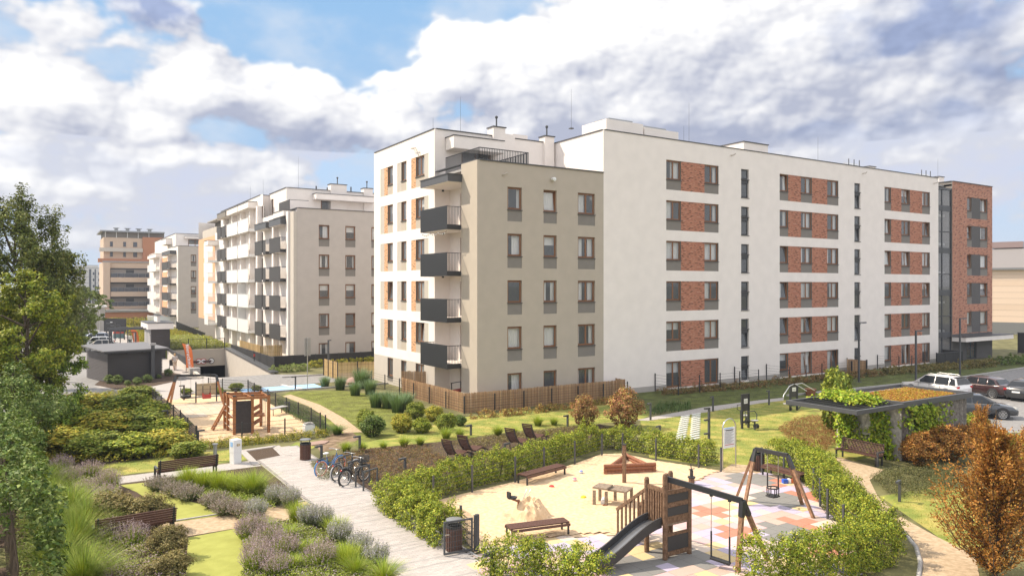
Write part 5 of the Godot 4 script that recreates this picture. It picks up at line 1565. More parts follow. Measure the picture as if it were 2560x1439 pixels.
	for s in [x0 + 0.02,x0 + wd - 0.02]:
		obj("handrail", MB.new().bar(Vector3(s,0.95,z1 - dp - 1.4),Vector3(s,1.95,z1 - dp),0.07,0.09),M["wood_old"],o)
		obj("stringer", MB.new().bar(Vector3(s,0.1,z1 - dp - 1.4),Vector3(s,1.08,z1 - dp),0.05,0.16),M["wood_old"],o)
		for i in 8:
			var t := i / 7.0
			obj("baluster", MB.new().bx(s - 0.025,0.1 + t * 0.95,z1 - dp - 1.38 + t * 1.34,s + 0.025,0.95 + t * 0.98,z1 - dp - 1.33 + t * 1.34),M["wood_old"],o)
	# swing beam out to its A-frame
	var e := Vector3(17.23,0.0,-14.39)
	var top := Vector3(16.5,2.03,-14.1)
	var start := Vector3(x0 + 0.1,2.38,z1 - 0.06)
	obj("beam", MB.new().bar(start,top,0.09,0.16),M["dark_metal"],o)
	aframe(o,Vector3(16.42,0.0,-14.20),Vector3(17.89,0.0,-14.35),top, "wood_swing", 0.062)
	var seat := node("swing_seat", o)
	var mid := start.lerp(top,0.72)
	var along := (top - start).normalized() * 0.52
	chain_seat(o,mid + Vector3(0,-0.1,0),along,1.75,seat)
	obj("seat", MB.new().box(Vector3(0,-0.02,0),Vector3(0.56,0.05,0.2),Basis(along.normalized(),Vector3.UP,along.normalized().cross(Vector3.UP))),M["rubber"],seat)
	# basket swing
	o = thing("basket_swing", "wooden A-frame swing with a black toddler seat on coloured tiles", "swing", Vector3())
	var ta := Vector3(21.84,1.98,-18.15)
	var l1 := Vector3(21.86,0.0,-19.03)
	var l2 := Vector3(21.59,0.0,-18.36)
	var r1 := Vector3(23.51,0.0,-17.33)
	var r2 := Vector3(22.43,0.0,-16.07)
	var tl := (l1 + l2) * 0.5 + Vector3(0.5,2.02,0.3)
	var tr := (r1 + r2) * 0.5 + Vector3(-0.62,2.02,-0.38)
	aframe(o,l1,l2,tl, "wood_swing", 0.055)
	aframe(o,r1,r2,tr, "wood_swing", 0.055)
	obj("beam", MB.new().bar(tl,tr,0.1,0.14),M["dark_metal"],o)
	seat = node("toddler_seat", o)
	var ax := (tr - tl).normalized()
	chain_seat(o,tl.lerp(tr,0.55) + Vector3(0,-0.07,0),ax * 0.44,1.2,seat)
	var ring := []
	for i in 13:
		ring.append(Vector3(0.22 * cos(TAU * i / 12.0),0.0,0.2 * sin(TAU * i / 12.0)))
	obj("rim", MB.new().tube(ring,0.025,6),M["rubber"],seat)
	obj("base", MB.new().tube(ring.map(func(q): return q * 0.95 + Vector3(0,-0.3,0)),0.025,6).box(Vector3(0,-0.3,0),Vector3(0.38,0.04,0.34)),M["rubber"],seat)
	for i in 6:
		obj("strut", MB.new().tube([ring[i * 2],ring[i * 2] * 0.95 + Vector3(0,-0.3,0)],0.02,5),M["rubber"],seat)
	# triangular sand pit
	o = thing("sandbox", "triangular sandbox of stacked round brown logs on the sand", "sandbox", Vector3())
	var tri := [Vector3(20.24,0.0,-24.58),Vector3(22.18,0.0,-23.77),Vector3(22.75,0.0,-26.19)]
	for k in 3:
		for j in (3 if k == 0 else 2):
			var a: Vector3 = tri[k] + Vector3(0,0.1 + j * 0.14,0)
			var c: Vector3 = tri[(k + 1) % 3] + Vector3(0,0.1 + j * 0.14,0)
			var d := (c - a).normalized()
			obj("log", MB.new().tube([a - d * 0.1,c + d * 0.1],0.08,8),M["wood_red"],o)
	# lone post, table, digger
	o = thing("wooden_post", "tall square wooden post standing in the sand behind the play table", "post", Vector3(19.96,0.0,-23.10))
	obj("shaft", MB.new().box(Vector3(0,0.79,0),Vector3(0.12,1.58,0.12),Basis(Vector3.UP,0.4)),M["wood_old"],o)
	obj("post_cap", MB.new().box(Vector3(0,1.6,0),Vector3(0.14,0.05,0.14),Basis(Vector3.UP,0.4)),M["dark_metal"],o)
	o = thing("play_table", "weathered wooden play table with a stepped top in the sand", "table", Vector3(17.89,0.0,-20.93),0.5)
	obj("tabletop", MB.new().bx(-0.36,0.56,-0.36,0.36,0.62,0.36),M["wood_grey"],o)
	obj("tabletop", MB.new().bx(-0.6,0.64,-0.85,0.05,0.7,-0.3),M["wood_grey"],o)
	for p in [[-0.32,0.32],[0.32,0.32],[0.32,-0.32],[-0.55,-0.8],[-0.5,-0.35],[0.0,-0.8]]:
		obj("leg", MB.new().bx(p[0] - 0.045,0,p[1] - 0.045,p[0] + 0.045,0.56,p[1] + 0.045),M["wood_grey"],o)
	o = thing("sand_digger", "toy sand digger with a black saddle and two long levers by the sand heap", "digger", Vector3(14.05,0.0,-21.77))
	obj("stand", MB.new().tube([Vector3(-0.12,0,0.1),Vector3(-0.12,0.62,0.1)],0.045,8),M["wood_red"],o)
	obj("saddle", MB.new().lathe([[0.0,0.0],[0.16,0.02],[0.19,0.07],[0.05,0.08],[0.0,0.08]],12,Vector3(-0.34,0.66,0.02)).bx(-0.5,0.72,-0.08,-0.44,0.92,0.12),M["rubber"],o)
	obj("saddle_arm", MB.new().tube([Vector3(-0.34,0.66,0.02),Vector3(-0.12,0.56,0.1)],0.04,6),M["wood_red"],o)
	for s in [0.0,0.1]:
		obj("lever", MB.new().tube([Vector3(0.35 + s,0.86,-0.1 + s),Vector3(0.05 + s,0.5,0.05),Vector3(0.45 + s,0.02,0.45 + s)],0.018,6),M["steel"],o)
	struct("sand_heap", heap(Vector3(14.30,0.0,-21.51),0.75,0.62),M["sand"])
	struct("sand_heap", heap(Vector3(13.29,0.0,-21.73),0.8,0.16),M["sand"])
	flat_bench("brown slatted bench without a back against the hedge at the back of the sand", Vector3(16.27,0.0,-25.06),Vector3(18.61,0.0,-25.61), "")
	flat_bench("brown slatted bench without a back at the front edge of the sand", Vector3(12.36,0.0,-19.85),Vector3(14.35,0.0,-19.45), "")
	flat_bench("brown slatted bench without a back behind the swing, by the right hedge", Vector3(26.04,0.0,-21.01),Vector3(25.96,0.0,-19.02), "")
	# sand toys
	for t in [[Vector3(19.38,0.0,-25.21), "small blue and white ball lying on the sand", "ball", Color(0.2,0.3,0.62)],[Vector3(18.40,0.0,-24.37), "small pink and white ball lying on the sand", "ball", Color(0.6,0.2,0.28)],[Vector3(17.07,0.0,-24.13), "small red sand mould lying on the sand", "sand mould", Color(0.65,0.06,0.05)],[Vector3(17.22,0.0,-22.26), "small yellow sand mould lying on the sand", "sand mould", Color(0.8,0.65,0.03)]]:
		o = thing(t[2].replace(" ", "_"),t[1],t[2],t[0] + Vector3(0,0.04,0))
		var m := MB.new()
		m.col = t[3]
		if t[2] == "ball":
			m.lathe([[0.0,0.0],[0.05,0.012],[0.075,0.04],[0.085,0.08],[0.07,0.125],[0.04,0.15],[0.0,0.16]],12)
		else:
			m.lathe([[0.0,0.0],[0.12,0.0],[0.09,0.07],[0.03,0.1],[0.0,0.1]],10)
		obj("body", m,M["toy"],o)
		if t[2] == "ball":
			var q := MB.new()
			q.col = Color(0.8,0.8,0.8)
			obj("stripe", q.lathe([[0.086,0.06],[0.088,0.08],[0.084,0.1]],12),M["toy"],o)
	o = thing("toy_bucket", "white toy bucket tipped on its side under the play table", "bucket", Vector3(17.26,0.0,-21.15),0.6)
	obj("body", MB.new().lathe([[0.0,0.0],[0.1,0.0],[0.13,0.24],[0.12,0.24],[0.09,0.02]],12,Vector3(0,0.13,0),Basis(Vector3.FORWARD,1.4)),M["white_paint"],o)
	obj("contents", MB.new().bx(-0.2,0,0.04,0.02,0.1,0.2),M["wood_red"],o)
	o = thing("toy_heap", "blue, white and orange toys by the bench behind the swing", "toys", Vector3(25.54,0.0,-19.58))
	for t in [[-0.1,0.0,Color(0.03,0.12,0.6)],[0.12,0.05,Color(0.75,0.75,0.78)],[0.22,0.1,Color(0.75,0.2,0.06)]]:
		var m := MB.new()
		m.col = t[2]
		obj("toy", m.box(Vector3(t[0],0.1,t[1]),Vector3(0.2,0.2,0.16),Basis(Vector3.UP,t[0] * 4.0)),M["toy"],o)
	o = thing("water_pump", "small dark hand pump on a wooden stump at the edge of the tiles", "pump", Vector3(22.09,0.0,-21.46))
	obj("stump", MB.new().lathe([[0.12,0.0],[0.12,0.3],[0.0,0.31]],10),M["wood_old"],o)
	obj("body", MB.new().lathe([[0.16,0.31],[0.16,0.36],[0.07,0.38],[0.07,0.62],[0.0,0.66]],10),M["dark_metal"],o)
	obj("handle", MB.new().tube([Vector3(0,0.6,0),Vector3(0.0,0.86,-0.05)],0.02,6).tube([Vector3(-0.16,0.66,0),Vector3(0.16,0.66,0)],0.018,6),M["dark_metal"],o)
	# gate with bin behind
	o = thing("gate", "open dark metal mesh gate at the front of the near playground", "gate", Vector3(9.98,0.0,-19.63))
	var gv := Vector3(10.92,0.0,-19.55) - Vector3(9.98,0.0,-19.63)
	o.rotation.y = -atan2(gv.z,gv.x)
	var gl := gv.length()
	obj("frame", MB.new().bx(0,0.08,-0.025,0.05,1.06,0.025).bx(gl - 0.05,0.08,-0.025,gl,1.06,0.025).bx(0.05,0.08,-0.025,gl - 0.05,0.13,0.025).bx(0.05,1.01,-0.025,gl - 0.05,1.06,0.025),M["mid_metal"],o)
	var gm := MB.new()
	for i in 5:
		gm.bx(0.05,0.27 + i * 0.16,-0.006,gl - 0.05,0.28 + i * 0.16,0.006)
	for i in 14:
		gm.bx(0.05 + (i + 1) * (gl - 0.1) / 15.0,0.13,-0.004,0.056 + (i + 1) * (gl - 0.1) / 15.0,1.01,0.004)
	stuff(obj("mesh_infill", gm,M["mid_metal"],o))
	obj("handle", MB.new().box(Vector3(0.09,0.68,0.05),Vector3(0.14,0.03,0.04)),M["steel"],o)
	obj("gate_post", MB.new().bx(gl + 0.1,0,-0.05,gl + 0.2,1.14,0.05),M["mid_metal"],o)
	# the far playground
	o = thing("swing", "orange wooden swing frame with a tyre seat and a red seat in the far playground", "swing", Vector3())
	tl = Vector3(7.34,0.0,-55.28) + Vector3(0.3,1.92,-0.1)
	tr = Vector3(10.38,0.0,-53.98) + Vector3(-0.35,1.92,-0.3)
	aframe(o,Vector3(7.18,0.0,-56.20),Vector3(7.15,0.0,-54.59),tl, "wood_orange", 0.06)
	aframe(o,Vector3(10.28,0.0,-52.81),Vector3(10.58,0.0,-54.91),tr, "wood_orange", 0.06)
	obj("beam", MB.new().bar(tl,tr,0.1,0.14),M["dark_metal"],o)
	ax = (tr - tl).normalized()
	seat = node("tyre_seat", o)
	chain_seat(o,tl.lerp(tr,0.24),ax * 0.66,1.45,seat)
	ring = []
	for i in 17:
		ring.append(Vector3(0.26 * cos(TAU * i / 16.0),0,0.26 * sin(TAU * i / 16.0)))
	obj("tyre", MB.new().tube(ring,0.1,8),M["rubber"],seat)
	seat = node("red_seat", o)
	chain_seat(o,tl.lerp(tr,0.76),ax * 0.48,1.25,seat)
	obj("shell", MB.new().bx(-0.26,-0.34,-0.2,0.26,-0.28,0.2).bx(-0.26,-0.28,-0.2,-0.21,0.02,0.2).bx(0.21,-0.28,-0.2,0.26,0.02,0.2).bx(-0.2,-0.28,0.17,0.2,-0.05,0.2),M["sign_red"],seat)
	o = thing("climbing_tower", "orange wooden climbing tower with a dark chalk board and a slanting ladder", "play tower", Vector3())
	var c1 := Vector3(8.68,0.0,-41.96)
	var c2 := Vector3(10.43,0.0,-41.65)
	var c3 := Vector3(10.50,0.0,-43.67)
	var c4 := Vector3(8.62,0.0,-44.15)
	var th := 1.95
	for p in [c1,c2,c3,c4,c1.lerp(c2,0.52),c4.lerp(c3,0.3),c4.lerp(c1,0.35)]:
		obj("post", MB.new().bx(-0.07,0,-0.07,0.07,th + 0.12,0.07),M["wood_orange"],o).position = p
		obj("post_cap", MB.new().bx(-0.075,0,-0.075,0.075,0.06,0.075),M["dark_metal"],o).position = p + Vector3(0,th + 0.122,0)
	var up := Vector3(0,th,0)
	for s in [[c1,c2],[c2,c3],[c3,c4],[c4,c1],[c1.lerp(c2,0.5),c4.lerp(c3,0.5)],[c4.lerp(c1,0.5),c3.lerp(c2,0.5)]]:
		obj("top_beam", MB.new().bar(s[0] + up,s[1] + up,0.06,0.13),M["wood_orange"],o)
	obj("chalk_board", MB.new().bar(c1 + Vector3(0,0.95,0.03),c1.lerp(c2,0.5) + Vector3(0,0.95,0.03),0.04,1.75),M["chalk_board"],o)
	for y in [0.45,0.9,1.25]:
		obj("side_board", MB.new().bar(c1.lerp(c2,0.55) + Vector3(0,y,-0.3),c3 + Vector3(0,y,0),0.05,0.22),M["wood_red"],o)
	obj("deck", MB.new().bar(c1.lerp(c4,0.5) + Vector3(0,0.85,0),c2.lerp(c3,0.5) + Vector3(0,0.85,0),0.9,0.07),M["wood_orange"],o)
	for s in [-0.16,0.16]:
		obj("ladder_rail", MB.new().bar(Vector3(7.91,0.0,-43.90) + Vector3(0,0.05,s),c4 + Vector3(0.05,1.32,s),0.07,0.12),M["wood_orange"],o)
	for i in 5:
		obj("rung", MB.new().box((Vector3(7.91,0.0,-43.90)).lerp(c4 + Vector3(0.05,1.3,0),(i + 1) / 6.0),Vector3(0.04,0.04,0.4)),M["white_paint"],o)
	for i in 4:
		obj("rope", MB.new().tube([c4 + Vector3(0,0.35 + i * 0.36,0),c1.lerp(c4,0.5) + Vector3(0,0.28 + i * 0.36,0),c1 + Vector3(0,0.22 + i * 0.36,0)],0.025,6),M["rope"],o)
		obj("rope", MB.new().tube([c2.lerp(c3,0.2 + i * 0.2),c2.lerp(c3,0.2 + i * 0.2) + up],0.018,5),M["rope"],o)
	var bb := Vector3(11.81,0.0,-46.89)
	o = thing("flat_bench", "pale grey topped bench with bent black legs in the far playground", "bench", bb,0.55)
	obj("seat", MB.new().bx(0,0.42,-0.25,1.35,0.47,0.25),M["grey_panel"],o)
	for x in [0.08,1.22]:
		obj("leg", MB.new().tube([Vector3(x,0,-0.2),Vector3(x,0.4,-0.2),Vector3(x,0.4,0.2),Vector3(x,0,0.2)],0.025,6),M["dark_metal"],o)
	o = thing("litter_bin", "white concrete bin in the corner of the far playground", "bin", Vector3(12.22,0.0,-40.25))
	obj("body", MB.new().bx(-0.27,0,-0.24,0.27,0.5,0.24),M["white_paint"],o)
	obj("hood", MB.new().bx(-0.22,0.5,-0.2,0.22,0.58,0.2).bx(-0.08,0.58,-0.1,0.1,0.62,0.1),M["concrete"],o)
	o = thing("notice_board", "tan board on two posts behind the far playground swing", "notice board", Vector3(8.88,0.0,-54.92))
	obj("board", MB.new().bx(0,0.5,-0.02,1.25,1.32,0.02),M["tan_board"],o)
	for x in [-0.05,1.3]:
		obj("post", MB.new().bx(x - 0.04,0,-0.04,x + 0.04,1.45,0.04),M["dark_metal"],o)
	for i in 3:
		obj("wire", MB.new().bx(0,0.6 + i * 0.3,0.021,1.25,0.615 + i * 0.3,0.03),M["dark_metal"],o)

func heap(at: Vector3,r: float,h: float) -> MB:
	var b := MB.new()
	var f := FastNoiseLite.new()
	f.seed = 3
	f.frequency = 1.6
	var hh := func(x: float,z: float) -> float:
		var d := sqrt(x * x + z * z) / r
		return 0.03 + maxf(0.0,h * (1.0 - d * d) * (1.0 + 0.45 * f.get_noise_2d(x * 2.0 + at.x,z * 2.0)) - 0.03)
	var n := 22
	for i in n:
		for j in n:
			var q := func(a: int,c: int) -> Vector3:
				var x := (float(a) / n * 2.0 - 1.0) * r
				var z := (float(c) / n * 2.0 - 1.0) * r
				return at + Vector3(x,hh.call(x,z),z)
			b.quad(q.call(i,j),q.call(i,j + 1),q.call(i + 1,j + 1),q.call(i + 1,j))
	return b

func sand_relief() -> void:
	var b := MB.new()
	var f := FastNoiseLite.new()
	f.seed = 9
	f.frequency = 0.9
	f.fractal_octaves = 3
	var poly := PackedVector2Array([Vector2(12.16,-24.19),Vector2(14.0,-25.12),Vector2(16.23,-25.51),Vector2(20.13,-26.66),Vector2(22.32,-27.43),Vector2(23.20,-26.97),Vector2(23.58,-25.12),Vector2(24.61,-22.48),Vector2(21.74,-21.54),Vector2(19.49,-19.92),Vector2(18.17,-18.76),Vector2(15.90,-18.52),Vector2(14.38,-19.20),Vector2(11.54,-19.81),Vector2(11.59,-21.33)])
	var s := 0.14
	for i in 130:
		for j in 100:
			var x := 9.5 + i * s
			var z := -28.5 + j * s
			if Geometry2D.is_point_in_polygon(Vector2(x,z),poly):
				var q := func(a: float,c: float) -> Vector3: return Vector3(a,0.065 + 0.05 * f.get_noise_2d(a,c),c)
				b.quad(q.call(x,z),q.call(x,z + s),q.call(x + s,z + s),q.call(x + s,z))
	struct("sand", b,M["sand"])


# ---------- lamps, signs, furniture of the drive and the garden ----------
func bollard(label: String,at: Vector3,turn: float,h: float) -> void:
	var key := "bollard %.2f" % h
	var o := thing("bollard_lamp", label, "bollard lamp", at,turn, "bent bollard lamps along the garden paths")
	if not win_cache.has(key):
		win_cache[key] = [MB.new().bx(-0.045,0,-0.045,0.045,h,0.045).mesh(),MB.new().bx(-0.045,h + 0.001,-0.046,0.34,h + 0.075,0.046).mesh(),MB.new().bx(0.1,h - 0.008,-0.03,0.32,h,0.03).mesh()]
	obj("post", win_cache[key][0],M["mid_metal"],o)
	var a := obj("arm", win_cache[key][1],M["mid_metal"],o)
	obj("lens", win_cache[key][2],M["white_paint"],a)

func tall_lamp(label: String,at: Vector3,h: float,turn: float,reach := 1.0,group := "tall square lamps with one arm") -> void:
	var o := thing("street_lamp", label, "street lamp", at,turn,group)
	obj("post", MB.new().bx(-0.06,0,-0.06,0.06,h,0.06).bx(-0.16,0,-0.16,0.16,0.03,0.16),M["mid_metal"],o)
	var a := obj("arm", MB.new().bx(-0.06,h + 0.001,-0.06,reach,h + 0.09,0.06),M["mid_metal"],o)
	obj("lamp_head", MB.new().bx(reach * 0.6,h - 0.03,-0.07,reach,h,0.07),M["grey_metal"],a)

func wood_bin(label: String,at: Vector3,h := 1.0) -> void:
	var o := thing("litter_bin", label, "bin", at)
	for i in 18:
		var a := TAU * i / 18.0
		obj("slat", MB.new().box(Vector3(0.235 * cos(a),h * 0.4,0.235 * sin(a)),Vector3(0.025,h * 0.68,0.06),Basis(Vector3.UP,-a)),M["slat_brown"],o)
	obj("liner", MB.new().lathe([[0.0,0.05],[0.215,0.05],[0.215,h * 0.76],[0.2,h * 0.76],[0.2,h * 0.3],[0.0,h * 0.3]],16),M["dark_metal"],o)
	obj("band", MB.new().lathe([[0.252,h * 0.74],[0.252,h * 0.8],[0.2,h * 0.8]],18),M["dark_metal"],o)
	var lid := obj("lid", MB.new().lathe([[0.0,h - 0.05],[0.25,h - 0.05],[0.25,h - 0.02],[0.1,h],[0.0,h]],18),M["grey_metal"],o)
	for s in [-0.2,0.2]:
		obj("lid_post", MB.new().bx(s - 0.015,h * 0.76,-0.015,s + 0.015,h - 0.051,0.015),M["dark_metal"],lid)

func back_bench(label: String,at: Vector3,turn: float,l := 1.8) -> Node3D:
	# seat faces its own +z
	var o := thing("park_bench", label, "bench", at,turn)
	for k in 6:
		obj("seat_slat", MB.new().bx(-l / 2,0.42,-0.18 + k * 0.085,l / 2,0.455,-0.11 + k * 0.085),M["slat_brown"],o)
	for k in 6:
		obj("back_slat", MB.new().box(Vector3(0,0.5 + k * 0.078,-0.22 - k * 0.018),Vector3(l,0.062,0.028),Basis(Vector3.RIGHT,-0.22)),M["slat_brown"],o)
	for s in [-1,1]:
		var f := obj("leg_frame", MB.new().bx(s * (l / 2 - 0.08) - 0.03,0,0.22,s * (l / 2 - 0.08) + 0.03,0.41,0.28).bx(s * (l / 2 - 0.08) - 0.03,0,-0.26,s * (l / 2 - 0.08) + 0.03,0.41,-0.2).bx(s * (l / 2 - 0.08) - 0.03,0.36,-0.2,s * (l / 2 - 0.08) + 0.03,0.41,0.22).bar(Vector3(s * (l / 2 - 0.08),0.4,-0.24),Vector3(s * (l / 2 - 0.08),0.96,-0.36),0.05,0.05),M["dark_metal"],o)
		if s == 1:
			obj("armrest", MB.new().bx(l / 2 - 0.02,0.6,-0.24,l / 2 + 0.06,0.65,0.3).bx(l / 2 - 0.02,0,0.24,l / 2 + 0.06,0.6,0.3),M["mid_metal"],f)
	return o

func letters(par: Node,text: String,size: float,at: Vector3,b: Basis,m: Material) -> void:
	var t := TextMesh.new()
	t.text = text
	var f := SystemFont.new()
	f.font_names = ["Droid Sans"]
	f.font_weight = 700
	t.font = f
	t.font_size = 32
	t.pixel_size = size / 32.0
	t.depth = 0.02
	var o := obj("lettering", t,m,par)
	o.transform = Transform3D(b,at)

func feather_flag(label: String,at: Vector3,h: float,turn: float,text: String) -> void:
	var o := thing("feather_flag", label, "flag", at,turn)
	var pole := []
	for i in 9:
		var t := i / 8.0
		pole.append(Vector3(-0.02 - 0.42 * pow(t,3.0),h * t,0))
	obj("pole", MB.new().tube(pole,0.022,6,0.01),M["mid_metal"],o)
	obj("foot", MB.new().box(Vector3(0,0.03,0),Vector3(0.6,0.06,0.4)),M["dark_metal"],o)
	var b := MB.new()
	var w := 0.72
	var y0 := h * 0.16
	for i in 10:
		var t0 := i / 10.0
		var t1 := (i + 1) / 10.0
		var q := func(t: float,s: float) -> Vector3:
			var y := lerpf(y0,h,t)
			var left := -0.02 - 0.42 * pow(y / h,3.0)
			var ww := w * (1.0 if t < 0.8 else sqrt(maxf(0.0,1.0 - pow((t - 0.8) / 0.2,2.0))) * 0.85 + 0.15)
			return Vector3(left + ww * s,y,0.03 * sin(t * 9.0 + s * 2.0))
		for k in 3:
			b.quad(q.call(t0,k / 3.0),q.call(t0,(k + 1) / 3.0),q.call(t1,(k + 1) / 3.0),q.call(t1,k / 3.0))
	var f := obj("cloth", b,M["orange_flag"],o)
	letters(f,text,0.42,Vector3(0.18,h * 0.52,0.06),Basis(Vector3.BACK,-PI / 2 + 0.12),M["print_white"])

func street_things() -> void:
	tall_lamp("tall dark lamp in front of the white block's second stair windows", Vector3(57.95,0.0,-37.22),4.95,0.0)
	tall_lamp("tall dark lamp on the lawn behind the green roofed shed", Vector3(58.80,0.0,-32.87),4.45,0.0)
	tall_lamp("tall dark lamp before the brick block's entrance canopy", Vector3(70.15,0.0,-35.20),5.1,0.0)
	tall_lamp("slim dark lamp on the grass strip before the middle block's black fence", Vector3(22.78,0.0,-68.82),2.9,0.3,0.3)
	tall_lamp("slim dark lamp beside the feather flag on the far walk", Vector3(8.97,0.0,-106.13),2.85,PI,1.1, "slim lamps along the far walk")
	tall_lamp("slim dark lamp on the far walk, right of the red and teal container", Vector3(9.02,0.0,-117.91),2.6,PI,1.2, "slim lamps along the far walk")
	tall_lamp("slim dark lamp on the far walk, in front of the black hoarding", Vector3(8.92,0.0,-125.35),2.6,PI,1.2, "slim lamps along the far walk")
	tall_lamp("slim dark lamp by the grey ventilation box", Vector3(7.53,0.0,-150.57),3.1,PI,1.2, "slim lamps along the far walk")
	tall_lamp("slim dark lamp before the pavilion with the white edged roof", Vector3(11.32,0.0,-91.47),2.6,PI,1.4, "slim lamps along the far walk")
	tall_lamp("slim dark lamp with an arm in front of the second feather flag", Vector3(9.84,0.0,-105.59),2.2,PI,1.0, "slim lamps along the far walk")
	var o := thing("steel_pole", "tall pale steel pole on the far walk before the black hoarding", "pole", Vector3(7.46,0.0,-135.71))
	obj("shaft", MB.new().tube([Vector3(),Vector3(0,4.2,0)],0.07,8,0.05),M["steel"],o)
	o = thing("square_post", "thick dark square post with a small cap at the corner of the dark shed", "post", Vector3(7.93,0.0,-70.98))
	obj("shaft", MB.new().bx(-0.14,0,-0.14,0.14,2.95,0.14),M["mid_metal"],o)
	obj("lamp_cap", MB.new().bx(-0.24,2.951,-0.2,0.24,3.12,0.2),M["grey_panel"],o)
	o = thing("sign_pole", "thin pole carrying two grey sign boards seen from behind, by the street", "road sign", Vector3(17.46,0.0,-57.83))
	obj("shaft", MB.new().tube([Vector3(),Vector3(0,4.05,0)],0.035,8),M["steel"],o)
	for s in [-0.13,0.13]:
		obj("sign_board", MB.new().box(Vector3(s * 1.15,3.3,0.03),Vector3(0.25,1.4,0.02),Basis(Vector3.UP,0.5)),M["sign_back"],o)
		obj("clip", MB.new().box(Vector3(s * 0.3,3.0,0.0),Vector3(0.1,0.04,0.08)).box(Vector3(s * 0.3,3.7,0.0),Vector3(0.1,0.04,0.08)),M["steel"],o)
	feather_flag("orange feather flag with white letters beside the ramp's black fence", Vector3(11.22,0.0,-74.94),2.75,0.35, "Nieruchmiel")
	feather_flag("orange feather flag farther along the walk, beside the lamp posts", Vector3(9.60,0.0,-105.74),2.7,0.2, "Nobiles")
	o = thing("name_sign", "dark pylon sign with white upright letters by the drive", "sign", Vector3(4.88,0.0,-139.61),0.25)
	obj("pylon", MB.new().bx(-0.85,0,-0.15,0.85,2.9,0.15),M["panel_dark"],o)
	obj("finial", MB.new().bx(-0.12,2.9,-0.05,0.0,3.25,0.05),M["dark_metal"],o)
	letters(o, "CUDU", 0.85,Vector3(0.28,1.65,0.17),Basis(Vector3.BACK,-PI / 2),M["print_white"])
	o = thing("hoarding", "black hoarding on legs beside the far walk", "hoarding", Vector3(7.84,0.0,-129.04),-0.75)
	obj("board", MB.new().bx(-0.2,1.2,-0.06,3.6,3.2,0.06),M["panel_dark"],o)
	obj("plate", MB.new().bx(0.9,2.5,0.061,1.3,2.7,0.075),M["print_white"],o)
	for x in [0.2,1.7,3.3]:
		obj("leg", MB.new().bx(x - 0.06,0,-0.06,x + 0.06,1.2,0.06),M["dark_metal"],o)
	o = thing("recycling_container", "teal recycling container with a red lid by the far walk", "container", Vector3(9.82,0.0,-130.93))
	obj("body", MB.new().bx(-0.75,0,-0.6,0.75,0.75,0.6),M["teal"],o)
	obj("lid", MB.new().bx(-0.75,0.751,-0.6,0.75,0.95,0.6).bx(-0.7,0.95,-0.5,0.7,1.15,0.5),M["red_lid"],o)
	o = thing("small_bin", "dark post bin on the far walk under the hoarding", "bin", Vector3(8.66,0.0,-131.66))
	obj("body", MB.new().bx(-0.2,0.3,-0.2,0.2,1.0,0.2),M["dark_metal"],o)
	obj("post", MB.new().bx(-0.04,0,-0.04,0.04,0.3,0.04),M["dark_metal"],o)
	o = thing("square_post", "short dark bollard on the kerbed island left of the dark shed", "bollard", Vector3(4.14,0.0,-84.27))
	obj("shaft", MB.new().bx(-0.16,0,-0.16,0.16,1.25,0.16),M["dark_metal"],o)
	for k in 2:
		o = thing("grit_box", ["grey concrete block at the foot of the ramp's left fence", "smaller concrete step before the ramp's left fence"][k], "block", [Vector3(11.66,0.0,-73.53),Vector3(11.84,0.0,-73.42)][k])
		obj("body", MB.new().bx(-0.4,0,-0.5 - k * 0.1,0.5 - k * 0.2,0.55 - k * 0.2,0.3),M["concrete"],o)
	# bent bollard lamps in the garden
	var bl := [[Vector3(30.82,0.0,-33.28),0.0, "between the copper bush and the slatted stepping boards", 0.98,PI],[Vector3(36.40,0.0,-33.49),0.0, "on the gravel path behind the information board", 0.9,PI],[Vector3(41.59,0.0,-33.28),0.0, "on the gravel path between the fitness machines", 0.92,PI],[Vector3(26.97,0.0,-15.69),0.0, "on the grass before the green juniper bed", 0.74,PI],[Vector3(27.79,0.0,-29.29),0.0, "half hidden behind the hedge at the back of the near playground", 0.55,PI],[Vector3(19.46,0.0,-35.04),0.0, "between the reed fence corner and the loungers", 0.52,PI],[Vector3(12.92,0.0,-34.35),0.0, "beside the tall grass tufts behind the bicycles", 0.74,PI],[Vector3(25.38,0.0,-34.29),0.0, "in front of the copper bushes at the reed fence", 0.6,PI],[Vector3(18.60,0.0,-30.16),0.0, "with its arm to the right, between the two pairs of loungers", 0.46,0.0],[Vector3(13.30,0.0,-29.86),0.0, "half hidden in the hedge corner nearest the loungers", 0.5,PI],[Vector3(10.78,0.0,-33.55),0.0, "behind the blue bicycle's saddle", 0.66,PI],[Vector3(16.53,0.0,-57.87),0.0, "beside the blue painted parking bay", 0.98,PI],[Vector3(6.66,0.0,-40.81),0.0, "at the front left corner of the far playground", 0.58,0.0],[Vector3(6.25,0.0,-48.76),0.0, "at the left side of the far playground's fence", 0.55,PI],[Vector3(8.34,0.0,-56.76),0.0, "behind the far playground's orange swing", 1.0,PI],[Vector3(13.23,0.0,-47.74),0.0, "in the grasses right of the far playground", 0.6,PI],[Vector3(10.49,0.0,-17.66),0.0, "cut by the lower edge beside the playground gate", 0.62,PI],[Vector3(55.35,0.0,-30.61),0.0, "on the lawn before the planter with the brown pot", 0.5,PI]]
	for q in bl:
		bollard("bent dark bollard lamp " + q[2],q[0],q[4] + 0.25,q[3])
	o = thing("pull_up_post", "dark post with three short arms beside the stepping boards", "fitness post", Vector3(29.61,0.0,-27.52),PI)
	obj("post", MB.new().bx(-0.05,0,-0.05,0.05,1.62,0.05),M["mid_metal"],o)
	for y in [0.26,0.98,1.58]:
		obj("arm", MB.new().bx(-0.05,y,-0.051,0.34,y + 0.085,0.051),M["mid_metal"],o)
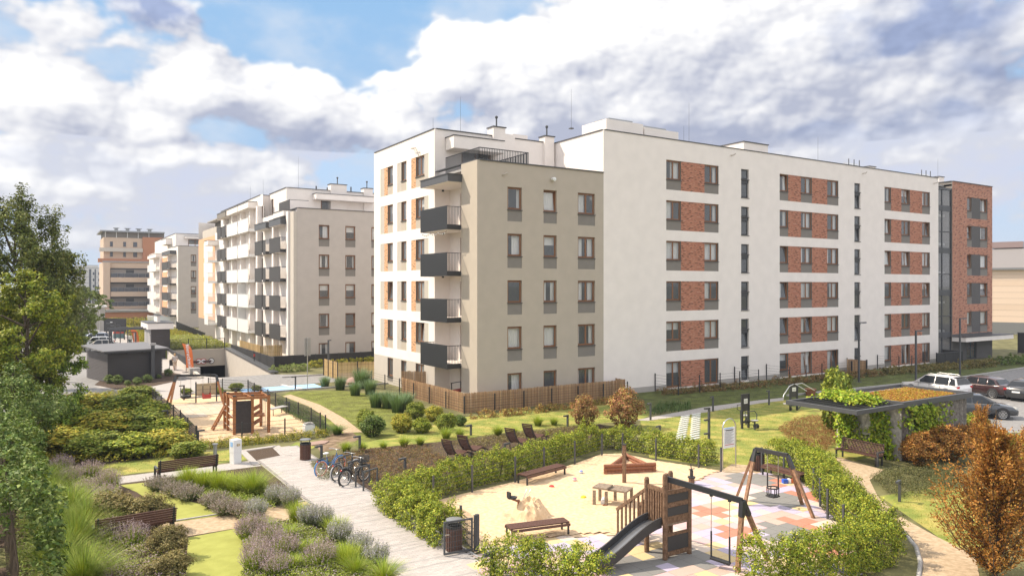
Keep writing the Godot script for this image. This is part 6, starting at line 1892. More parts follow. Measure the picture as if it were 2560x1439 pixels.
	wood_bin("brown slatted bin with a grey lid at the bend of the paved path", Vector3(10.20,0.0,-34.10),1.0)
	wood_bin("brown slatted bin just inside the near playground's gate", Vector3(10.49,0.0,-19.94),1.0)
	wood_bin("brown slatted bin behind the toddler swing by the gap in the hedge", Vector3(26.35,0.0,-21.63),0.95)
	o = thing("service_pillar", "white square service pillar with a small lamp beside the path", "service pillar", Vector3(7.35,0.0,-35.26),0.35)
	obj("body", MB.new().bx(-0.19,0,-0.17,0.19,0.5,0.17).bx(-0.2,0.505,-0.18,0.2,1.08,0.18),M["white_paint"],o)
	obj("lamp", MB.new().bx(-0.05,0.8,0.181,0.08,0.9,0.25),M["tan_board"],o)
	obj("sticker", MB.new().bx(-0.215,0.78,-0.08,-0.201,0.98,0.1),M["blue_paint"],o)
	o = thing("vent_post", "grey round vent post with a flat hood on the lawn by the bench", "vent post", Vector3(6.64,0.0,-36.16))
	obj("pipe", MB.new().lathe([[0.085,0.0],[0.085,0.72],[0.0,0.72]],12),M["grey_metal"],o)
	obj("hood", MB.new().lathe([[0.0,0.75],[0.13,0.75],[0.13,0.8],[0.0,0.82]],12),M["grey_metal"],o)
	# benches with backs
	back_bench("brown slatted park bench seen from behind among the lavender, nearer the grass lawn", Vector3(5.05,0.0,-33.46),PI + 0.05,2.35)
	back_bench("brown slatted park bench seen from behind beside the beige gravel path", Vector3(2.43,0.0,-26.19),PI + 0.05,2.3)
	back_bench("brown slatted park bench with an armrest under the vines of the shed", Vector3(31.6,0,-20.3),-PI / 2,2.1)
	# reclining loungers
	var spots := [[Vector3(16.02,0.0,-30.25), "lounger with a curved slatted back, nearest the hedge and the bicycles"],[Vector3(17.08,0.0,-30.72), "lounger with a curved slatted back, second from the bicycles"],[Vector3(19.88,0.0,-31.02), "lounger with a curved slatted back, third from the bicycles"],[Vector3(21.22,0.0,-31.52), "lounger with a curved slatted back, farthest from the bicycles"]]
	var proto: Node3D
	for s in spots:
		if proto == null:
			proto = lounger(s[1])
			proto.position = s[0]
			proto.rotation.y = 0.42
		else:
			dup(proto,s[0],0.42, "brown slatted " + s[1])

func lounger(label: String) -> Node3D:
	var o := thing("lounger", "brown slatted " + label, "lounger", Vector3(),0.0, "slatted loungers on the dry grass")
	# lies along x: head at -x, feet at +x
	var prof := [Vector2(-0.72,1.12),Vector2(-0.66,0.9),Vector2(-0.5,0.62),Vector2(-0.28,0.38),Vector2(-0.05,0.3),Vector2(0.25,0.36),Vector2(0.5,0.4),Vector2(0.75,0.3),Vector2(1.0,0.18)]
	var c := Curve2D.new()
	for p in prof:
		c.add_point(p)
	var n := 25
	for i in n:
		var q := c.sample_baked(c.get_baked_length() * (i + 0.5) / n)
		var q2 := c.sample_baked(c.get_baked_length() * (i + 0.6) / n)
		var d := (q2 - q).normalized()
		obj("slat", MB.new().box(Vector3(q.x,q.y,0),Vector3(0.064,0.025,0.62),Basis(Vector3(d.x,d.y,0),Vector3(-d.y,d.x,0),Vector3.BACK)),M["slat_brown"],o)
	for s in [-0.26,0.26]:
		obj("side_frame", MB.new().tube(prof.map(func(p): return Vector3(p.x,p.y - 0.035,s)),0.022,5),M["mid_metal"],o)
		obj("leg", MB.new().tube([Vector3(-0.3,0.36,s),Vector3(-0.3,0.02,s),Vector3(0.75,0.02,s),Vector3(0.75,0.27,s)],0.025,5),M["mid_metal"],o)
	return o

# ---------- bicycles, fitness machines, shed with the green roof ----------
func bicycle(label: String,at: Vector3,turn: float,frame: Color,tyre: Color,rim: Color,step: bool,basket: bool,saddle: Color,guard: Color) -> void:
	# its rear wheel at the origin, the front wheel along +x
	var o := thing("bicycle", label, "bicycle", at,turn, "bicycles at the stands")
	o.rotation.x = 0.0
	var mk := func(k: String,c: Color) -> StandardMaterial3D: return mat(k + c.to_html(),c,0.4)
	var fm: StandardMaterial3D = mk.call("bike", frame)
	var r := 0.335
	var circle := func(rad: float,x: float) -> Array:
		var l := []
		for i in 25:
			l.append(Vector3(x + rad * cos(TAU * i / 24.0),r + rad * sin(TAU * i / 24.0),0))
		return l
	for x in [0.0,1.06]:
		var w := obj("wheel", MB.new().tube(circle.call(r - 0.02,x),0.024,8),mk.call("bike", tyre),o)
		obj("rim", MB.new().tube(circle.call(r - 0.05,x),0.014,6),mk.call("bike", rim),w)
		var sp := MB.new()
		for i in 16:
			var a := TAU * i / 16.0
			sp.tube([Vector3(x,r,0),Vector3(x + (r - 0.05) * cos(a),r + (r - 0.05) * sin(a),0)],0.003,3)
		sp.tube([Vector3(x,r,-0.05),Vector3(x,r,0.05)],0.025,8)
		stuff(obj("spokes", sp,M["steel"],w))
		var g := []
		for i in 11:
			var a := lerpf(0.05,0.62,i / 10.0) * TAU if x == 0.0 else lerpf(0.08,0.5,i / 10.0) * TAU
			g.append(Vector3(x + (r + 0.03) * cos(a),r + (r + 0.03) * sin(a),0))
		obj("mudguard", MB.new().tube(g,0.026,6),mk.call("bike", guard),o)
	var bb := Vector3(0.44,0.29,0)
	var st := Vector3(0.3,0.78,0)
	var hd := Vector3(0.86,0.86,0)
	var hl := Vector3(0.9,0.66,0)
	obj("frame", MB.new().tube([bb,st],0.018,6).tube([Vector3(0,r,0),bb],0.012,6).tube([Vector3(0,r,0),Vector3(0.33,0.68,0)],0.012,6).tube([hd,hl],0.02,6).tube([bb,hl],0.02,6).tube([Vector3(0.37,0.5,0) if step else Vector3(0.32,0.72,0),Vector3(0.6,0.5,0) if step else Vector3(0.6,0.78,0),hd + Vector3(0,-0.08,0)],0.017,6),fm,o)
	obj("fork", MB.new().tube([hl,Vector3(0.98,0.5,0),Vector3(1.06,r,0)],0.016,6),fm,o)
	obj("saddle", MB.new().lathe([[0.0,0.0],[0.1,0.01],[0.12,0.05],[0.06,0.08],[0.0,0.085]],10,Vector3(0.26,0.9,0),Basis.from_scale(Vector3(1.25,1,0.8))).tube([st,Vector3(0.28,0.92,0)],0.014,6),mk.call("bike", saddle),o)
	obj("handlebar", MB.new().tube([hd,Vector3(0.84,1.0,0)],0.014,6).tube([Vector3(0.68,1.03,-0.29),Vector3(0.8,1.03,-0.25),Vector3(0.87,1.0,-0.06),Vector3(0.87,1.0,0.06),Vector3(0.8,1.03,0.25),Vector3(0.68,1.03,0.29)],0.014,6),M["steel"],o)
	obj("rack", MB.new().bx(-0.2,0.74,-0.06,0.22,0.76,0.06).tube([Vector3(0,r,0.05),Vector3(-0.1,0.74,0.05)],0.008,4).tube([Vector3(0,r,-0.05),Vector3(-0.1,0.74,-0.05)],0.008,4),M["dark_metal"],o)
	obj("crank", MB.new().lathe([[0.0,0.0],[0.09,0.0],[0.09,0.01],[0.0,0.01]],12,bb + Vector3(0,0,0.04),Basis(Vector3.RIGHT,PI / 2)).tube([bb + Vector3(0,0,0.06),bb + Vector3(0.12,-0.12,0.06)],0.012,5).tube([bb + Vector3(0,0,-0.06),bb + Vector3(-0.12,0.12,-0.06)],0.012,5),M["steel"],o)
	obj("rear_lamp", MB.new().box(Vector3(-0.22,0.68,0),Vector3(0.04,0.06,0.06)),M["sign_red"],o)
	if basket:
		var b := MB.new()
		for i in 9:
			b.bx(0.9,0.82 + i * 0.028,-0.17,0.92,0.83 + i * 0.028,0.17).bx(1.18,0.82 + i * 0.028,-0.17,1.2,0.83 + i * 0.028,0.17).bx(0.92,0.82 + i * 0.028,-0.17,1.18,0.83 + i * 0.028,-0.16).bx(0.92,0.82 + i * 0.028,0.16,1.18,0.83 + i * 0.028,0.17)
		b.bx(0.9,0.8,-0.17,1.2,0.815,0.17)
		obj("basket", b,M["dark_metal"],o)

func garden_things() -> void:
	bicycle("blue bicycle with a white saddle and pale pink tyres, farthest in the row", Vector3(9.78,0.0,-30.78) + Vector3(0.1,0,0),0.42,Color(0.03,0.13,0.34),Color(0.72,0.5,0.43),Color(0.6,0.1,0.07),true,false,Color(0.75,0.73,0.72),Color(0.04,0.22,0.55))
	bicycle("dark bicycle with a pale grey rear mudguard, middle of the row", Vector3(10.19,0.0,-29.69),0.45,Color(0.05,0.05,0.055),Color(0.03,0.03,0.03),Color(0.3,0.3,0.3),false,false,Color(0.03,0.03,0.03),Color(0.45,0.45,0.46))
	bicycle("black bicycle with a front basket, nearest in the row", Vector3(10.20,0.0,-28.75),0.42,Color(0.03,0.03,0.033),Color(0.025,0.025,0.025),Color(0.4,0.4,0.4),true,true,Color(0.03,0.03,0.03),Color(0.03,0.03,0.035))
	var proto: Node3D
	for q in [[Vector3(10.57,0.0,-30.60), "dark square bicycle stand between the blue and the middle bicycle"],[Vector3(10.58,0.0,-29.45), "dark square bicycle stand beside the bicycle with the basket"],[Vector3(10.48,0.0,-28.35), "dark square bicycle stand in front of the bicycles, second from the hedge"],[Vector3(10.53,0.0,-27.64), "dark square bicycle stand nearest the hedge, empty"]]:
		if proto == null:
			proto = thing("bicycle_stand", q[1], "bicycle stand", q[0],0.4, "bicycle stands")
			obj("hoop", MB.new().bx(0,0,-0.025,0.05,0.8,0.025).bx(0.75,0,-0.025,0.8,0.8,0.025).bx(0.05,0.75,-0.025,0.75,0.8,0.025),M["mid_metal"],proto)
			obj("foot_plate", MB.new().bx(-0.04,0.0,-0.06,0.09,0.04,0.06),M["grey_metal"],proto)
		else:
			dup(proto,q[0],0.4,q[1])
	# stepping boards
	var board := MB.new().bx(-0.4,0,-0.055,0.4,0.07,0.055).mesh()
	for k in 2:
		for i in 13:
			var p: Vector3 = (Vector3(33.50,0.0,-33.06)).lerp(Vector3(27.52,0.0,-27.54),i / 12.0) if k == 0 else (Vector3(34.60,0.0,-33.21)).lerp(Vector3(28.90,0.0,-27.85),i / 12.0)
			var o := thing("stepping_board", "white board laid on the dry grass, one of the %s ladder of boards" % ["left", "right"][k], "board", p,0.15, "%s ladder of white boards" % ["left", "right"][k])
			obj("plank", board,M["white_paint"],o)
	# information board in a steel hoop
	var o := thing("information_board", "white printed rules board hung in a steel hoop by the hedge gap", "information board", Vector3(25.13,0.0,-22.57))
	var span: Vector3 = Vector3(25.96,0.0,-22.56) - Vector3(25.13,0.0,-22.57)
	o.rotation.y = -atan2(span.z,span.x)
	var w := span.length()
	var hoop := [Vector3(0,0,0),Vector3(0,1.45,0)]
	for i in 11:
		hoop.append(Vector3(w * 0.5 - w * 0.5 * cos(PI * i / 10.0),1.78 + w * 0.5 * sin(PI * i / 10.0),0))
	hoop.append_array([Vector3(w,1.45,0),Vector3(w,0,0)])
	obj("hoop", MB.new().tube(hoop,0.028,8),M["steel"],o)
	var pl := obj("panel", MB.new().bx(0.07,0.92,-0.012,w - 0.07,1.82,0.012),M["print_white"],o)
	obj("print", MB.new().bx(0.1,1.7,0.013,w - 0.14,1.72,0.018),M["mid_metal"],pl)
	obj("blue_band", MB.new().bx(0.07,1.77,0.013,w - 0.2,1.815,0.017),M["blue_paint"],pl)
	for i in 12:
		obj("text_line", MB.new().bx(0.12,1.62 - i * 0.045,0.013,w - 0.14 - 0.08 * ((i * 7) % 3),1.635 - i * 0.045,0.016),M["grey_metal"],pl)
	letters(pl, "REGULAMIN", 0.075,Vector3(w * 0.5,1.7,0.012),Basis(),M["mid_metal"])
	obj("red_print", MB.new().bx(0.12,1.05,0.013,w - 0.13,1.075,0.017),M["sign_red"],pl)
	# fitness machines
	o = thing("fitness_bike", "outdoor fitness bike on a tall dark board, nearest the information board", "fitness machine", Vector3(33.62,0.0,-28.53))
	fitness_board(o,1.95)
	fitness_seat(o,Vector3(0.05,0,0.62),true)
	fitness_seat(o,Vector3(0.95,0,-0.75),false)
	o = thing("fitness_press", "outdoor fitness press with long grey arms on a tall dark frame, farther machine", "fitness machine", Vector3(41.06,0.0,-30.92),-0.2)
	fitness_board(o,1.75)
	obj("press_arm", MB.new().tube([Vector3(0.0,1.72,0.1),Vector3(0.6,1.75,0.1),Vector3(1.6,1.25,0.1)],0.03,6).tube([Vector3(0.0,1.72,0),Vector3(-0.45,1.6,0.1),Vector3(-1.0,1.05,0.2),Vector3(-1.0,0.8,0.2)],0.03,6).tube([Vector3(0.1,1.7,0.1),Vector3(0.6,1.3,0.5)],0.025,6),M["steel"],o)
	for s in [-0.75,0.95]:
		obj("seat", MB.new().lathe([[0.0,0.5],[0.22,0.5],[0.22,0.54],[0.0,0.55]],10,Vector3(s,0,0.2)),M["grey_panel"],o)
		obj("seat_arm", MB.new().tube([Vector3(s,0.48,0.2),Vector3(s * 0.6,0.42,0.15),Vector3(s * 0.3,0.1,0.1)],0.035,6),M["mid_metal"],o)
	o = thing("plant_pot", "brown terracotta pot standing on the grass near the fitness press", "plant pot", Vector3(47.87,0.0,-34.60))
	obj("pot", MB.new().lathe([[0.0,0.0],[0.3,0.0],[0.42,0.5],[0.36,0.5],[0.0,0.42]],12),M["wood_red"],o)
	# shed with the green roof
	o = thing("green_roof_shed", "boarded shed, its sides coloured pale for sun and grey for shade, with a planted roof in a black frame", "shed", Vector3(33.4,0,-19.3))
	o.position = Vector3(33.4,0,-19.3)
	var bm := MB.new().bx(0.005,0,-0.025,0.145,2.45,0.0).mesh()
	for i in 38:
		obj("board", bm,M["shed_board_shaded_%d" % (i % 3)],o).position = Vector3(0.0 + i * 0.15,0,0)
	for i in 22:
		var q := obj("board", bm,M["shed_board_lit"],o)
		q.position = Vector3(0,0,-0.03 - i * 0.15)
		q.rotation.y = PI / 2
	obj("core", MB.new().bx(0.03,0,-3.3,5.7,2.44,-0.03),M["plaster_grey"],o)
	var fr := MB.new().bx(-0.25,2.48,0.05,5.95,2.74,0.2).bx(-0.25,2.48,-3.6,5.95,2.74,-3.45).bx(-0.25,2.48,-3.449,-0.1,2.74,0.049).bx(5.8,2.48,-3.449,5.95,2.74,0.049)
	var frame := obj("roof_frame", fr,M["mid_metal"],o)
	obj("roof_deck", MB.new().bx(-0.1,2.46,-3.45,5.8,2.58,0.05),M["concrete"],frame)
	obj("soil", MB.new().bx(0.35,2.58,-3.0,5.4,2.63,-0.25),M["mulch_red"],frame)
	obj("pergola_frame", MB.new().bx(-3.75,2.5,0.1,-0.26,2.68,0.25).bx(-3.75,2.5,-3.35,-0.26,2.68,-3.2).bx(-3.9,2.5,-3.35,-3.751,2.68,0.25),M["mid_metal"],o)
	for i in 21:
		obj("pergola_bar", MB.new().bx(-3.74,2.55,-3.12 + i * 0.157,-0.27,2.59,-3.09 + i * 0.157),M["dark_metal"],o)
	for i in 6:
		obj("pergola_bar", MB.new().bx(-3.3 + i * 0.57,2.6,-3.19,-3.26 + i * 0.57,2.63,0.09),M["dark_metal"],o)
	o = thing("wall_grill", "red and black garden cushion box by the corner apartment's terrace door", "garden box", Vector3(24.9,0,-46.5),0.4)
	obj("box", MB.new().bx(-0.5,0,-0.3,0.5,0.75,0.3),M["sign_red"],o)
	obj("frame", MB.new().bx(-0.55,0,-0.32,-0.5,1.25,-0.27).bx(0.5,0,-0.32,0.55,1.25,-0.27).bx(-0.55,1.2,-0.32,0.55,1.25,-0.27),M["dark_metal"],o)
	o = thing("rock", "reddish boulder at the foot of the near block's white end wall", "rock", Vector3(21.6,0,-58.5))
	var rk := MB.new()
	rk.lathe([[0.75,0.0],[0.8,0.25],[0.55,0.5],[0.2,0.62],[0.0,0.6]],7)
	obj("stone", rk,M["rock"],o)
	o = thing("stone_slab", "flat reddish stone slab lying behind the slatted bin", "stone", Vector3(11.85,0.0,-37.42),0.3)
	obj("slab", MB.new().prism([v2(-0.6,-0.3),v2(0.1,-0.45),v2(0.6,-0.1),v2(0.4,0.3),v2(-0.3,0.35)],0.0,0.06,Transform3D(Basis(Vector3.RIGHT,-PI / 2),Vector3())),M["rock"],o)
	# string of bulbs under the balcony
	o = thing("string_lights", "string of small white bulbs under the second balcony from the top", "string lights", Vector3(23.0,11.8,-46.6))
	var line := []
	for i in 13:
		var z := -2.0 + i * 0.32
		line.append(Vector3(0,-0.12 * sin(PI * (i % 4) / 4.0) - 0.02,z))
	obj("cable", MB.new().tube(line,0.012,4),M["dark_metal"],o)
	for i in 12:
		obj("bulb", MB.new().lathe([[0.0,-0.11],[0.05,-0.08],[0.05,-0.03],[0.0,0.0]],8,line[i]),M["white_paint"],o)

func fitness_board(o: Node,h: float) -> void:
	for s in [-0.27,0.27]:
		obj("post", MB.new().bx(s - 0.05,0,-0.05,s + 0.05,h,0.05),M["dark_metal"],o)
	obj("board", MB.new().bx(-0.219,h * 0.5,-0.03,0.219,h,0.03),M["panel_dark"],o)
	obj("cross_bar", MB.new().bx(-0.219,0.3,-0.03,0.219,0.42,0.03),M["dark_metal"],o)
	var p := obj("notice", MB.new().bx(-0.15,h * 0.72,0.031,0.15,h * 0.86,0.04),M["print_white"],o)
	obj("text_line", MB.new().bx(-0.11,h * 0.8,0.041,0.11,h * 0.81,0.044).bx(-0.11,h * 0.76,0.041,0.11,h * 0.77,0.044),M["mid_metal"],p)

func fitness_seat(o: Node,at: Vector3,handles: bool) -> void:
	obj("seat_post", MB.new().tube([at + Vector3(0,0,0),at + Vector3(0,0.5,0)],0.05,8),M["mid_metal"],o)
	obj("seat", MB.new().lathe([[0.0,0.5],[0.2,0.5],[0.22,0.55],[0.0,0.58]],10,at),M["grey_panel"],o)
	obj("hub", MB.new().lathe([[0.0,-0.1],[0.14,-0.1],[0.14,0.1],[0.0,0.1]],10,at + Vector3(0,0.22,0.1),Basis(Vector3.FORWARD,PI / 2)),M["rubber"],o)
	if handles:
		obj("handlebar", MB.new().tube([at + Vector3(0,0.42,-0.1),at + Vector3(-0.35,0.55,-0.15),at + Vector3(-0.48,0.8,-0.25),at + Vector3(-0.4,0.98,-0.35),at + Vector3(0.4,0.98,-0.35),at + Vector3(0.48,0.8,-0.25),at + Vector3(0.35,0.55,-0.15),at + Vector3(0,0.42,-0.1)],0.024,6),M["mid_metal"],o)
	else:
		obj("handlebar", MB.new().tube([at + Vector3(-0.45,0.05,0),at + Vector3(-0.5,0.85,0),at + Vector3(-0.75,0.95,0),at + Vector3(-0.75,1.2,0),at + Vector3(-0.3,1.2,0),at + Vector3(-0.3,0.95,0),at + Vector3(-0.5,0.85,0)],0.024,6),M["mid_metal"],o)


# ---------- cars ----------
# A car stands with its middle at the origin, its nose along +x. The body is one surface lofted over cross sections.
func car(label: String,at: Vector3,turn: float,paint: Color,kind: String,group := "", metal := 0.2) -> Node3D:
	var o := thing("parked_car", label, "car", at,turn,group)
	var key := "car" + paint.to_html()
	var pm := mat(key,paint,0.28,metal)
	pm.clearcoat_enabled = true
	pm.clearcoat = 1.0
	pm.clearcoat_roughness = 0.05
	var tall := kind == "suv"
	var l := 4.55 if kind == "sedan" else 4.4
	var hw := 0.89
	# stations: x, top of the lower body, roof (0 = none), half width
	var low := 0.24 if not tall else 0.3
	var belt := 0.92 if not tall else 1.02
	var roof := 1.43 if not tall else 1.62
	var st := []
	if kind == "sedan":
		st = [[-0.5,0.62,0.62],[-0.49,0.9,0.74],[-0.46,0.98,0.82],[-0.38,1.0,0.87],[-0.2,0.96,0.89],[0.0,0.93,0.89],[0.2,0.92,0.89],[0.3,0.86,0.88],[0.42,0.78,0.84],[0.47,0.68,0.78],[0.5,0.52,0.66]]
	else:
		st = [[-0.5,0.7,0.72],[-0.49,0.98,0.8],[-0.46,1.06,0.84],[-0.38,1.06,0.88],[-0.2,1.03,0.89],[0.0,1.0,0.89],[0.2,0.99,0.89],[0.3,0.95,0.88],[0.42,0.88,0.85],[0.47,0.78,0.8],[0.5,0.6,0.7]]
		if not tall:
			for s in st:
				s[1] -= 0.08
	var grid := []
	for s in st:
		var x: float = s[0] * l
		var top: float = s[1]
		var w: float = s[2]
		var ring := []
		for q in [[0.0,low + 0.02],[0.78,low],[0.97,low + 0.12],[1.0,low + 0.3],[0.985,lerpf(low + 0.3,top,0.7)],[0.93,top - 0.03],[0.84,top],[0.0,top + 0.025]]:
			ring.append(Vector3(x,q[1],w * q[0]))
		for k in range(6,0,-1):
			ring.append(Vector3(ring[k].x,ring[k].y,-ring[k].z))
		grid.append(ring)
	loft(obj_mesh("body", o,pm),grid,true)
	# cabin
	var cab := []
	var cs := [[-0.4,0.0],[-0.3,0.78],[-0.2,0.97],[-0.05,1.0],[0.08,0.96],[0.27,0.0]] if kind == "sedan" else [[-0.49,0.0],[-0.43,0.8],[-0.34,0.97],[-0.1,1.0],[0.08,0.96],[0.26,0.0]]
	if kind == "hatch":
		cs = [[-0.48,0.0],[-0.4,0.75],[-0.28,0.97],[-0.08,1.0],[0.08,0.95],[0.27,0.0]]
	for s in cs:
		var y := lerpf(belt - 0.02,roof,s[1])
		var w: float = lerpf(0.83,0.62,s[1])
		var ring := []
		for q in [[0.0,belt - 0.06],[0.84,belt - 0.06],[0.84,belt - 0.02],[w,y - 0.04 * s[1]],[w * 0.85,y],[0.0,y + 0.02 * s[1]]]:
			ring.append(Vector3(s[0] * l,q[1],q[0]))
		for k in range(4,0,-1):
			ring.append(Vector3(ring[k].x,ring[k].y,-ring[k].z))
		cab.append(ring)
	loft(obj_mesh("roof", o,pm),cab,true)
	# glass: side windows, windscreen and rear screen lie just proud of the cabin
	var at_top := func(k: int,f: float) -> Vector3:
		var y: float = lerpf(belt - 0.02,roof,cs[k][1] * f)
		return Vector3(cs[k][0] * l,y,lerpf(0.83,0.62,cs[k][1] * f))
	for s in [-1.0,1.0]:
		var g := MB.new()
		for k in range(1,4):
			var a: Vector3 = Vector3(lerpf(cs[k][0],cs[k - 1][0],0.55 if k == 1 else 0.0) * l + 0.04,belt + 0.02,0.838)
			var b: Vector3 = Vector3(lerpf(cs[k + 1][0],cs[k + 2][0] if k == 3 else cs[k + 1][0],0.68 if k == 3 else 0.0) * l - 0.04,belt + 0.02,0.838)
			var c: Vector3 = at_top.call(k + 1,0.9)
			var d: Vector3 = at_top.call(k,0.9)
			var e := Vector3(0,0,0.012)
			var p := [a + e,b + e,c + e - Vector3(0.03,0,0),d + e + Vector3(0.03,0,0)].map(func(q): return Vector3(q.x,q.y,q.z * s))
			if s > 0:
				g.quad(p[0],p[1],p[2],p[3])
			else:
				g.quad(p[3],p[2],p[1],p[0])
		obj("side_window", g,M["car_glass"],o)
		obj("wing_mirror", MB.new().box(Vector3(0.16 * l,belt + 0.08,s * 0.98),Vector3(0.16,0.14,0.2)),pm,o)
		obj("trim_line", MB.new().bx(-0.33 * l,belt - 0.035,s * 0.845,0.2 * l,belt - 0.01,s * 0.862),M["steel"],o)
		for hx in [-0.12,0.07]:
			obj("door_handle", MB.new().bx(hx * l,belt - 0.14,s * 0.88,hx * l + 0.16,belt - 0.11,s * 0.905),pm,o)
		for dx in [-0.2,-0.02,0.17]:
			obj("door_gap", MB.new().bx(dx * l,low + 0.2,s * 0.876,dx * l + 0.012,belt - 0.03,s * 0.8925),M["rubber"],o)
	var scr := func(k: int,j: int,name: String) -> void:
		var a := Vector3(lerpf(cs[k][0],cs[j][0],0.1) * l,lerpf(belt,roof,0.09),0.74)
		var b := Vector3(lerpf(cs[k][0],cs[j][0],0.93) * l,lerpf(belt - 0.02,roof,cs[j][1] * 0.93),0.56)
		var out := Vector3(0.02 if cs[k][0] > 0.0 else -0.02,0.025,0)
		var g := MB.new()
		if cs[k][0] > 0.0:
			g.quad(a + out,Vector3(a.x,a.y,-a.z) + out,Vector3(b.x,b.y,-b.z) + out,b + out)
		else:
			g.quad(Vector3(a.x,a.y,-a.z) + out,a + out,b + out,Vector3(b.x,b.y,-b.z) + out)
		obj(name,g,M["car_glass"],o)
	scr.call(5,4, "windscreen")
	scr.call(0,1, "rear_window")
	# wheels with arches
	var r := 0.32 if not tall else 0.35
	for x in [-0.3,0.3]:
		for s in [-1.0,1.0]:
			var c := Vector3(x * l,r,s * 0.8)
			var bs := Basis(Vector3.RIGHT,s * PI / 2)
			obj("wheel_arch", MB.new().lathe([[0.0,0.0],[r + 0.07,0.0],[r + 0.07,0.105],[0.0,0.105]],20,c + Vector3(0,0.02,0),bs),M["rubber"],o)
			var w := obj("wheel", MB.new().lathe([[0.0,0.0],[r,0.0],[r,0.1],[r - 0.04,0.125],[r - 0.11,0.12],[0.0,0.11]],20,c,bs),M["rubber"],o)
			var rim := MB.new().lathe([[r - 0.11,0.122],[r - 0.09,0.13],[r - 0.1,0.118]],20,c,bs)
			for k in 10:
				var a := TAU * k / 10.0
				rim.bar(c + bs * Vector3(0.04 * cos(a),0.125,0.04 * sin(a)),c + bs * Vector3((r - 0.1) * cos(a),0.122,(r - 0.1) * sin(a)),0.03,0.03)
			obj("rim", rim,M["steel"],w)
	for s in [-1.0,1.0]:
		obj("headlight", MB.new().box(Vector3(0.463 * l,0.68 + (0.12 if tall else 0.0),s * 0.6),Vector3(0.16,0.12,0.34),Basis(Vector3.UP,s * 0.35)),M["lamp_clear"],o)
		obj("tail_light", MB.new().box(Vector3(-0.478 * l,0.82 + (0.1 if tall else 0.0),s * 0.62),Vector3(0.14,0.13,0.36),Basis(Vector3.UP,-s * 0.25)),M["lamp_red"],o)
	obj("number_plate", MB.new().box(Vector3(-0.502 * l,0.66,0),Vector3(0.02,0.11,0.5)),M["print_white"],o)
	obj("number_plate", MB.new().box(Vector3(0.502 * l,0.45,0),Vector3(0.02,0.11,0.5)),M["print_white"],o)
	obj("grille", MB.new().box(Vector3(0.493 * l,0.58,0),Vector3(0.05,0.1,0.8)),M["rubber"],o)
	obj("bumper_strip", MB.new().box(Vector3(-0.495 * l,0.42,0),Vector3(0.06,0.12,1.3)),M["rubber"],o)
	if tall:
		for s in [-0.55,0.55]:
			obj("roof_rail", MB.new().tube([Vector3(-0.33 * l,roof + 0.01,s),Vector3(-0.3 * l,roof + 0.06,s),Vector3(0.02 * l,roof + 0.06,s),Vector3(0.06 * l,roof,s)],0.02,6),M["steel"],o)
		obj("spoiler", MB.new().bx(-0.44 * l,roof - 0.09,-0.55,-0.36 * l,roof - 0.04,0.55),M["rubber"],o)
	return o

func obj_mesh(called: String,par: Node,m: Material) -> MeshInstance3D:
	var o := MeshInstance3D.new()
	o.name = called
	o.material_override = m
	par.add_child(o,true)
	return o

func loft(o: MeshInstance3D,grid: Array,closed: bool) -> void:
	var st := SurfaceTool.new()
	st.begin(Mesh.PRIMITIVE_TRIANGLES)
	st.set_smooth_group(0)
	var n: int = grid[0].size()
	for i in grid.size():
		for k in n:
			st.add_vertex(grid[i][k])
	for i in grid.size() - 1:
		for k in (n if closed else n - 1):
			var q := (k + 1) % n
			var a := i * n + k
			var b := i * n + q
			var c := (i + 1) * n + q
			var d := (i + 1) * n + k
			for x in [a,c,b,a,d,c]:
				st.add_index(x)
	for e in [0,grid.size() - 1]:
		for k in range(1,n - 1):
			var idx := [e * n,e * n + k,e * n + k + 1] if e == 0 else [e * n,e * n + k + 1,e * n + k]
			for x in idx:
				st.add_index(x)
	st.generate_normals()
	o.mesh = st.commit()

func cars() -> void:
	mat("car_glass", Color(0.02,0.024,0.03),0.04)
	mat("lamp_clear", Color(0.6,0.6,0.58),0.1)
	mat("lamp_red", Color(0.5,0.015,0.02),0.15)
	car("champagne silver saloon parked across a bay left of the dark shed", Vector3(5.82,0.0,-106.02),PI,Color(0.42,0.38,0.33), "sedan", "", 0.5)
	car("silver blue estate car parked behind the champagne saloon", Vector3(5.58,0.0,-118.36),PI + 0.05,Color(0.4,0.43,0.52), "suv", "", 0.4)
	car("white hatchback parked between the saloon and the silver blue car", Vector3(5.72,0.0,-112.62),PI,Color(0.75,0.76,0.78), "hatch")
	car("dark grey hatchback whose roof shows behind the dark shed", Vector3(7.41,0.0,-95.05),PI,Color(0.1,0.11,0.13), "hatch", "", 0.4)
	car("white hatchback parked behind the dark pylon sign", Vector3(5.69,0.0,-141.46),0.0,Color(0.76,0.76,0.77), "hatch")
	car("white sport utility car parked behind the green roofed shed", Vector3(55.2,0.016,-29.4),PI / 2 - 0.1,Color(0.74,0.72,0.71), "suv")
	car("maroon black saloon with red tail lights, beside the white sport utility car", Vector3(58.6,0.016,-27.9),PI / 2 - 0.12,Color(0.06,0.025,0.025), "sedan", "", 0.3)
	car("black saloon with bright spoked wheels at the right edge", Vector3(58.96,0.0,-25.08) + Vector3(0.6,0.016,0),0.03,Color(0.03,0.031,0.035), "sedan", "", 0.3)
	car("dark grey saloon with its nose towards the copper hornbeam", Vector3(48.50,0.0,-23.60) + Vector3(0,0.016,0),-0.85 , Color(0.06,0.065,0.075), "sedan", "", 0.4)


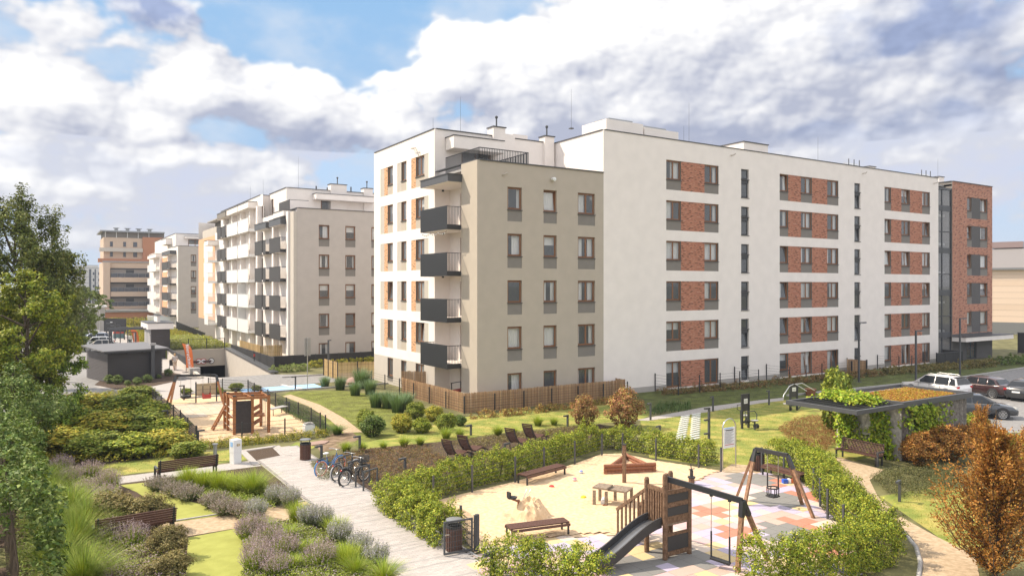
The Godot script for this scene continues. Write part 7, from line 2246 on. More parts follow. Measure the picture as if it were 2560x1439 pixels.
# ---------- people ----------
# a body from joints: smooth union of tapered capsules, meshed as surface nets
func body_mesh(bones: Array,cell: float) -> ArrayMesh:
	var lo := Vector3(INF,INF,INF)
	var hi := -lo
	for b in bones:
		for p in [b[0],b[1]]:
			lo = lo.min(p - Vector3.ONE * 0.2)
			hi = hi.max(p + Vector3.ONE * 0.2)
	var n := Vector3i(((hi - lo) / cell).ceil()) + Vector3i.ONE
	var f := PackedFloat32Array()
	f.resize(n.x * n.y * n.z)
	f.fill(1.0)
	for b in bones:
		var a: Vector3 = b[0]
		var d: Vector3 = b[1] - a
		var l2 := maxf(d.length_squared(),1e-6)
		var m := 0.06 + maxf(b[2],b[3])
		var i0 := Vector3i(((a.min(b[1]) - Vector3.ONE * m - lo) / cell).floor()).clamp(Vector3i.ZERO,n - Vector3i.ONE)
		var i1 := Vector3i(((a.max(b[1]) + Vector3.ONE * m - lo) / cell).ceil()).clamp(Vector3i.ZERO,n - Vector3i.ONE)
		for x in range(i0.x,i1.x + 1):
			for y in range(i0.y,i1.y + 1):
				for z in range(i0.z,i1.z + 1):
					var p := lo + Vector3(x,y,z) * cell
					var t := clampf((p - a).dot(d) / l2,0.0,1.0)
					var q := (p - a - d * t).length() - lerpf(b[2],b[3],t)
					var k := (x * n.y + y) * n.z + z
					var h := clampf(0.5 + 0.5 * (f[k] - q) / 0.04,0.0,1.0)
					f[k] = lerpf(f[k],q,h) - 0.04 * h * (1.0 - h)
	var st := SurfaceTool.new()
	st.begin(Mesh.PRIMITIVE_TRIANGLES)
	st.set_smooth_group(0)
	var ids := {}
	var at := func(x: int,y: int,z: int) -> float: return f[(x * n.y + y) * n.z + z]
	var count := 0
	for x in n.x - 1:
		for y in n.y - 1:
			for z in n.z - 1:
				var s := Vector3.ZERO
				var c := 0
				var v := []
				for k in 8:
					v.append(f[((x + (k & 1)) * n.y + y + ((k >> 1) & 1)) * n.z + z + (k >> 2)])
				for e in [[0,1],[2,3],[4,5],[6,7],[0,2],[1,3],[4,6],[5,7],[0,4],[1,5],[2,6],[3,7]]:
					if (v[e[0]] < 0.0) != (v[e[1]] < 0.0):
						var t: float = v[e[0]] / (v[e[0]] - v[e[1]])
						var p0 := Vector3(e[0] & 1,(e[0] >> 1) & 1,e[0] >> 2)
						var p1 := Vector3(e[1] & 1,(e[1] >> 1) & 1,e[1] >> 2)
						s += p0.lerp(p1,t)
						c += 1
				if c:
					ids[Vector3i(x,y,z)] = count
					count += 1
					st.add_vertex(lo + (Vector3(x,y,z) + s / c) * cell)
	for x in range(1,n.x - 1):
		for y in range(1,n.y - 1):
			for z in range(1,n.z - 1):
				var v0: float = at.call(x,y,z)
				for ax in 3:
					var o := Vector3i(1,0,0) if ax == 0 else Vector3i(0,1,0) if ax == 1 else Vector3i(0,0,1)
					var v1: float = at.call(x + o.x,y + o.y,z + o.z)
					if (v0 < 0.0) == (v1 < 0.0):
						continue
					var u := Vector3i(0,1,0) if ax == 0 else Vector3i(0,0,1) if ax == 1 else Vector3i(1,0,0)
					var w := Vector3i(0,0,1) if ax == 0 else Vector3i(1,0,0) if ax == 1 else Vector3i(0,1,0)
					var c := Vector3i(x,y,z)
					var q := [ids.get(c - u - w),ids.get(c - w),ids.get(c),ids.get(c - u)]
					if q.has(null):
						continue
					var order := [0,2,1,0,3,2] if v0 < 0.0 else [0,1,2,0,2,3]
					for i in order:
						st.add_index(q[i])
	st.generate_normals()
	return st.commit()

func person(label: String,at: Vector3,turn: float,h: float,top: Color,bottom: Color,hair: Color,reach: bool) -> Node3D:
	# faces its own +z
	var o := thing("person", label, "person", at,turn)
	var k := h / 1.7
	var V := func(x: float,y: float,z: float) -> Vector3: return Vector3(x,y,z) * k
	var lean := 0.05 if reach else 0.0
	var sh := [V.call(-0.18,1.39,lean),V.call(0.18,1.39,lean)]
	var el := [V.call(-0.24,1.13,0.02 + lean),V.call(0.24,1.13,0.02 + lean)]
	var wr := [V.call(-0.2,1.02,0.27),V.call(0.2,1.02,0.27)] if reach else [V.call(-0.25,0.88,0.08),V.call(0.25,0.88,-0.04)]
	var hip := [V.call(-0.09,0.9,0.0),V.call(0.09,0.9,0.0)]
	var kn := [V.call(-0.1,0.48,0.08),V.call(0.1,0.48,-0.02)]
	var an := [V.call(-0.1,0.09,0.1),V.call(0.1,0.12,-0.2)]
	var b := [[V.call(0,1.0,0),V.call(0,1.32,lean),0.125 * k,0.135 * k],[V.call(-0.1,1.33,lean),V.call(0.1,1.33,lean),0.105 * k,0.105 * k],[V.call(-0.06,0.93,0),V.call(0.06,0.93,0),0.13 * k,0.13 * k],[V.call(0,1.36,lean),V.call(0,1.5,lean + 0.02),0.055 * k,0.05 * k],[V.call(0,1.55,lean + 0.02),V.call(0,1.62,lean + 0.02),0.078 * k,0.088 * k],[V.call(0,1.53,lean + 0.1),V.call(0,1.56,lean + 0.085),0.018 * k,0.02 * k]]
	for i in 2:
		b.append([sh[i],el[i],0.055 * k,0.043 * k])
		b.append([el[i],wr[i],0.042 * k,0.03 * k])
		var dir: Vector3 = (wr[i] - el[i]).normalized()
		b.append([wr[i],wr[i] + dir * 0.08 * k,0.032 * k,0.03 * k])
		for fi in 4:
			var side := dir.cross(Vector3.RIGHT).normalized() * (fi - 1.5) * 0.018 * k
			b.append([wr[i] + dir * 0.08 * k + side,wr[i] + dir * (0.15 - 0.01 * absf(fi - 1.2)) * k + side + Vector3(0,-0.02,0),0.01,0.009])
		b.append([wr[i] + dir * 0.03 * k,wr[i] + dir * 0.08 * k + Vector3(0,0.03,0.0),0.012,0.01])
		b.append([hip[i],kn[i],0.085 * k,0.058 * k])
		b.append([kn[i],an[i],0.056 * k,0.038 * k])
		b.append([an[i] - Vector3(0,0.03,0.03),an[i] + Vector3(0,-0.045,0.14) * k,0.042 * k,0.034 * k])
	var skin := mat("skin", Color(0.52,0.31,0.22),0.6)
	obj("body", body_mesh(b,0.026),skin,o)
	# clothes follow the body a little outside it
	var shirt := [[V.call(0,0.98,0),V.call(0,1.32,lean),0.142 * k,0.15 * k],[V.call(-0.1,1.335,lean),V.call(0.1,1.335,lean),0.118 * k,0.118 * k]]
	var pants := [[V.call(-0.06,0.93,0),V.call(0.06,0.93,0),0.146 * k,0.146 * k]]
	for i in 2:
		shirt.append([sh[i],sh[i].lerp(el[i],0.75),0.07 * k,0.062 * k])
		pants.append([hip[i],kn[i],0.1 * k,0.075 * k])
		if not reach:
			pants.append([kn[i],kn[i].lerp(an[i],0.85),0.073 * k,0.058 * k])
		obj("shoe", body_mesh([[an[i] - Vector3(0,0.035,0.03),an[i] + Vector3(0,-0.05,0.15) * k,0.05 * k,0.042 * k]],0.02),M["white_paint"],o)
	obj("shirt", body_mesh(shirt,0.026),mat("cloth" + top.to_html(),top,0.9),o)
	obj("trousers", body_mesh(pants,0.026),mat("cloth" + bottom.to_html(),bottom,0.9),o)
	var hd: Vector3 = V.call(0,1.6,lean)
	obj("hair", body_mesh([[hd + Vector3(0,0.03,-0.02),hd + Vector3(0,0.045,-0.015),0.1 * k,0.098 * k],[hd + Vector3(0,0.0,-0.05),hd + Vector3(0,-0.1,-0.06),0.075 * k,0.05 * k]],0.02),mat("hair" + hair.to_html(),hair,0.7),o)
	for s in [-0.035,0.035]:
		obj("eye", MB.new().box(V.call(s,1.59,lean + 0.105),Vector3(0.022,0.012,0.012)),M["rubber"],o)
	return o

func people() -> void:
	var at: Vector3 = Vector3(10.55,0.0,-77.33)
	person("person in a straw coloured hat pushing a stroller along the walk by the black fence", at,PI - 0.15,1.62,Color(0.5,0.47,0.44),Color(0.56,0.47,0.37),Color(0.5,0.33,0.16),true)
	var o := thing("stroller", "dark pushchair in front of the person on the walk", "stroller", at + Vector3(-0.15,0,-0.7),PI - 0.15)
	obj("seat_shell", MB.new().prism([v2(-0.25,0.45),v2(0.1,0.4),v2(0.35,0.55),v2(0.3,0.62),v2(0.05,0.52),v2(-0.2,1.0),v2(-0.3,0.98)],-0.2,0.2,Transform3D(Basis(Vector3.UP,-PI / 2),Vector3())),M["panel_dark"],o)
	obj("hood", MB.new().lathe([[0.0,0.24],[0.14,0.2],[0.22,0.08],[0.24,0.0]],12,Vector3(0,0.85,-0.12),Basis(Vector3.RIGHT,-0.5)),M["panel_dark"],o)
	obj("frame", MB.new().tube([Vector3(-0.22,1.0,-0.5),Vector3(-0.22,0.5,0),Vector3(-0.22,0.15,0.35)],0.018,6).tube([Vector3(0.22,1.0,-0.5),Vector3(0.22,0.5,0),Vector3(0.22,0.15,0.35)],0.018,6).tube([Vector3(-0.22,0.5,0),Vector3(-0.25,0.15,-0.35)],0.018,6).tube([Vector3(0.22,0.5,0),Vector3(0.25,0.15,-0.35)],0.018,6).tube([Vector3(-0.22,1.0,-0.5),Vector3(0.22,1.0,-0.5)],0.02,6),M["mid_metal"],o)
	for p in [[-0.25,-0.35],[0.25,-0.35],[-0.22,0.35],[0.22,0.35]]:
		obj("wheel", MB.new().lathe([[0.0,-0.02],[0.13,-0.02],[0.14,0.0],[0.13,0.02],[0.0,0.02]],14,Vector3(p[0],0.14,p[1]),Basis(Vector3.BACK,PI / 2)),M["rubber"],o)
	person("person in a pale top walking on the far walk beside the second feather flag", Vector3(9.71,0.0,-111.67),PI,1.7,Color(0.62,0.6,0.56),Color(0.06,0.09,0.1),Color(0.1,0.06,0.04),false)
	var at2: Vector3 = Vector3(9.80,0.0,-110.05)
	bicycle("dark bicycle pushed along the far walk by the person in the pale top", at2,1.7,Color(0.03,0.04,0.05),Color(0.03,0.03,0.03),Color(0.3,0.3,0.3),false,false,Color(0.03,0.03,0.03),Color(0.05,0.05,0.05))


# ---------- plants: leaves are single small faces, thousands to a plant ----------
class Leaves:
	var v := PackedVector3Array()
	var n := PackedVector3Array()
	var c := PackedColorArray()
	var ix := PackedInt32Array()
	var r := RandomNumberGenerator.new()
	var pal := [Color(0.1,0.15,0.03)]
	func leaf(p: Vector3,d: Vector3,m: Vector3,l: float,w: float,col: Color) -> void:
		var s := d.cross(m).normalized()
		m = s.cross(d).normalized()
		var k := v.size()
		v.append(p); v.append(p + d * (l * 0.45) + s * (w * 0.5) + m * (l * 0.08)); v.append(p + d * l - m * (l * 0.1)); v.append(p + d * (l * 0.45) - s * (w * 0.5) + m * (l * 0.08))
		for i in 4:
			n.append(m)
			c.append(col)
		ix.append(k); ix.append(k + 2); ix.append(k + 1); ix.append(k); ix.append(k + 3); ix.append(k + 2)
	func tone() -> Color:
		var a: Color = pal[r.randi() % pal.size()]
		var t := r.randf_range(0.85,1.45)
		return Color(a.r * t,a.g * t,a.b * t)
	func rv() -> Vector3:
		return Vector3(r.randfn(),r.randfn(),r.randfn()).normalized()
	func clump(at: Vector3,rad: Vector3,count: int,l: float,w: float,out: Vector3,tint := 1.0) -> void:
		for i in count:
			var q := rv()
			var p := at + q * rad * pow(r.randf(),0.45)
			var m := (q * 0.7 + out * 0.5 + rv() * 0.55 + Vector3(0,0.45,0)).normalized()
			var d := (rv() + out * 0.5 + q * 0.4).normalized()
			d = (d - m * d.dot(m) * 0.8).normalized()
			var k := l * r.randf_range(0.65,1.25)
			var cc := tone()
			leaf(p,d,m,k,w * k / l,Color(cc.r * tint,cc.g * tint,cc.b * tint))
	func blade(p: Vector3,d: Vector3,h: float,bend: float,w: float,col: Color,seg := 3) -> void:
		var side := d.cross(Vector3.UP).normalized() * w * 0.5
		var k := v.size()
		for i in seg + 1:
			var t := float(i) / seg
			var q := p + Vector3.UP * (h * (t - bend * 0.42 * t * t)) + d * (h * bend * t * t)
			var s := side * (1.0 - t * 0.85)
			v.append(q - s); v.append(q + s)
			var m := (d * -0.3 + Vector3.UP * 0.6 + side.normalized() * 0.2).normalized()
			n.append(m); n.append(m)
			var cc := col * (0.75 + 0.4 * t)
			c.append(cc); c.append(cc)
		for i in seg:
			var a := k + i * 2
			ix.append(a); ix.append(a + 2); ix.append(a + 1); ix.append(a + 1); ix.append(a + 2); ix.append(a + 3)
	func mesh() -> ArrayMesh:
		var a := []
		a.resize(Mesh.ARRAY_MAX)
		a[Mesh.ARRAY_VERTEX] = v
		a[Mesh.ARRAY_NORMAL] = n
		a[Mesh.ARRAY_COLOR] = c
		a[Mesh.ARRAY_INDEX] = ix
		var m := ArrayMesh.new()
		m.add_surface_from_arrays(Mesh.PRIMITIVE_TRIANGLES,a)
		return m

func leaves(pal: Array,seedn: int) -> Leaves:
	var l := Leaves.new()
	l.pal = pal
	l.r.seed = seedn
	return l

const GREEN := [Color(0.14,0.221,0.0242),Color(0.21,0.299,0.033),Color(0.28,0.351,0.044),Color(0.098,0.156,0.022)]
const HEDGE := [Color(0.169,0.232,0.02),Color(0.26,0.317,0.03),Color(0.377,0.378,0.045),Color(0.104,0.159,0.018),Color(0.312,0.329,0.035)]
const YELLOW := [Color(0.291,0.297,0.035),Color(0.381,0.341,0.04),Color(0.19,0.231,0.03),Color(0.47,0.374,0.05)]
const DARK := [Color(0.0675,0.117,0.024),Color(0.101,0.156,0.03),Color(0.135,0.195,0.036),Color(0.203,0.247,0.072)]
const BIRCH := [Color(0.109,0.14,0.0286),Color(0.155,0.182,0.039),Color(0.217,0.224,0.0585),Color(0.0853,0.112,0.026)]
const COPPER := [Color(0.34,0.14,0.03),Color(0.42,0.19,0.045),Color(0.24,0.1,0.025),Color(0.48,0.26,0.07),Color(0.3,0.18,0.04)]
const OLIVE := [Color(0.18,0.15,0.05),Color(0.24,0.2,0.07),Color(0.13,0.12,0.04),Color(0.28,0.22,0.09)]
const DRY := [Color(0.2,0.13,0.06),Color(0.26,0.17,0.075),Color(0.15,0.14,0.05),Color(0.22,0.19,0.07),Color(0.3,0.14,0.07)]
const RUST := [Color(0.3,0.13,0.06),Color(0.36,0.18,0.08),Color(0.2,0.14,0.05),Color(0.26,0.17,0.06)]
const JUNI := [Color(0.11,0.12,0.045),Color(0.16,0.16,0.06),Color(0.2,0.18,0.075),Color(0.08,0.1,0.035)]
const BLUE := [Color(0.12,0.2,0.11),Color(0.16,0.25,0.14),Color(0.2,0.28,0.15),Color(0.1,0.16,0.07)]
const GRASSY := [Color(0.218,0.308,0.03),Color(0.299,0.374,0.05),Color(0.161,0.242,0.03),Color(0.368,0.385,0.08)]
const GREYG := [Color(0.2,0.22,0.11),Color(0.26,0.27,0.15),Color(0.15,0.18,0.08)]
const SILVER := [Color(0.26,0.31,0.14),Color(0.33,0.36,0.2),Color(0.2,0.27,0.09)]
const VINE := [Color(0.231,0.33,0.02),Color(0.315,0.4,0.03),Color(0.147,0.24,0.02),Color(0.378,0.4,0.05)]

func leaf_mat() -> StandardMaterial3D:
	if not M.has("leaf"):
		var m := mat("leaf", Color(1,1,1),0.6)
		m.backlight_enabled = true
		m.backlight = Color(0.62,0.6,0.4)
		m.metallic_specular = 0.35
	return M["leaf"]

# rounded shrub of clumps, about one metre across and high, its foot at the origin
func shrub_mesh(key: String,pal: Array,count: int,l: float,w: float,flat := 1.0,loose := 0.0) -> ArrayMesh:
	if not win_cache.has(key):
		var b := leaves(pal,key.hash() % 10000)
		var k := 46
		for i in k:
			var q := b.rv()
			q.y = absf(q.y) * 1.1 - 0.12
			var rad := 0.36 * b.r.randf_range(0.72,1.15 + loose)
			var at := Vector3(q.x * rad,0.42 + q.y * rad * 1.2,q.z * rad)
			var cr := b.r.randf_range(0.1,0.19)
			b.clump(at,Vector3(cr,cr * 0.8,cr),int(count / float(k)),l,w,q,b.r.randf_range(0.75,1.2))
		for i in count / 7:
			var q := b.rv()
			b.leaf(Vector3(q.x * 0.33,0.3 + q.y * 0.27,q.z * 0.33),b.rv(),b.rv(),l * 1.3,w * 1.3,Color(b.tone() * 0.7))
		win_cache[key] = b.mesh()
	return win_cache[key]

func stems_mesh() -> ArrayMesh:
	if not win_cache.has("stems"):
		var b := MB.new()
		for i in 7:
			var a := TAU * i / 7.0
			b.tube([Vector3(0.02 * cos(a),0,0.02 * sin(a)),Vector3(0.12 * cos(a),0.3,0.12 * sin(a)),Vector3(0.24 * cos(a),0.62,0.24 * sin(a))],0.016,4,0.006)
		win_cache["stems"] = b.mesh()
	return win_cache["stems"]

func plant(called: String,label: String,cat: String,at: Vector3,size: Vector3,m: ArrayMesh,group := "", stems := true) -> Node3D:
	var o := thing(called,label,cat,at,0.0,group)
	var f := obj("foliage", m,leaf_mat(),o)
	f.transform = Transform3D(Basis(Vector3.UP,R.randf() * TAU).scaled(size),Vector3())
	if stems:
		obj("stem", stems_mesh(),M["bark"],o).transform = Transform3D(Basis().scaled(size),Vector3())
	return o

# a fountain of blades
func tuft_mesh(key: String,pal: Array,n: int,h: float,bend: float,w: float,spread := 0.12,upright := 0.0) -> ArrayMesh:
	if not win_cache.has(key):
		var b := leaves(pal,key.hash() % 9000)
		for i in n:
			var a := b.r.randf() * TAU
			var d := Vector3(cos(a),0,sin(a))
			var out := sqrt(b.r.randf())
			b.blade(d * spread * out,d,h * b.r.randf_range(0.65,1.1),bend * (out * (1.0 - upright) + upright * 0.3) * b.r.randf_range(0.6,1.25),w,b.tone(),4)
		win_cache[key] = b.mesh()
	return win_cache[key]

# stalks with flower spikes over a grey green mound
func spike_mesh(key: String,pal: Array,flower: Array,n: int,h: float,spread: float) -> ArrayMesh:
	if not win_cache.has(key):
		var b := leaves(pal,key.hash() % 9000)
		for i in n:
			var a := b.r.randf() * TAU
			var d := Vector3(cos(a),0,sin(a))
			var out := sqrt(b.r.randf())
			var hh := h * b.r.randf_range(0.6,1.1) * (1.05 - 0.3 * out)
			var foot := d * spread * 0.4 * out
			var top := foot + d * spread * 0.6 * out + Vector3(0,hh,0)
			b.blade(foot,d,hh * 0.9,0.35 * out,0.012,b.tone(),2)
			for k in 7:
				var t := b.r.randf_range(0.15,0.7)
				b.leaf(foot.lerp(top,t),(b.rv() + Vector3(0,0.8,0)).normalized(),b.rv(),0.07,0.02,b.tone())
			for k in 8:
				var t := 0.68 + 0.34 * k / 8.0
				var c: Color = flower[b.r.randi() % flower.size()]
				b.leaf(foot.lerp(top,t),(b.rv() * 0.9 + Vector3(0,0.7,0)).normalized(),b.rv(),0.038,0.026,c * b.r.randf_range(0.8,1.2))
		win_cache[key] = b.mesh()
	return win_cache[key]

# a clipped but lively hedge along points (x, z)
func hedge(label: String,pts: Array,w: float,h: float,per_m: int,pal: Array,l := 0.085,stray := 0.12,called := "hedge") -> void:
	var o := thing(called,label,called.replace("_", " "),Vector3(pts[0].x,0,pts[0].y))
	var b := leaves(pal,label.hash() % 9999)
	var f := FastNoiseLite.new()
	f.frequency = 0.55
	f.seed = label.length()
	var stems := MB.new()
	for i in pts.size() - 1:
		var a: Vector2 = pts[i] - pts[0]
		var d: Vector2 = pts[i + 1] - pts[i]
		var nn := Vector2(-d.y,d.x).normalized()
		var clumps := int(d.length() * per_m / 26.0)
		for k in clumps:
			var t := b.r.randf() * (d.length() + w * 0.4) - w * 0.2
			var c := a + d.normalized() * t
			var wob := 1.0 + 0.32 * f.get_noise_2d((c.x + pts[0].x) * 2.2,(c.y + pts[0].y) * 2.2)
			var u := b.r.randf_range(-1.0,1.0)
			var y := 1.0 - pow(b.r.randf(),1.4) * 0.92
			if absf(u) < 0.55 and y < 0.72:
				u = 0.85 * signf(u + 0.001)
			var hh := h * wob
			var at := Vector3(c.x + nn.x * u * w * 0.5 * wob,y * hh * (1.0 - 0.16 * u * u) - 0.06,c.y + nn.y * u * w * 0.5 * wob)
			var out := Vector3(nn.x * u,y * y,nn.y * u).normalized()
			if b.r.randf() < stray and y > 0.8:
				at.y += b.r.randf() * 0.22
				b.clump(at,Vector3(0.07,0.2,0.07),12,l,l * 0.56,Vector3.UP,1.15)
			b.clump(at,Vector3(0.15,0.13,0.15),26,l,l * 0.56,out,b.r.randf_range(0.72,1.22))
		var x := 0.0
		while x < d.length():
			var c := a + d.normalized() * x
			stems.tube([Vector3(c.x,0,c.y),Vector3(c.x + 0.1,h * 0.5,c.y + 0.05),Vector3(c.x - 0.05,h * 0.85,c.y)],0.025,4,0.01)
			x += 0.45
	obj("foliage", b.mesh(),leaf_mat(),o)
	obj("stem", stems,M["bark"],o)

# ground cover over a polygon: one body that nobody could count
func cover(called: String,label: String,poly: Array,h: float,per_m2: int,pal: Array,l: float,w: float,grass := false,base := 0.0) -> void:
	var p := PackedVector2Array(poly)
	var lo := p[0]
	var hi := p[0]
	for q in p:
		lo = lo.min(q)
		hi = hi.max(q)
	var b := leaves(pal,label.hash() % 9999)
	var f := FastNoiseLite.new()
	f.frequency = 0.8
	var mid := (lo + hi) * 0.5
	var n := int((hi.x - lo.x) * (hi.y - lo.y) * per_m2)
	for i in n:
		var q := Vector2(b.r.randf_range(lo.x,hi.x),b.r.randf_range(lo.y,hi.y))
		if not Geometry2D.is_point_in_polygon(q,p):
			continue
		var s := 0.72 + 0.6 * f.get_noise_2d(q.x,q.y)
		var at := Vector3(q.x - mid.x,0,q.y - mid.y)
		if grass:
			var a := b.r.randf() * TAU
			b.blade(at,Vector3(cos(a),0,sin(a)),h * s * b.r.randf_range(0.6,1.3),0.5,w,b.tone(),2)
		else:
			b.clump(at + Vector3(0,h * s * b.r.randf_range(0.35,0.95),0),Vector3(0.1,h * 0.25,0.1),9,l,w,Vector3.UP,0.75 + 0.5 * s * b.r.randf())
	var o := obj(called,b.mesh(),leaf_mat())
	o.position = Vector3(mid.x,base,mid.y)
	tag(o,label,called.replace("_", " "), "", "stuff")

# a tree: trunk, limbs and leaf clumps at the ends of the twigs
func tree(called: String,label: String,at: Vector3,h: float,crown: Vector3,low: float,count: int,pal: Array,l: float,seedn: int,droop := 0.0,bark := "bark", spread := 1.0,full := 2.0) -> Node3D:
	var o := thing(called,label, "tree", at)
	var b := leaves(pal,seedn)
	var t := MB.new()
	var sway := Vector3(b.r.randf_range(-0.3,0.3),0,b.r.randf_range(-0.3,0.3))
	var trunk := []
	for i in 7:
		var k := i / 6.0
		trunk.append(sway * k * k * h * 0.15 + Vector3(0,h * 0.93 * k,0))
	t.tube(trunk,h * 0.018 + 0.03,8,0.02)
	var limbs := MB.new()
	var clumps := int(count / 46.0)
	var mid := low + (h - low) * 0.5
	var limb_n := 34
	var tips := []
	for i in limb_n:
		var q := b.rv()
		var yy := b.r.randf_range(-1.0,1.0)
		var f := b.r.randf_range(0.45,1.0) * sqrt(1.0 - pow(absf(yy),full)) / maxf(0.2,Vector2(q.x,q.z).length())
		var tip := Vector3(q.x * crown.x * f,mid + yy * (h - low) * 0.48,q.z * crown.z * f)
		var from := Vector3(0,clampf(tip.y - absf(q.x + q.z) * crown.x * 0.7,low * 0.8,h * 0.85),0)
		limbs.tube([from,from.lerp(tip,0.5) + Vector3(0,0.25,0),tip],h * 0.006 + 0.015,4,0.008)
		tips.append(tip)
	for i in clumps:
		var tip: Vector3 = tips[b.r.randi() % tips.size()]
		var q := b.rv()
		var at2 := tip + q * Vector3(crown.x * 0.28,(h - low) * 0.12,crown.z * 0.28) * b.r.randf_range(0.25,1.0) * spread
		var out := (at2 - Vector3(0,mid,0)).normalized()
		var cr := b.r.randf_range(0.22,0.42) * (0.6 + crown.x * 0.14)
		b.clump(at2,Vector3(cr,cr * (0.55 + droop),cr),46,l,l * 0.6,(out - Vector3(0,droop,0)).normalized(),b.r.randf_range(0.7,1.2))
		if droop > 0.0 and b.r.randf() < 0.5:
			for k in 3:
				b.clump(at2 + Vector3(0,-0.35 * (k + 1),0),Vector3(0.12,0.2,0.12),10,l,l * 0.6,out,0.95)
	obj("trunk", t,M[bark],o)
	obj("limb", limbs,M["bark"],o)
	obj("crown", b.mesh(),leaf_mat(),o)
	return o

# an upswept hornbeam: twigs rise from the trunk all the way down and carry small leaves on both sides
func upswept(label: String,at: Vector3,h: float,w: float,twigs: int,per: int,pal: Array,l: float,seedn: int) -> void:
	var o := thing("copper_hornbeam", label, "tree", at)
	var b := leaves(pal,seedn)
	var limbs := MB.new()
	for i in twigs:
		var s := pow(b.r.randf(),1.15) * 0.86
		var a := b.r.randf() * TAU
		var d := Vector3(cos(a),0,sin(a))
		var reach := w * (1.0 - 0.75 * s) * b.r.randf_range(0.35,1.05) * (0.75 + 0.5 * sin(PI * minf(1.0,s + 0.25)))
		var p0 := Vector3(0,s * h * 0.92,0)
		var rise := reach * b.r.randf_range(0.7,1.3) + 0.12
		var p1 := p0 + d * reach * 0.6 + Vector3(0,rise * 0.4,0)
		var p2 := p0 + d * reach + Vector3(0,minf(rise,h * 1.02 - p0.y),0)
		limbs.tube([p0,p1,p2],0.012 + 0.01 * (1.0 - s),3,0.004)
		var tint := b.r.randf_range(0.72,1.25)
		for k in per:
			var t := b.r.randf_range(0.12,1.05)
			var q := p0.lerp(p1,t * 2.0) if t < 0.5 else p1.lerp(p2,t * 2.0 - 1.0)
			q += b.rv() * 0.13 * (0.35 + reach * 0.5)
			var c := b.tone()
			var m := (b.rv() + Vector3(0,0.6,0) + d * 0.3).normalized()
			var dir := (b.rv() * 0.7 + d * 0.6 + Vector3(0,0.55,0)).normalized()
			b.leaf(q,dir,m,l * b.r.randf_range(0.7,1.25),l * 0.52,Color(c.r * tint,c.g * tint,c.b * tint))
	obj("trunk", MB.new().tube([Vector3(),Vector3(0.03,h * 0.4,0),Vector3(0,h * 0.97,0.02)],0.055,8,0.008),M["bark"],o)
	obj("limb", limbs,M["bark"],o)
	obj("crown", b.mesh(),leaf_mat(),o)


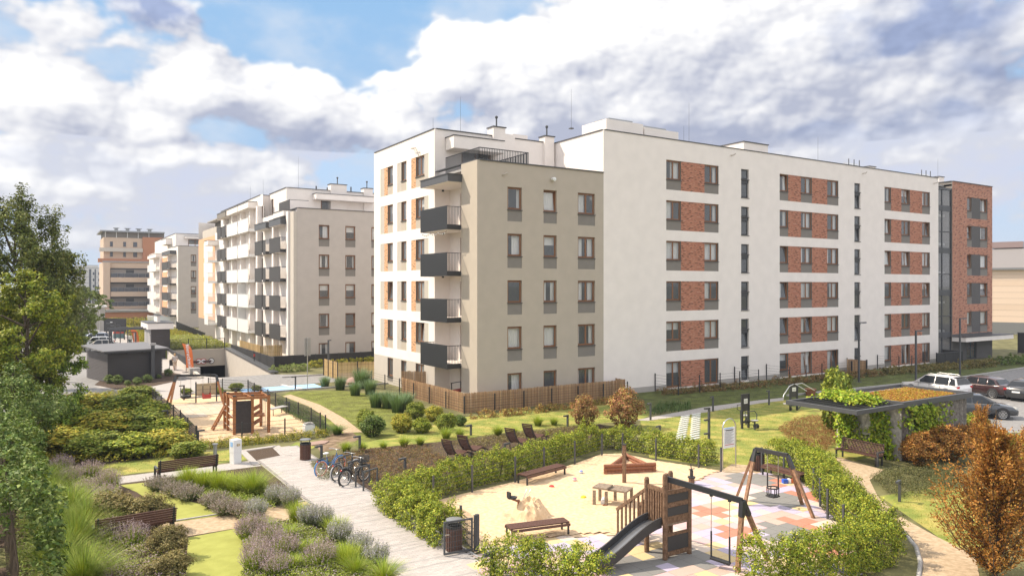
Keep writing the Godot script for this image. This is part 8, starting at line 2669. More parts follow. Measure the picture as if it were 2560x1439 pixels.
func plants() -> void:
	mat("bark", Color(0.09,0.065,0.045),0.9)
	textured("bark_birch", Color(0.5,0.48,0.45),0.8,noise_tex(0.03,Color(0.2,0.2,0.2),Color(1,1,1),256,3),0.5)
	leaf_mat()
	# trees at the left and far down the drive
	tree("birch_tree", "tall dark birch with hanging twigs at the left edge", Vector3(-1.58,8.0,-55.37) * Vector3(1,0,1),13.3,Vector3(3.3,1,3.3),2.5,46000,BIRCH,0.17,21,0.5, "bark_birch", 1.0,4.0)
	tree("birch_tree", "lower dark birch with thin top twigs, right of the tall birch", Vector3(0.31,8.0,-68.36) * Vector3(1,0,1),9.9,Vector3(2.2,1,2.2),2.0,17000,BIRCH,0.17,33,0.5, "bark_birch")
	tree("maple_tree", "bright yellow green maple in front of the birches at the left edge", Vector3(-0.86,8.0,-46.64) * Vector3(1,0,1),8.5,Vector3(2.3,1,2.5),1.6,30000,[Color(0.19,0.24,0.02),Color(0.27,0.3,0.03),Color(0.12,0.17,0.02),Color(0.33,0.33,0.045)],0.16,41)
	tree("maple_tree", "low maple reaching over the drive with its lower branches", Vector3(0.27,8.0,-47.11) * Vector3(1,0,1),4.3,Vector3(2.0,1,2.0),0.5,15000,GREEN,0.15,44)
	tree("dark_bush_tree", "dense dark green tree low at the left edge under the maple", Vector3(-1.28,8.0,-39.82) * Vector3(1,0,1),4.3,Vector3(2.2,1,2.6),0.4,16000,DARK,0.13,47)
	var far := [[Vector3(1.77,8.0,-91.08),8.8,3.2, "soft green tree standing behind the maple, beside the far grey block"],[Vector3(3.45,8.0,-110.12),8.6,3.0, "soft green tree above the white cars, before the far grey block"],[Vector3(5.62,8.0,-138.30),7.6,2.6, "small green tree left of the grey ventilation box"],[Vector3(9.71,8.0,-200.74),7.4,4.2, "dark tree beside the beige block's left corner"],[Vector3(2.71,8.0,-175.59),9.0,5.0, "distant tree behind the drive, at the foot of the far grey block"]]
	for i in far.size():
		tree("roadside_tree", far[i][3],far[i][0] * Vector3(1,0,1),far[i][1],Vector3(far[i][2],1,far[i][2]),0.8,6500,[Color(0.13,0.17,0.035),Color(0.18,0.21,0.05),Color(0.1,0.14,0.03)] if i != 3 else DARK,0.26,60 + i)
	# copper hornbeams at the right
	upswept("copper brown hornbeam with upswept twigs, nearest at the right edge", Vector3(22.28,0.0,-10.24),4.75,1.4,270,90,COPPER,0.085,71)
	upswept("second copper brown hornbeam cut by the right edge", Vector3(26.83,0.0,-11.04),4.1,1.6,200,90,COPPER,0.085,72)
	upswept("young thin copper hornbeam in front of the dark grey saloon", Vector3(35.03,0.0,-16.67),3.1,0.9,90,55,COPPER,0.08,73)
	# hedges
	hedge("hornbeam hedge along the back left of the near playground's sand", [Vector2(11.17,-25.16),Vector2(13.45,-26.07),Vector2(16.14,-26.55),Vector2(19.91,-27.80),Vector2(23.0,-29.05)],0.8,1.15,3300,HEDGE,0.075)
	hedge("hornbeam hedge along the back of the near playground behind the sandbox", [Vector2(23.29,-29.09),Vector2(24.39,-27.96),Vector2(25.0,-25.54),Vector2(25.43,-23.59)],0.85,1.08,3300,HEDGE,0.075)
	hedge("hornbeam hedge beside the gap, right of the toddler swing", [Vector2(28.03,-21.95),Vector2(27.47,-19.79),Vector2(24.68,-16.77),Vector2(22.52,-14.44),Vector2(21.43,-12.96)],1.15,1.25,3800,HEDGE,0.075)
	hedge("broad hornbeam hedge beside the paved path, left of the near playground's gate", [Vector2(10.68,-25.47),Vector2(10.63,-23.93),Vector2(10.67,-21.67),Vector2(10.59,-20.53)],1.15,1.15,4000,HEDGE,0.075)
	hedge("hornbeam hedge at the lower edge between the gate and the slide", [Vector2(10.55,-17.90),Vector2(11.32,-16.94),Vector2(12.08,-15.95),Vector2(12.24,-15.29)],0.9,1.0,3800,HEDGE,0.072,0.35)
	hedge("hornbeam hedge with long shoots at the lower edge, right of the swing", [Vector2(15.80,-13.20),Vector2(16.89,-12.66),Vector2(18.53,-12.60),Vector2(20.71,-12.65)],1.05,1.3,4300,HEDGE,0.072,0.4)
	hedge("low yellow hedge along the front of the far playground", [Vector2(6.51,-39.23),Vector2(8.78,-39.13),Vector2(10.95,-38.92),Vector2(12.79,-38.99)],0.4,0.42,1100,YELLOW,0.07)
	hedge("tall dark green hedge wall along the left edge", [v2(-2.2,-46),v2(-1.6,-36),v2(-1.1,-29),v2(-0.6,-20)],2.0,3.5,1500,DARK,0.13,0.3)
	hedge("low brown green hedge before the first front gardens of the white block", [Vector2(38.72,-40.60),Vector2(42.78,-40.28),Vector2(47.72,-39.85),Vector2(49.52,-39.56)],1.0,0.5,800,DRY,0.09)
	hedge("low brown green hedge before the middle front gardens of the white block", [Vector2(50.68,-39.69),Vector2(57.21,-39.27),Vector2(64.0,-39.08)],1.0,0.6,800,DRY,0.1)
	hedge("low brown green hedge before the last front gardens and the glass stairwell", [Vector2(65.20,-39.05),Vector2(72.53,-38.27),Vector2(81.0,-37.59)],1.2,0.7,700,OLIVE,0.12)
	hedge("dark green hedge at the far right end of the lawn by the pale hall", [Vector2(82.59,-37.95),Vector2(86.80,-37.18),Vector2(90.35,-36.41)],1.5,0.9,600,DARK,0.14)
	hedge("row of light green shrubs at the foot of the middle block's black fence", [Vector2(17.93,-70.33),Vector2(21.20,-70.61)],0.9,0.75,900,[Color(0.24,0.3,0.08),Color(0.32,0.36,0.13),Color(0.16,0.22,0.05)],0.11)
	hedge("row of dark leaved low shrubs along the black fence, nearer the white block", [Vector2(22.27,-72.85),Vector2(29.22,-73.47)],0.9,0.7,700,YELLOW,0.12)
	hedge("yellow green hedge bank beside the walk at the pavilion", [v2(12.0,-113),v2(12.6,-135),v2(12.6,-160)],1.2,1.0,500,YELLOW,0.14)
	# yellow green shrubs of the left bed
	var yb := [shrub_mesh("yellow_a", YELLOW,5200,0.075,0.042),shrub_mesh("yellow_b", [Color(0.2,0.25,0.03),Color(0.28,0.29,0.04),Color(0.13,0.18,0.025)],5200,0.07,0.04),shrub_mesh("yellow_c", HEDGE,4600,0.075,0.042)]
	var spots := [[Vector3(0.65,0.0,-42.09),2.0, "left bed shrub nearest the dark hedge wall"],[Vector3(2.08,0.0,-40.18),1.9, "left bed shrub behind the pink flowers"],[Vector3(3.52,0.0,-39.28),1.8, "left bed shrub at the edge of the dry lawn"],[Vector3(5.02,0.0,-39.54),1.7, "left bed shrub nearest the bent lamp at the playground corner"],[Vector3(5.73,0.0,-37.69),1.2, "small left bed shrub beside the vent post"],[Vector3(1.30,0.0,-47.53),2.2, "left bed shrub in the middle of the second row"],[Vector3(2.90,0.0,-45.23),2.2, "broad yellow shrub in the middle of the left bed"],[Vector3(4.41,0.0,-44.91),2.0, "yellow shrub beside the far playground's left fence"],[Vector3(5.62,0.0,-43.51),1.6, "yellow shrub against the far playground's front left corner"],[Vector3(2.30,0.0,-52.89),2.3, "shrub at the back of the left bed, below the maple"],[Vector3(4.18,0.0,-51.70),2.2, "shrub at the back of the left bed, nearest the drive"],[Vector3(5.56,0.0,-50.0),1.7, "shrub at the back of the left bed, beside the mesh fence"],[Vector3(0.41,0.0,-54.08),2.2, "shrub at the back of the left bed, under the low maple"],[Vector3(5.52,0.0,-57.46),1.8, "shrub at the edge of the drive behind the left bed"],[Vector3(-0.36,0.0,-46.05),2.2, "shrub between the dark hedge wall and the left bed"]]
	for i in spots.size():
		plant("yellow_shrub", "yellow green " + spots[i][2], "shrub", spots[i][0],Vector3(spots[i][1] * 1.5,spots[i][1] * 0.66,spots[i][1] * 1.5),yb[i % 3], "yellow green shrubs of the left bed")
	cover("low_shrubs", "yellow green undergrowth filling the gaps of the left shrub bed", [Vector2(-0.77,-40.10),Vector2(0.45,-59.61),Vector2(4.79,-62.47),Vector2(6.35,-55.90),Vector2(6.36,-41.82),Vector2(6.24,-37.56),Vector2(4.22,-37.88),Vector2(2.11,-37.85)],0.55,26,YELLOW,0.085,0.05)
	cover("leafy_undergrowth", "green undergrowth between the dark hedge wall and the fountain grasses", [Vector2(-0.78,-22.91),Vector2(-0.74,-38.37),Vector2(0.29,-37.73),Vector2(-0.0,-32.32),Vector2(0.10,-25.64),Vector2(0.17,-22.31)],0.6,60,[Color(0.16,0.22,0.04),Color(0.22,0.27,0.05),Color(0.3,0.27,0.15)],0.09,0.04)
	cover("leafy_undergrowth", "green leaves and faded flowers between the fountain grasses and the olive bushes", [Vector2(0.29,-37.73),Vector2(2.54,-35.11),Vector2(2.41,-31.41),Vector2(2.12,-29.29),Vector2(1.04,-29.45)],0.45,90,[Color(0.24,0.3,0.05),Color(0.32,0.36,0.08),Color(0.42,0.33,0.32),Color(0.2,0.24,0.05)],0.08,0.035)
	cover("leafy_undergrowth", "green leaves between the lavender and the tall grasses under the farther bench", [Vector2(3.88,-33.52),Vector2(5.18,-33.07),Vector2(7.62,-31.16),Vector2(7.28,-27.44),Vector2(6.26,-26.69),Vector2(5.45,-28.02),Vector2(4.53,-30.71)],0.35,100,[Color(0.26,0.34,0.05),Color(0.2,0.26,0.05),Color(0.33,0.37,0.08)],0.08,0.035)
	# shrubs by the reed fence
	spots = [[Vector3(14.87,0.0,-37.68),1.25, "dark green shrub beside the trodden track", "dark_shrub", 0],[Vector3(15.43,0.0,-40.0),1.2, "yellow shrub behind the dark one by the trodden track", "y", 1],[Vector3(16.68,0.0,-37.84),1.15, "yellow green shrub in the middle of the bed before the reed fence corner", "y", 0],[Vector3(17.52,0.0,-37.04),0.95, "green shrub between the yellow shrubs before the reed fence", "y", 2],[Vector3(18.94,0.0,-36.95),1.1, "yellow topped shrub just before the reed fence corner", "y", 1],[Vector3(19.69,0.0,-39.98),1.0, "yellow shrub touching the reed fence's side", "y", 0],[Vector3(19.18,0.0,-41.42),1.1, "bright yellow shrub at the blue grasses' right end", "y", 1],[Vector3(20.28,0.0,-37.80),0.7, "small dark shrub under the reed fence corner", "dark_shrub", 0]]
	var ds := shrub_mesh("dark_shrub", DARK,4600,0.075,0.045)
	for s in spots:
		plant("garden_shrub", s[2], "shrub", s[0],Vector3(s[1] * 1.2,s[1] * 0.95,s[1] * 1.2),ds if s[3] == "dark_shrub" else yb[s[4]], "", true)
	hedge("reddish yellow low plants along the foot of the brown reed fence", [Vector2(21.90,-39.54),Vector2(25.24,-39.11),Vector2(32.10,-39.67),Vector2(34.31,-39.75)],0.6,0.42,620,[Color(0.34,0.22,0.06),Color(0.4,0.3,0.08),Color(0.22,0.2,0.05),Color(0.3,0.12,0.05)],0.09)
	var cs := shrub_mesh("copper_shrub", [Color(0.38,0.25,0.07),Color(0.3,0.14,0.07),Color(0.26,0.22,0.07),Color(0.4,0.18,0.09)],5200,0.055,0.032,1.0,0.2)
	plant("copper_bush", "rounded reddish bush before the right end of the reed fence", "shrub", Vector3(26.21,0.0,-33.77),Vector3(1.7,1.75,1.7),cs)
	plant("copper_bush", "larger rounded copper and yellow bush, right of the reddish one", "shrub", Vector3(27.95,0.0,-32.39),Vector3(2.2,2.2,2.2),cs)
	# blue green grasses beside the white end wall
	var bl := tuft_mesh("blue_grass", BLUE,620,1.0,0.5,0.022,0.3,0.4)
	spots = [[Vector3(18.92,0.0,-58.0),1.0, "first, at the blue parking bay"],[Vector3(19.48,0.0,-56.01),1.15, "second, near the blue parking bay"],[Vector3(19.42,0.0,-52.52),1.15, "third, before the yellow reed screen"],[Vector3(21.26,0.0,-55.97),1.75, "tallest, behind the others"],[Vector3(20.57,0.0,-52.52),1.25, "fifth, under the tallest"],[Vector3(18.66,0.0,-46.55),1.2, "sixth, alone beside the track"],[Vector3(19.20,0.0,-45.82),1.25, "seventh, before the low wire fence"],[Vector3(19.13,0.0,-44.02),1.35, "eighth, beside the reed fence"],[Vector3(20.08,0.0,-44.89),1.25, "ninth, against the reed fence"]]
	for s in spots:
		plant("blue_grass", "blue green upright grass clump by the white end wall: " + s[2], "ornamental grass", s[0],Vector3(s[1],s[1] * 0.95,s[1]),bl, "", false)
	# soft green tufts along the dry lawn
	var gt := tuft_mesh("soft_grass", GRASSY,560,0.62,0.95,0.014,0.16)
	var dg := tuft_mesh("deep_grass", [Color(0.1,0.17,0.03),Color(0.14,0.22,0.04),Color(0.08,0.13,0.03)],560,0.62,0.95,0.016,0.16)
	spots = [[Vector3(12.37,0.0,-34.70),1.0, "beside the bent lamp by the bicycles"],[Vector3(13.09,0.0,-34.46),0.9, "right behind the bent lamp by the bicycles"],[Vector3(14.17,0.0,-34.41),0.75, "small, right of the bicycle tufts"],[Vector3(15.26,0.0,-34.37),1.0, "in the row before the yellow shrubs"],[Vector3(16.10,0.0,-34.28),0.85, "in the row, second before the yellow shrubs"],[Vector3(17.94,0.0,-35.0),1.1, "left of the bent lamp at the loungers"],[Vector3(18.76,0.0,-34.98),0.9, "touching the bent lamp at the loungers"],[Vector3(20.70,0.0,-34.26),1.05, "behind the nearer pair of loungers"],[Vector3(21.55,0.0,-33.98),0.8, "small, behind the nearer pair of loungers"],[Vector3(24.08,0.0,-35.40),1.15, "behind the farther pair of loungers"],[Vector3(25.01,0.0,-35.11),0.9, "left of the reddish bush"]]
	for s in spots:
		plant("grass_tuft", "soft green grass tuft " + s[2], "ornamental grass", s[0],Vector3(s[1],s[1],s[1]),gt, "", false)
	plant("grass_tuft", "deep green grass tuft at the foot of the far playground's right corner post", "ornamental grass", Vector3(13.44,0.0,-39.09),Vector3(1.25,1.0,1.25),dg, "", false)
	# big fountain grasses at the left
	var bg := tuft_mesh("fountain", GRASSY,1500,1.35,0.95,0.013,0.3)
	spots = [[Vector3(0.85,0.0,-22.77), "nearest the lower edge"],[Vector3(0.38,0.0,-24.38), "second from the lower edge"],[Vector3(0.76,0.0,-25.80), "third from the lower edge"],[Vector3(0.32,0.0,-27.97), "in the middle of the row"],[Vector3(0.75,0.0,-29.63), "behind the middle of the row"],[Vector3(0.12,0.0,-31.66), "next to last, beside the dark hedge wall"],[Vector3(-0.07,0.0,-34.12), "last of the row, beside the pink flowers"],[Vector3(1.13,0.0,-27.24), "on the right side of the row, beside the olive bush"]]
	for s in spots:
		plant("fountain_grass", "large bright green fountain grass " + s[1], "ornamental grass", s[0],Vector3(1,R.randf_range(0.85,1.05),1),bg, "", false)
	# olive bushes
	var ob := shrub_mesh("olive_bush", OLIVE,7000,0.05,0.028,1.0,0.15)
	plant("olive_bush", "large olive brown bush above the nearer park bench, left one", "shrub", Vector3(1.83,0.0,-27.71),Vector3(1.9,1.25,1.7),ob)
	plant("olive_bush", "large olive brown bush beside the green mat, above the nearer park bench", "shrub", Vector3(2.79,0.0,-26.97),Vector3(1.75,1.3,1.6),ob)
	plant("olive_bush", "dark olive bush at the right end of the nearer park bench", "shrub", Vector3(3.14,0.0,-23.91),Vector3(1.25,1.0,1.1),ob)
	plant("olive_bush", "olive bush at the lower edge beside the lower green mat", "shrub", Vector3(2.86,0.0,-22.14),Vector3(1.3,0.8,1.1),ob)
	# flowering beds
	var mauve := [Color(0.42,0.32,0.34),Color(0.5,0.39,0.41),Color(0.36,0.28,0.3)]
	var purple := [Color(0.4,0.37,0.44),Color(0.5,0.47,0.52),Color(0.36,0.38,0.28),Color(0.44,0.45,0.32)]
	var lav := spike_mesh("lavender", GREYG,[Color(0.34,0.29,0.25),Color(0.42,0.36,0.31),Color(0.28,0.24,0.21),Color(0.36,0.29,0.3)],300,0.62,0.6)
	var sage := spike_mesh("sage", SILVER,purple,300,0.9,0.42)
	var pink := spike_mesh("pink", GRASSY,mauve,240,0.9,0.55)
	spots = [[Vector3(3.79,0.0,-32.16), "at the left end of the bed under the farther bench"],[Vector3(4.27,0.0,-30.87), "beside the bend of the upper green mat"],[Vector3(4.57,0.0,-30.05), "right of the bend of the upper green mat"],[Vector3(5.42,0.0,-27.48), "above the beige gravel path"],[Vector3(5.94,0.0,-26.78), "above the beige gravel path, right one"],[Vector3(5.22,0.0,-28.56), "between the green mat and the tall green grasses"]]
	for s in spots:
		plant("lavender", "grey mauve faded lavender " + s[1], "lavender", s[0],Vector3(1.05,0.95,1.05),lav, "", false)
	spots = [[Vector3(7.20,0.0,-27.67), "left clump above the gravel path"],[Vector3(7.55,0.0,-27.09), "right clump above the gravel path"],[Vector3(7.43,0.0,-24.52), "beside the pale path, below the gravel path"],[Vector3(7.82,0.0,-24.27), "touching the pale path below the gravel path"],[Vector3(7.79,0.0,-22.39), "third along the pale path"],[Vector3(7.92,0.0,-21.01), "fourth along the pale path"],[Vector3(7.99,0.0,-19.93), "last along the pale path, near the lower edge"],[Vector3(6.15,0.0,-26.23), "small clump at the end of the gravel path"]]
	for s in spots:
		plant("silver_sage", "silver green sage with pale violet spikes, " + s[1], "sage", s[0],Vector3(1.05,0.9,1.05),sage, "", false)
	spots = [[Vector3(0.88,0.0,-34.69), "nearest the dark hedge wall"],[Vector3(1.61,0.0,-35.32), "in the back row before the yellow shrubs"],[Vector3(2.13,0.0,-33.21), "beside the paved side path"],[Vector3(1.27,0.0,-32.13), "above the olive bush"],[Vector3(1.92,0.0,-30.99), "touching the olive bush's top"],[Vector3(0.57,0.0,-37.14), "at the back beside the dark hedge wall"],[Vector3(1.77,0.0,-25.97), "before the nearer park bench, left one"],[Vector3(2.27,0.0,-25.36), "before the nearer park bench, right one"]]
	for s in spots:
		plant("pink_perennial", "tall pink flowering perennial " + s[1], "flowering plant", s[0],Vector3(1.05,0.95,1.05),pink, "", false)
	var up := tuft_mesh("upright_grass", [Color(0.27,0.34,0.03),Color(0.34,0.38,0.05),Color(0.2,0.28,0.03)],700,0.85,0.5,0.016,0.3,0.3)
	spots = [[Vector3(4.89,0.0,-32.16), "left end of the row under the farther bench"],[Vector3(5.38,0.0,-31.36), "second under the farther bench"],[Vector3(5.82,0.0,-30.68), "third, in the middle of the row"],[Vector3(6.30,0.0,-30.11), "fourth, beside the soft tall clump"]]
	for s in spots:
		plant("upright_grass", "bright yellow green grass clump, " + s[1], "ornamental grass", s[0],Vector3(1.1,0.95,1.1),up, "", false)
	plant("fountain_grass", "soft brown green fountain grass at the right end of the row by the pale path", "ornamental grass", Vector3(6.75,0.0,-29.30),Vector3(0.85,0.85,0.85),bg, "", false)
	cover("flower_bed", "mixed pink heather and green leaves filling the lower left bed", [Vector2(1.06,-25.60),Vector2(2.27,-25.36),Vector2(3.47,-24.29),Vector2(3.30,-22.23),Vector2(2.98,-20.54),Vector2(1.03,-21.76)],0.42,240,[Color(0.3,0.33,0.06),Color(0.38,0.28,0.3),Color(0.22,0.2,0.08),Color(0.33,0.25,0.26),Color(0.25,0.3,0.05)],0.055,0.03)
	cover("flower_bed", "green and mauve flower bed at the lower edge between the mat and the pale path", [Vector2(5.57,-26.09),Vector2(6.64,-25.02),Vector2(7.49,-23.45),Vector2(7.80,-20.05),Vector2(7.80,-18.08),Vector2(4.23,-19.75),Vector2(5.05,-22.90)],0.36,240,[Color(0.26,0.33,0.04),Color(0.33,0.37,0.06),Color(0.17,0.22,0.03),Color(0.36,0.29,0.33),Color(0.22,0.26,0.05)],0.06,0.028)
	spots = [[Vector3(6.52,0.0,-23.62),0.9],[Vector3(6.68,0.0,-22.06),0.8],[Vector3(7.43,0.0,-21.01),0.95],[Vector3(7.30,0.0,-19.67),1.1],[Vector3(5.97,0.0,-21.03),0.85],[Vector3(7.74,0.0,-18.74),1.2],[Vector3(6.01,0.0,-24.84),0.9]]
	var dn := ["behind, by the gravel path", "in the middle of the lower bed", "beside the pale path", "at the lower edge by the pale path", "at the lower edge in the middle", "cut by the lower edge", "at the upper left of the lower bed"]
	for i in spots.size():
		plant("grass_tuft", "rich green grass tuft " + dn[i], "ornamental grass", spots[i][0],Vector3.ONE * spots[i][1],gt, "", false)
	spots = [[Vector3(5.25,0.0,-22.39), "at the mat's right edge"],[Vector3(5.43,0.0,-20.85), "at the lower edge"],[Vector3(5.45,0.0,-24.29), "at the upper corner of the mat"]]
	for s in spots:
		plant("lavender", "mauve lavender in the lower bed " + s[1], "lavender", s[0],Vector3(0.9,0.8,0.9),pink, "", false)
	spots = [[Vector3(5.60,0.0,-24.42), "behind, at the mat's upper corner"],[Vector3(5.76,0.0,-23.16), "left of the middle of the lower bed"],[Vector3(5.94,0.0,-22.03), "in the middle of the lower bed"],[Vector3(6.64,0.0,-20.78), "right of the middle of the lower bed"],[Vector3(5.03,0.0,-21.45), "at the lower edge by the mat"]]
	for s in spots:
		plant("tall_perennial", "tall leafy green perennial with faded flowers, " + s[1], "flowering plant", s[0],Vector3(0.95,0.95,0.95),pink, "", false)
	spots = [[Vector3(7.86,0.0,-22.99), "nearest the pale path"],[Vector3(7.31,0.0,-25.24), "behind the sage"],[Vector3(7.31,0.0,-20.36), "near the lower edge"]]
	for s in spots:
		plant("upright_grass", "bright upright grass in the lower bed, " + s[1], "ornamental grass", s[0],Vector3(0.95,0.85,0.95),up, "", false)
	# ground covers
	cover("dry_ground_cover", "olive and rust ground cover between the bicycles and the loungers", [Vector2(10.19,-32.75),Vector2(11.84,-34.03),Vector2(13.50,-34.20),Vector2(16.03,-33.67),Vector2(15.78,-30.59),Vector2(13.87,-27.97),Vector2(12.48,-28.10),Vector2(11.30,-27.77),Vector2(11.42,-30.30),Vector2(10.33,-30.21)],0.3,60,DRY,0.06,0.03)
	cover("dry_ground_cover", "olive ground cover behind the loungers", [Vector2(16.96,-33.75),Vector2(19.36,-33.87),Vector2(25.30,-33.77),Vector2(25.19,-31.82),Vector2(22.73,-31.74),Vector2(21.55,-32.24),Vector2(19.53,-32.13),Vector2(18.30,-32.02)],0.3,50,OLIVE,0.07,0.035)
	cover("low_juniper", "olive green juniper spreading around the bin and the bicycle stands", [Vector2(10.15,-33.22),Vector2(10.78,-33.74),Vector2(11.17,-32.13),Vector2(10.08,-29.98),Vector2(9.57,-29.94)],0.24,90,[Color(0.14,0.16,0.05),Color(0.2,0.2,0.08)],0.06,0.025)
	cover("rust_ground_cover", "rust brown ground cover left of the shed", [Vector2(34.69,-27.16),Vector2(38.64,-28.67),Vector2(41.48,-28.19),Vector2(35.34,-23.55),Vector2(32.11,-22.26),Vector2(31.79,-24.06)],0.34,70,RUST,0.07,0.03)
	cover("low_juniper", "dark green juniper bed in front of the shed", [Vector2(28.93,-18.10),Vector2(31.13,-18.29),Vector2(33.32,-17.07),Vector2(31.39,-15.46),Vector2(28.19,-15.16),Vector2(27.17,-16.12)],0.5,110,JUNI,0.07,0.022)
	cover("tall_dark_grass", "tall dark grass on the shaded lawn behind the copper bush", [Vector2(31.86,-34.94),Vector2(35.57,-37.49),Vector2(37.30,-36.39),Vector2(35.59,-34.55),Vector2(32.88,-34.30)],0.55,90,[Color(0.05,0.1,0.025),Color(0.07,0.13,0.03)],0.1,0.02,true)
	cover("dark_grass", "deep green grasses right of the far playground", [Vector2(13.86,-53.28),Vector2(14.45,-50.39),Vector2(14.02,-43.87),Vector2(13.34,-39.67),Vector2(12.65,-39.59),Vector2(12.75,-42.84),Vector2(12.96,-48.82)],0.5,170,[Color(0.1,0.16,0.05),Color(0.14,0.2,0.07),Color(0.08,0.13,0.04)],0.1,0.016,true)
	cover("lawn_grass", "short grass blades of the lawn beside the track", [Vector2(15.40,-55.78),Vector2(19.05,-55.24),Vector2(20.32,-51.48),Vector2(18.64,-42.59),Vector2(14.81,-39.29),Vector2(15.50,-44.57),Vector2(15.97,-50.87)],0.07,140,[Color(0.2,0.25,0.04),Color(0.28,0.29,0.06),Color(0.15,0.21,0.03)],0.1,0.014,true)
	cover("lawn_grass", "dry grass blades around the fitness machines", [Vector2(30.30,-33.30),Vector2(38.44,-34.08),Vector2(43.54,-33.93),Vector2(39.60,-29.38),Vector2(34.30,-26.73),Vector2(31.06,-23.97),Vector2(26.58,-22.87),Vector2(26.41,-23.89),Vector2(26.34,-28.06)],0.08,120,[Color(0.36,0.31,0.09),Color(0.3,0.29,0.07),Color(0.42,0.34,0.13),Color(0.22,0.25,0.05)],0.1,0.014,true)
	cover("lawn_grass", "dry grass blades on the lawn before the copper hornbeam", [Vector2(27.17,-16.12),Vector2(28.84,-15.07),Vector2(26.81,-13.21),Vector2(23.73,-11.92),Vector2(24.51,-13.19),Vector2(25.51,-14.55)],0.1,160,[Color(0.34,0.31,0.08),Color(0.26,0.28,0.05),Color(0.4,0.34,0.12)],0.1,0.014,true)
	cover("lawn_grass", "shaded short grass before the long white front", [v2(37,-35.5),v2(46,-34.6),v2(66,-33.6),v2(90,-36),v2(82,-39.2),v2(50,-39.2),v2(38,-38.5)],0.08,60,[Color(0.1,0.15,0.03),Color(0.14,0.18,0.04)],0.1,0.02,true)  # blades coloured darker for the shade of the block
	cover("lawn_grass", "dry grass blades along the loungers and the reed fence", [Vector2(16.14,-36.88),Vector2(21.33,-39.26),Vector2(33.72,-38.65),Vector2(30.74,-34.14),Vector2(24.73,-34.14),Vector2(20.49,-31.75),Vector2(20.23,-30.27),Vector2(16.65,-29.13),Vector2(15.10,-29.66)],0.1,90,[Color(0.36,0.32,0.09),Color(0.3,0.3,0.07),Color(0.4,0.33,0.12),Color(0.2,0.25,0.05)],0.1,0.014,true)
	cover("weeds", "thin dry weeds on the strip before the farther park bench", [v2(0.8,-38),v2(8,-38.2),v2(8.0,-35.8),v2(0.8,-35.8)],0.1,90,[Color(0.34,0.32,0.08),Color(0.25,0.28,0.05),Color(0.4,0.35,0.13)],0.1,0.016,true)
	cover("roof_meadow", "tall yellow green grass and flowers on the garage roof", [v2(11.9,-111),v2(18.2,-111),v2(18.2,-90.7),v2(11.9,-90.7)],0.7,34,[Color(0.34,0.38,0.05),Color(0.26,0.32,0.04),Color(0.42,0.4,0.08),Color(0.5,0.5,0.35)],0.16,0.07,false,0.9)
	cover("garden_meadow", "yellow green planting between the far blocks and the brick garages", [v2(10,-165),v2(20,-168),v2(20,-190),v2(8,-190)],1.2,8,YELLOW,0.28,0.14)
	cover("garden_meadow", "sunlit green planting beside the middle block's far gardens", [v2(18.6,-91),v2(21.5,-118),v2(19.2,-150),v2(14.0,-150),v2(18.5,-112)],0.7,10,YELLOW,0.22,0.1)
	cover("sedum", "orange and yellow sedum covering the shed's roof", [v2(33.75,-22.25),v2(38.75,-22.25),v2(38.75,-19.6),v2(33.75,-19.6)],0.09,220,[Color(0.5,0.22,0.05),Color(0.42,0.16,0.05),Color(0.5,0.42,0.06),Color(0.36,0.36,0.05),Color(0.3,0.12,0.04)],0.05,0.03,false,2.62)
	# round shrubs on the island of the dark shed
	var ball := shrub_mesh("ball", [Color(0.16,0.22,0.06),Color(0.22,0.28,0.09),Color(0.12,0.17,0.04)],2400,0.07,0.04)
	spots = [[Vector3(4.54,0.0,-69.96),0.95, "at the shed's left corner"],[Vector3(5.09,0.0,-69.02),1.0, "just left of the beige cabinets"],[Vector3(5.69,0.0,-67.47),0.6, "before the cabinets' left door"],[Vector3(6.40,0.0,-67.60),0.85, "before the cabinets' right door"],[Vector3(7.30,0.0,-68.83),0.9, "at the cabinets' right end"],[Vector3(8.44,0.0,-71.32),0.5, "small, at the square post"],[Vector3(9.40,0.0,-72.78),0.9, "at the shed's right corner by the walk"]]
	for s in spots:
		plant("round_shrub", "small round green shrub " + s[2], "shrub", s[0],Vector3(s[1],s[1] * 0.85,s[1]),ball)
	# shrubs behind the far playground's notice board
	for s in [[Vector3(8.96,0.0,-59.84),0.9, "behind the orange swing"],[Vector3(9.78,0.0,-58.12),0.9, "under the tan notice board"],[Vector3(10.98,0.0,-58.57),1.0, "at the far playground's rear right"],[Vector3(12.58,0.0,-60.10),1.1, "by the blue parking bay behind the climbing tower"],[Vector3(13.84,0.0,-59.04),0.8, "at the corner of the blue bay"]]:
		plant("garden_shrub", "loose green shrub " + s[2], "shrub", s[0],Vector3(s[1] * 1.1,s[1] * 0.55,s[1] * 1.1),yb[1])
	# copper shrubs and greens around the shed
	spots = [[Vector3(33.23,0.0,-18.23),1.7, "in front of the shed's shaded wall"],[Vector3(35.32,0.0,-18.27),1.8, "at the shed's right corner"],[Vector3(33.76,0.0,-19.26),1.2, "beside the park bench's armrest"],[Vector3(38.01,0.0,-18.54),1.6, "below the dark grey saloon"]]
	var cb := shrub_mesh("copper_b", COPPER,4800,0.06,0.035,1.0,0.3)
	for s in spots:
		plant("copper_bush", "dry copper leaved bush " + s[2], "shrub", s[0],Vector3(s[1],s[1] * 0.85,s[1]),cb)
	plant("garden_shrub", "green shrub at the right edge behind the copper hornbeams", "shrub", Vector3(36.38,0.0,-15.82),Vector3(2.0,1.7,2.0),yb[2])
	plant("garden_shrub", "green shrub under the dark grey saloon's door", "shrub", Vector3(42.27,0.0,-20.41),Vector3(1.6,1.3,1.6),yb[2])
	plant("garden_shrub", "young shrub behind the shed's roof with upright shoots", "shrub", Vector3(37.0,0,-25.0),Vector3(3.0,3.7,2.0),yb[1])
	vines()

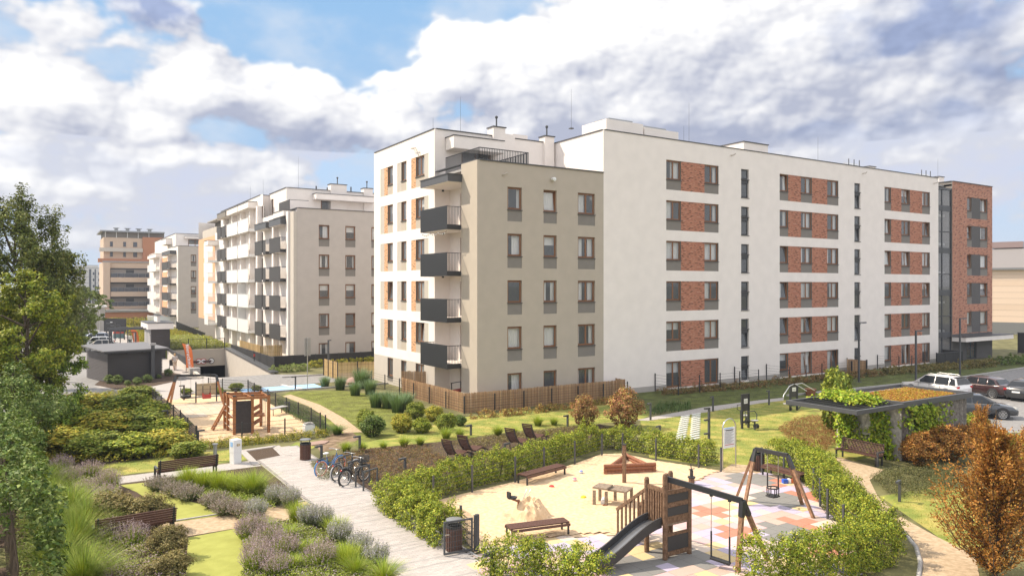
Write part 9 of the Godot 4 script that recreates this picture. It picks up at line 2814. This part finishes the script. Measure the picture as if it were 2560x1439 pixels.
func vines() -> void:
	var b := leaves(VINE,91)
	# on the west wall, coloured pale for the sun: two columns that widen upwards and spread over the pergola
	for i in 430:
		var z := 0.0
		var y := b.r.randf_range(0.1,2.5)
		var k := b.r.randf()
		if k < 0.45:
			z = -22.0 + b.r.randfn() * (0.18 + 0.2 * (1.0 - absf(y - 1.0)))
		else:
			z = -20.2 + b.r.randfn() * (0.38 - 0.1 * y)
		if z < -22.5 or z > -19.2:
			continue
		b.clump(Vector3(33.3 - b.r.randf() * 0.35,y,z),Vector3(0.16,0.16,0.16),9,0.15,0.13,Vector3(-0.8,0.4,0.1),b.r.randf_range(0.7,1.2))
	var o := thing("climbing_vine", "bright green vine climbing the shed's lit wall", "vine", Vector3(33.3,0,-20.9))
	var m := obj("foliage", b.mesh(),leaf_mat(),o)
	m.position = -o.position
	obj("stem", MB.new().tube([Vector3(0,0,0.8),Vector3(0.03,1.2,0.9),Vector3(0.0,2.4,0.6)],0.03,5,0.01).tube([Vector3(0,0,-0.9),Vector3(0.03,1.2,-1.0),Vector3(0.0,2.4,-0.8)],0.03,5,0.01),M["bark"],o)
	b = leaves(VINE,92)
	for i in 330:
		var x := 34.9 + b.r.randfn() * 0.75
		var y := b.r.randf_range(0.7,2.45)
		if y < 1.2 and b.r.randf() < 0.6:
			continue
		b.clump(Vector3(x + (2.4 - y) * 0.25,y,-19.22 + b.r.randf() * 0.22),Vector3(0.16,0.16,0.1),8,0.15,0.13,Vector3(0,0.4,0.9),b.r.randf_range(0.65,1.15))
	o = thing("climbing_vine", "green vine hanging over the shed's shaded wall", "vine", Vector3(35,0,-19.2))
	m = obj("foliage", b.mesh(),leaf_mat(),o)
	m.position = -o.position
	obj("stem", MB.new().tube([Vector3(0,0,0.05),Vector3(0.1,1.2,0.05),Vector3(-0.1,2.4,0.05)],0.03,5,0.01),M["bark"],o)
	b = leaves(VINE,93)
	for i in 330:
		var x := 32.9 - absf(b.r.randfn()) * 0.75
		var z := -21.2 + b.r.randfn() * 0.75
		if z < -22.5 or z > -19.3:
			continue
		b.clump(Vector3(x,2.68 + absf(b.r.randfn()) * 0.14,z),Vector3(0.18,0.1,0.18),8,0.14,0.12,Vector3(-0.2,0.9,0),b.r.randf_range(0.8,1.2))
	o = thing("climbing_vine", "light green vine spreading over the pergola bars", "vine", Vector3(32.5,2.6,-21.2))
	m = obj("foliage", b.mesh(),leaf_mat(),o)
	m.position = -o.position
	obj("stem", MB.new().tube([Vector3(0.8,0,0),Vector3(0,0.06,0.1),Vector3(-0.9,0.08,-0.2)],0.025,5,0.01),M["bark"],o)
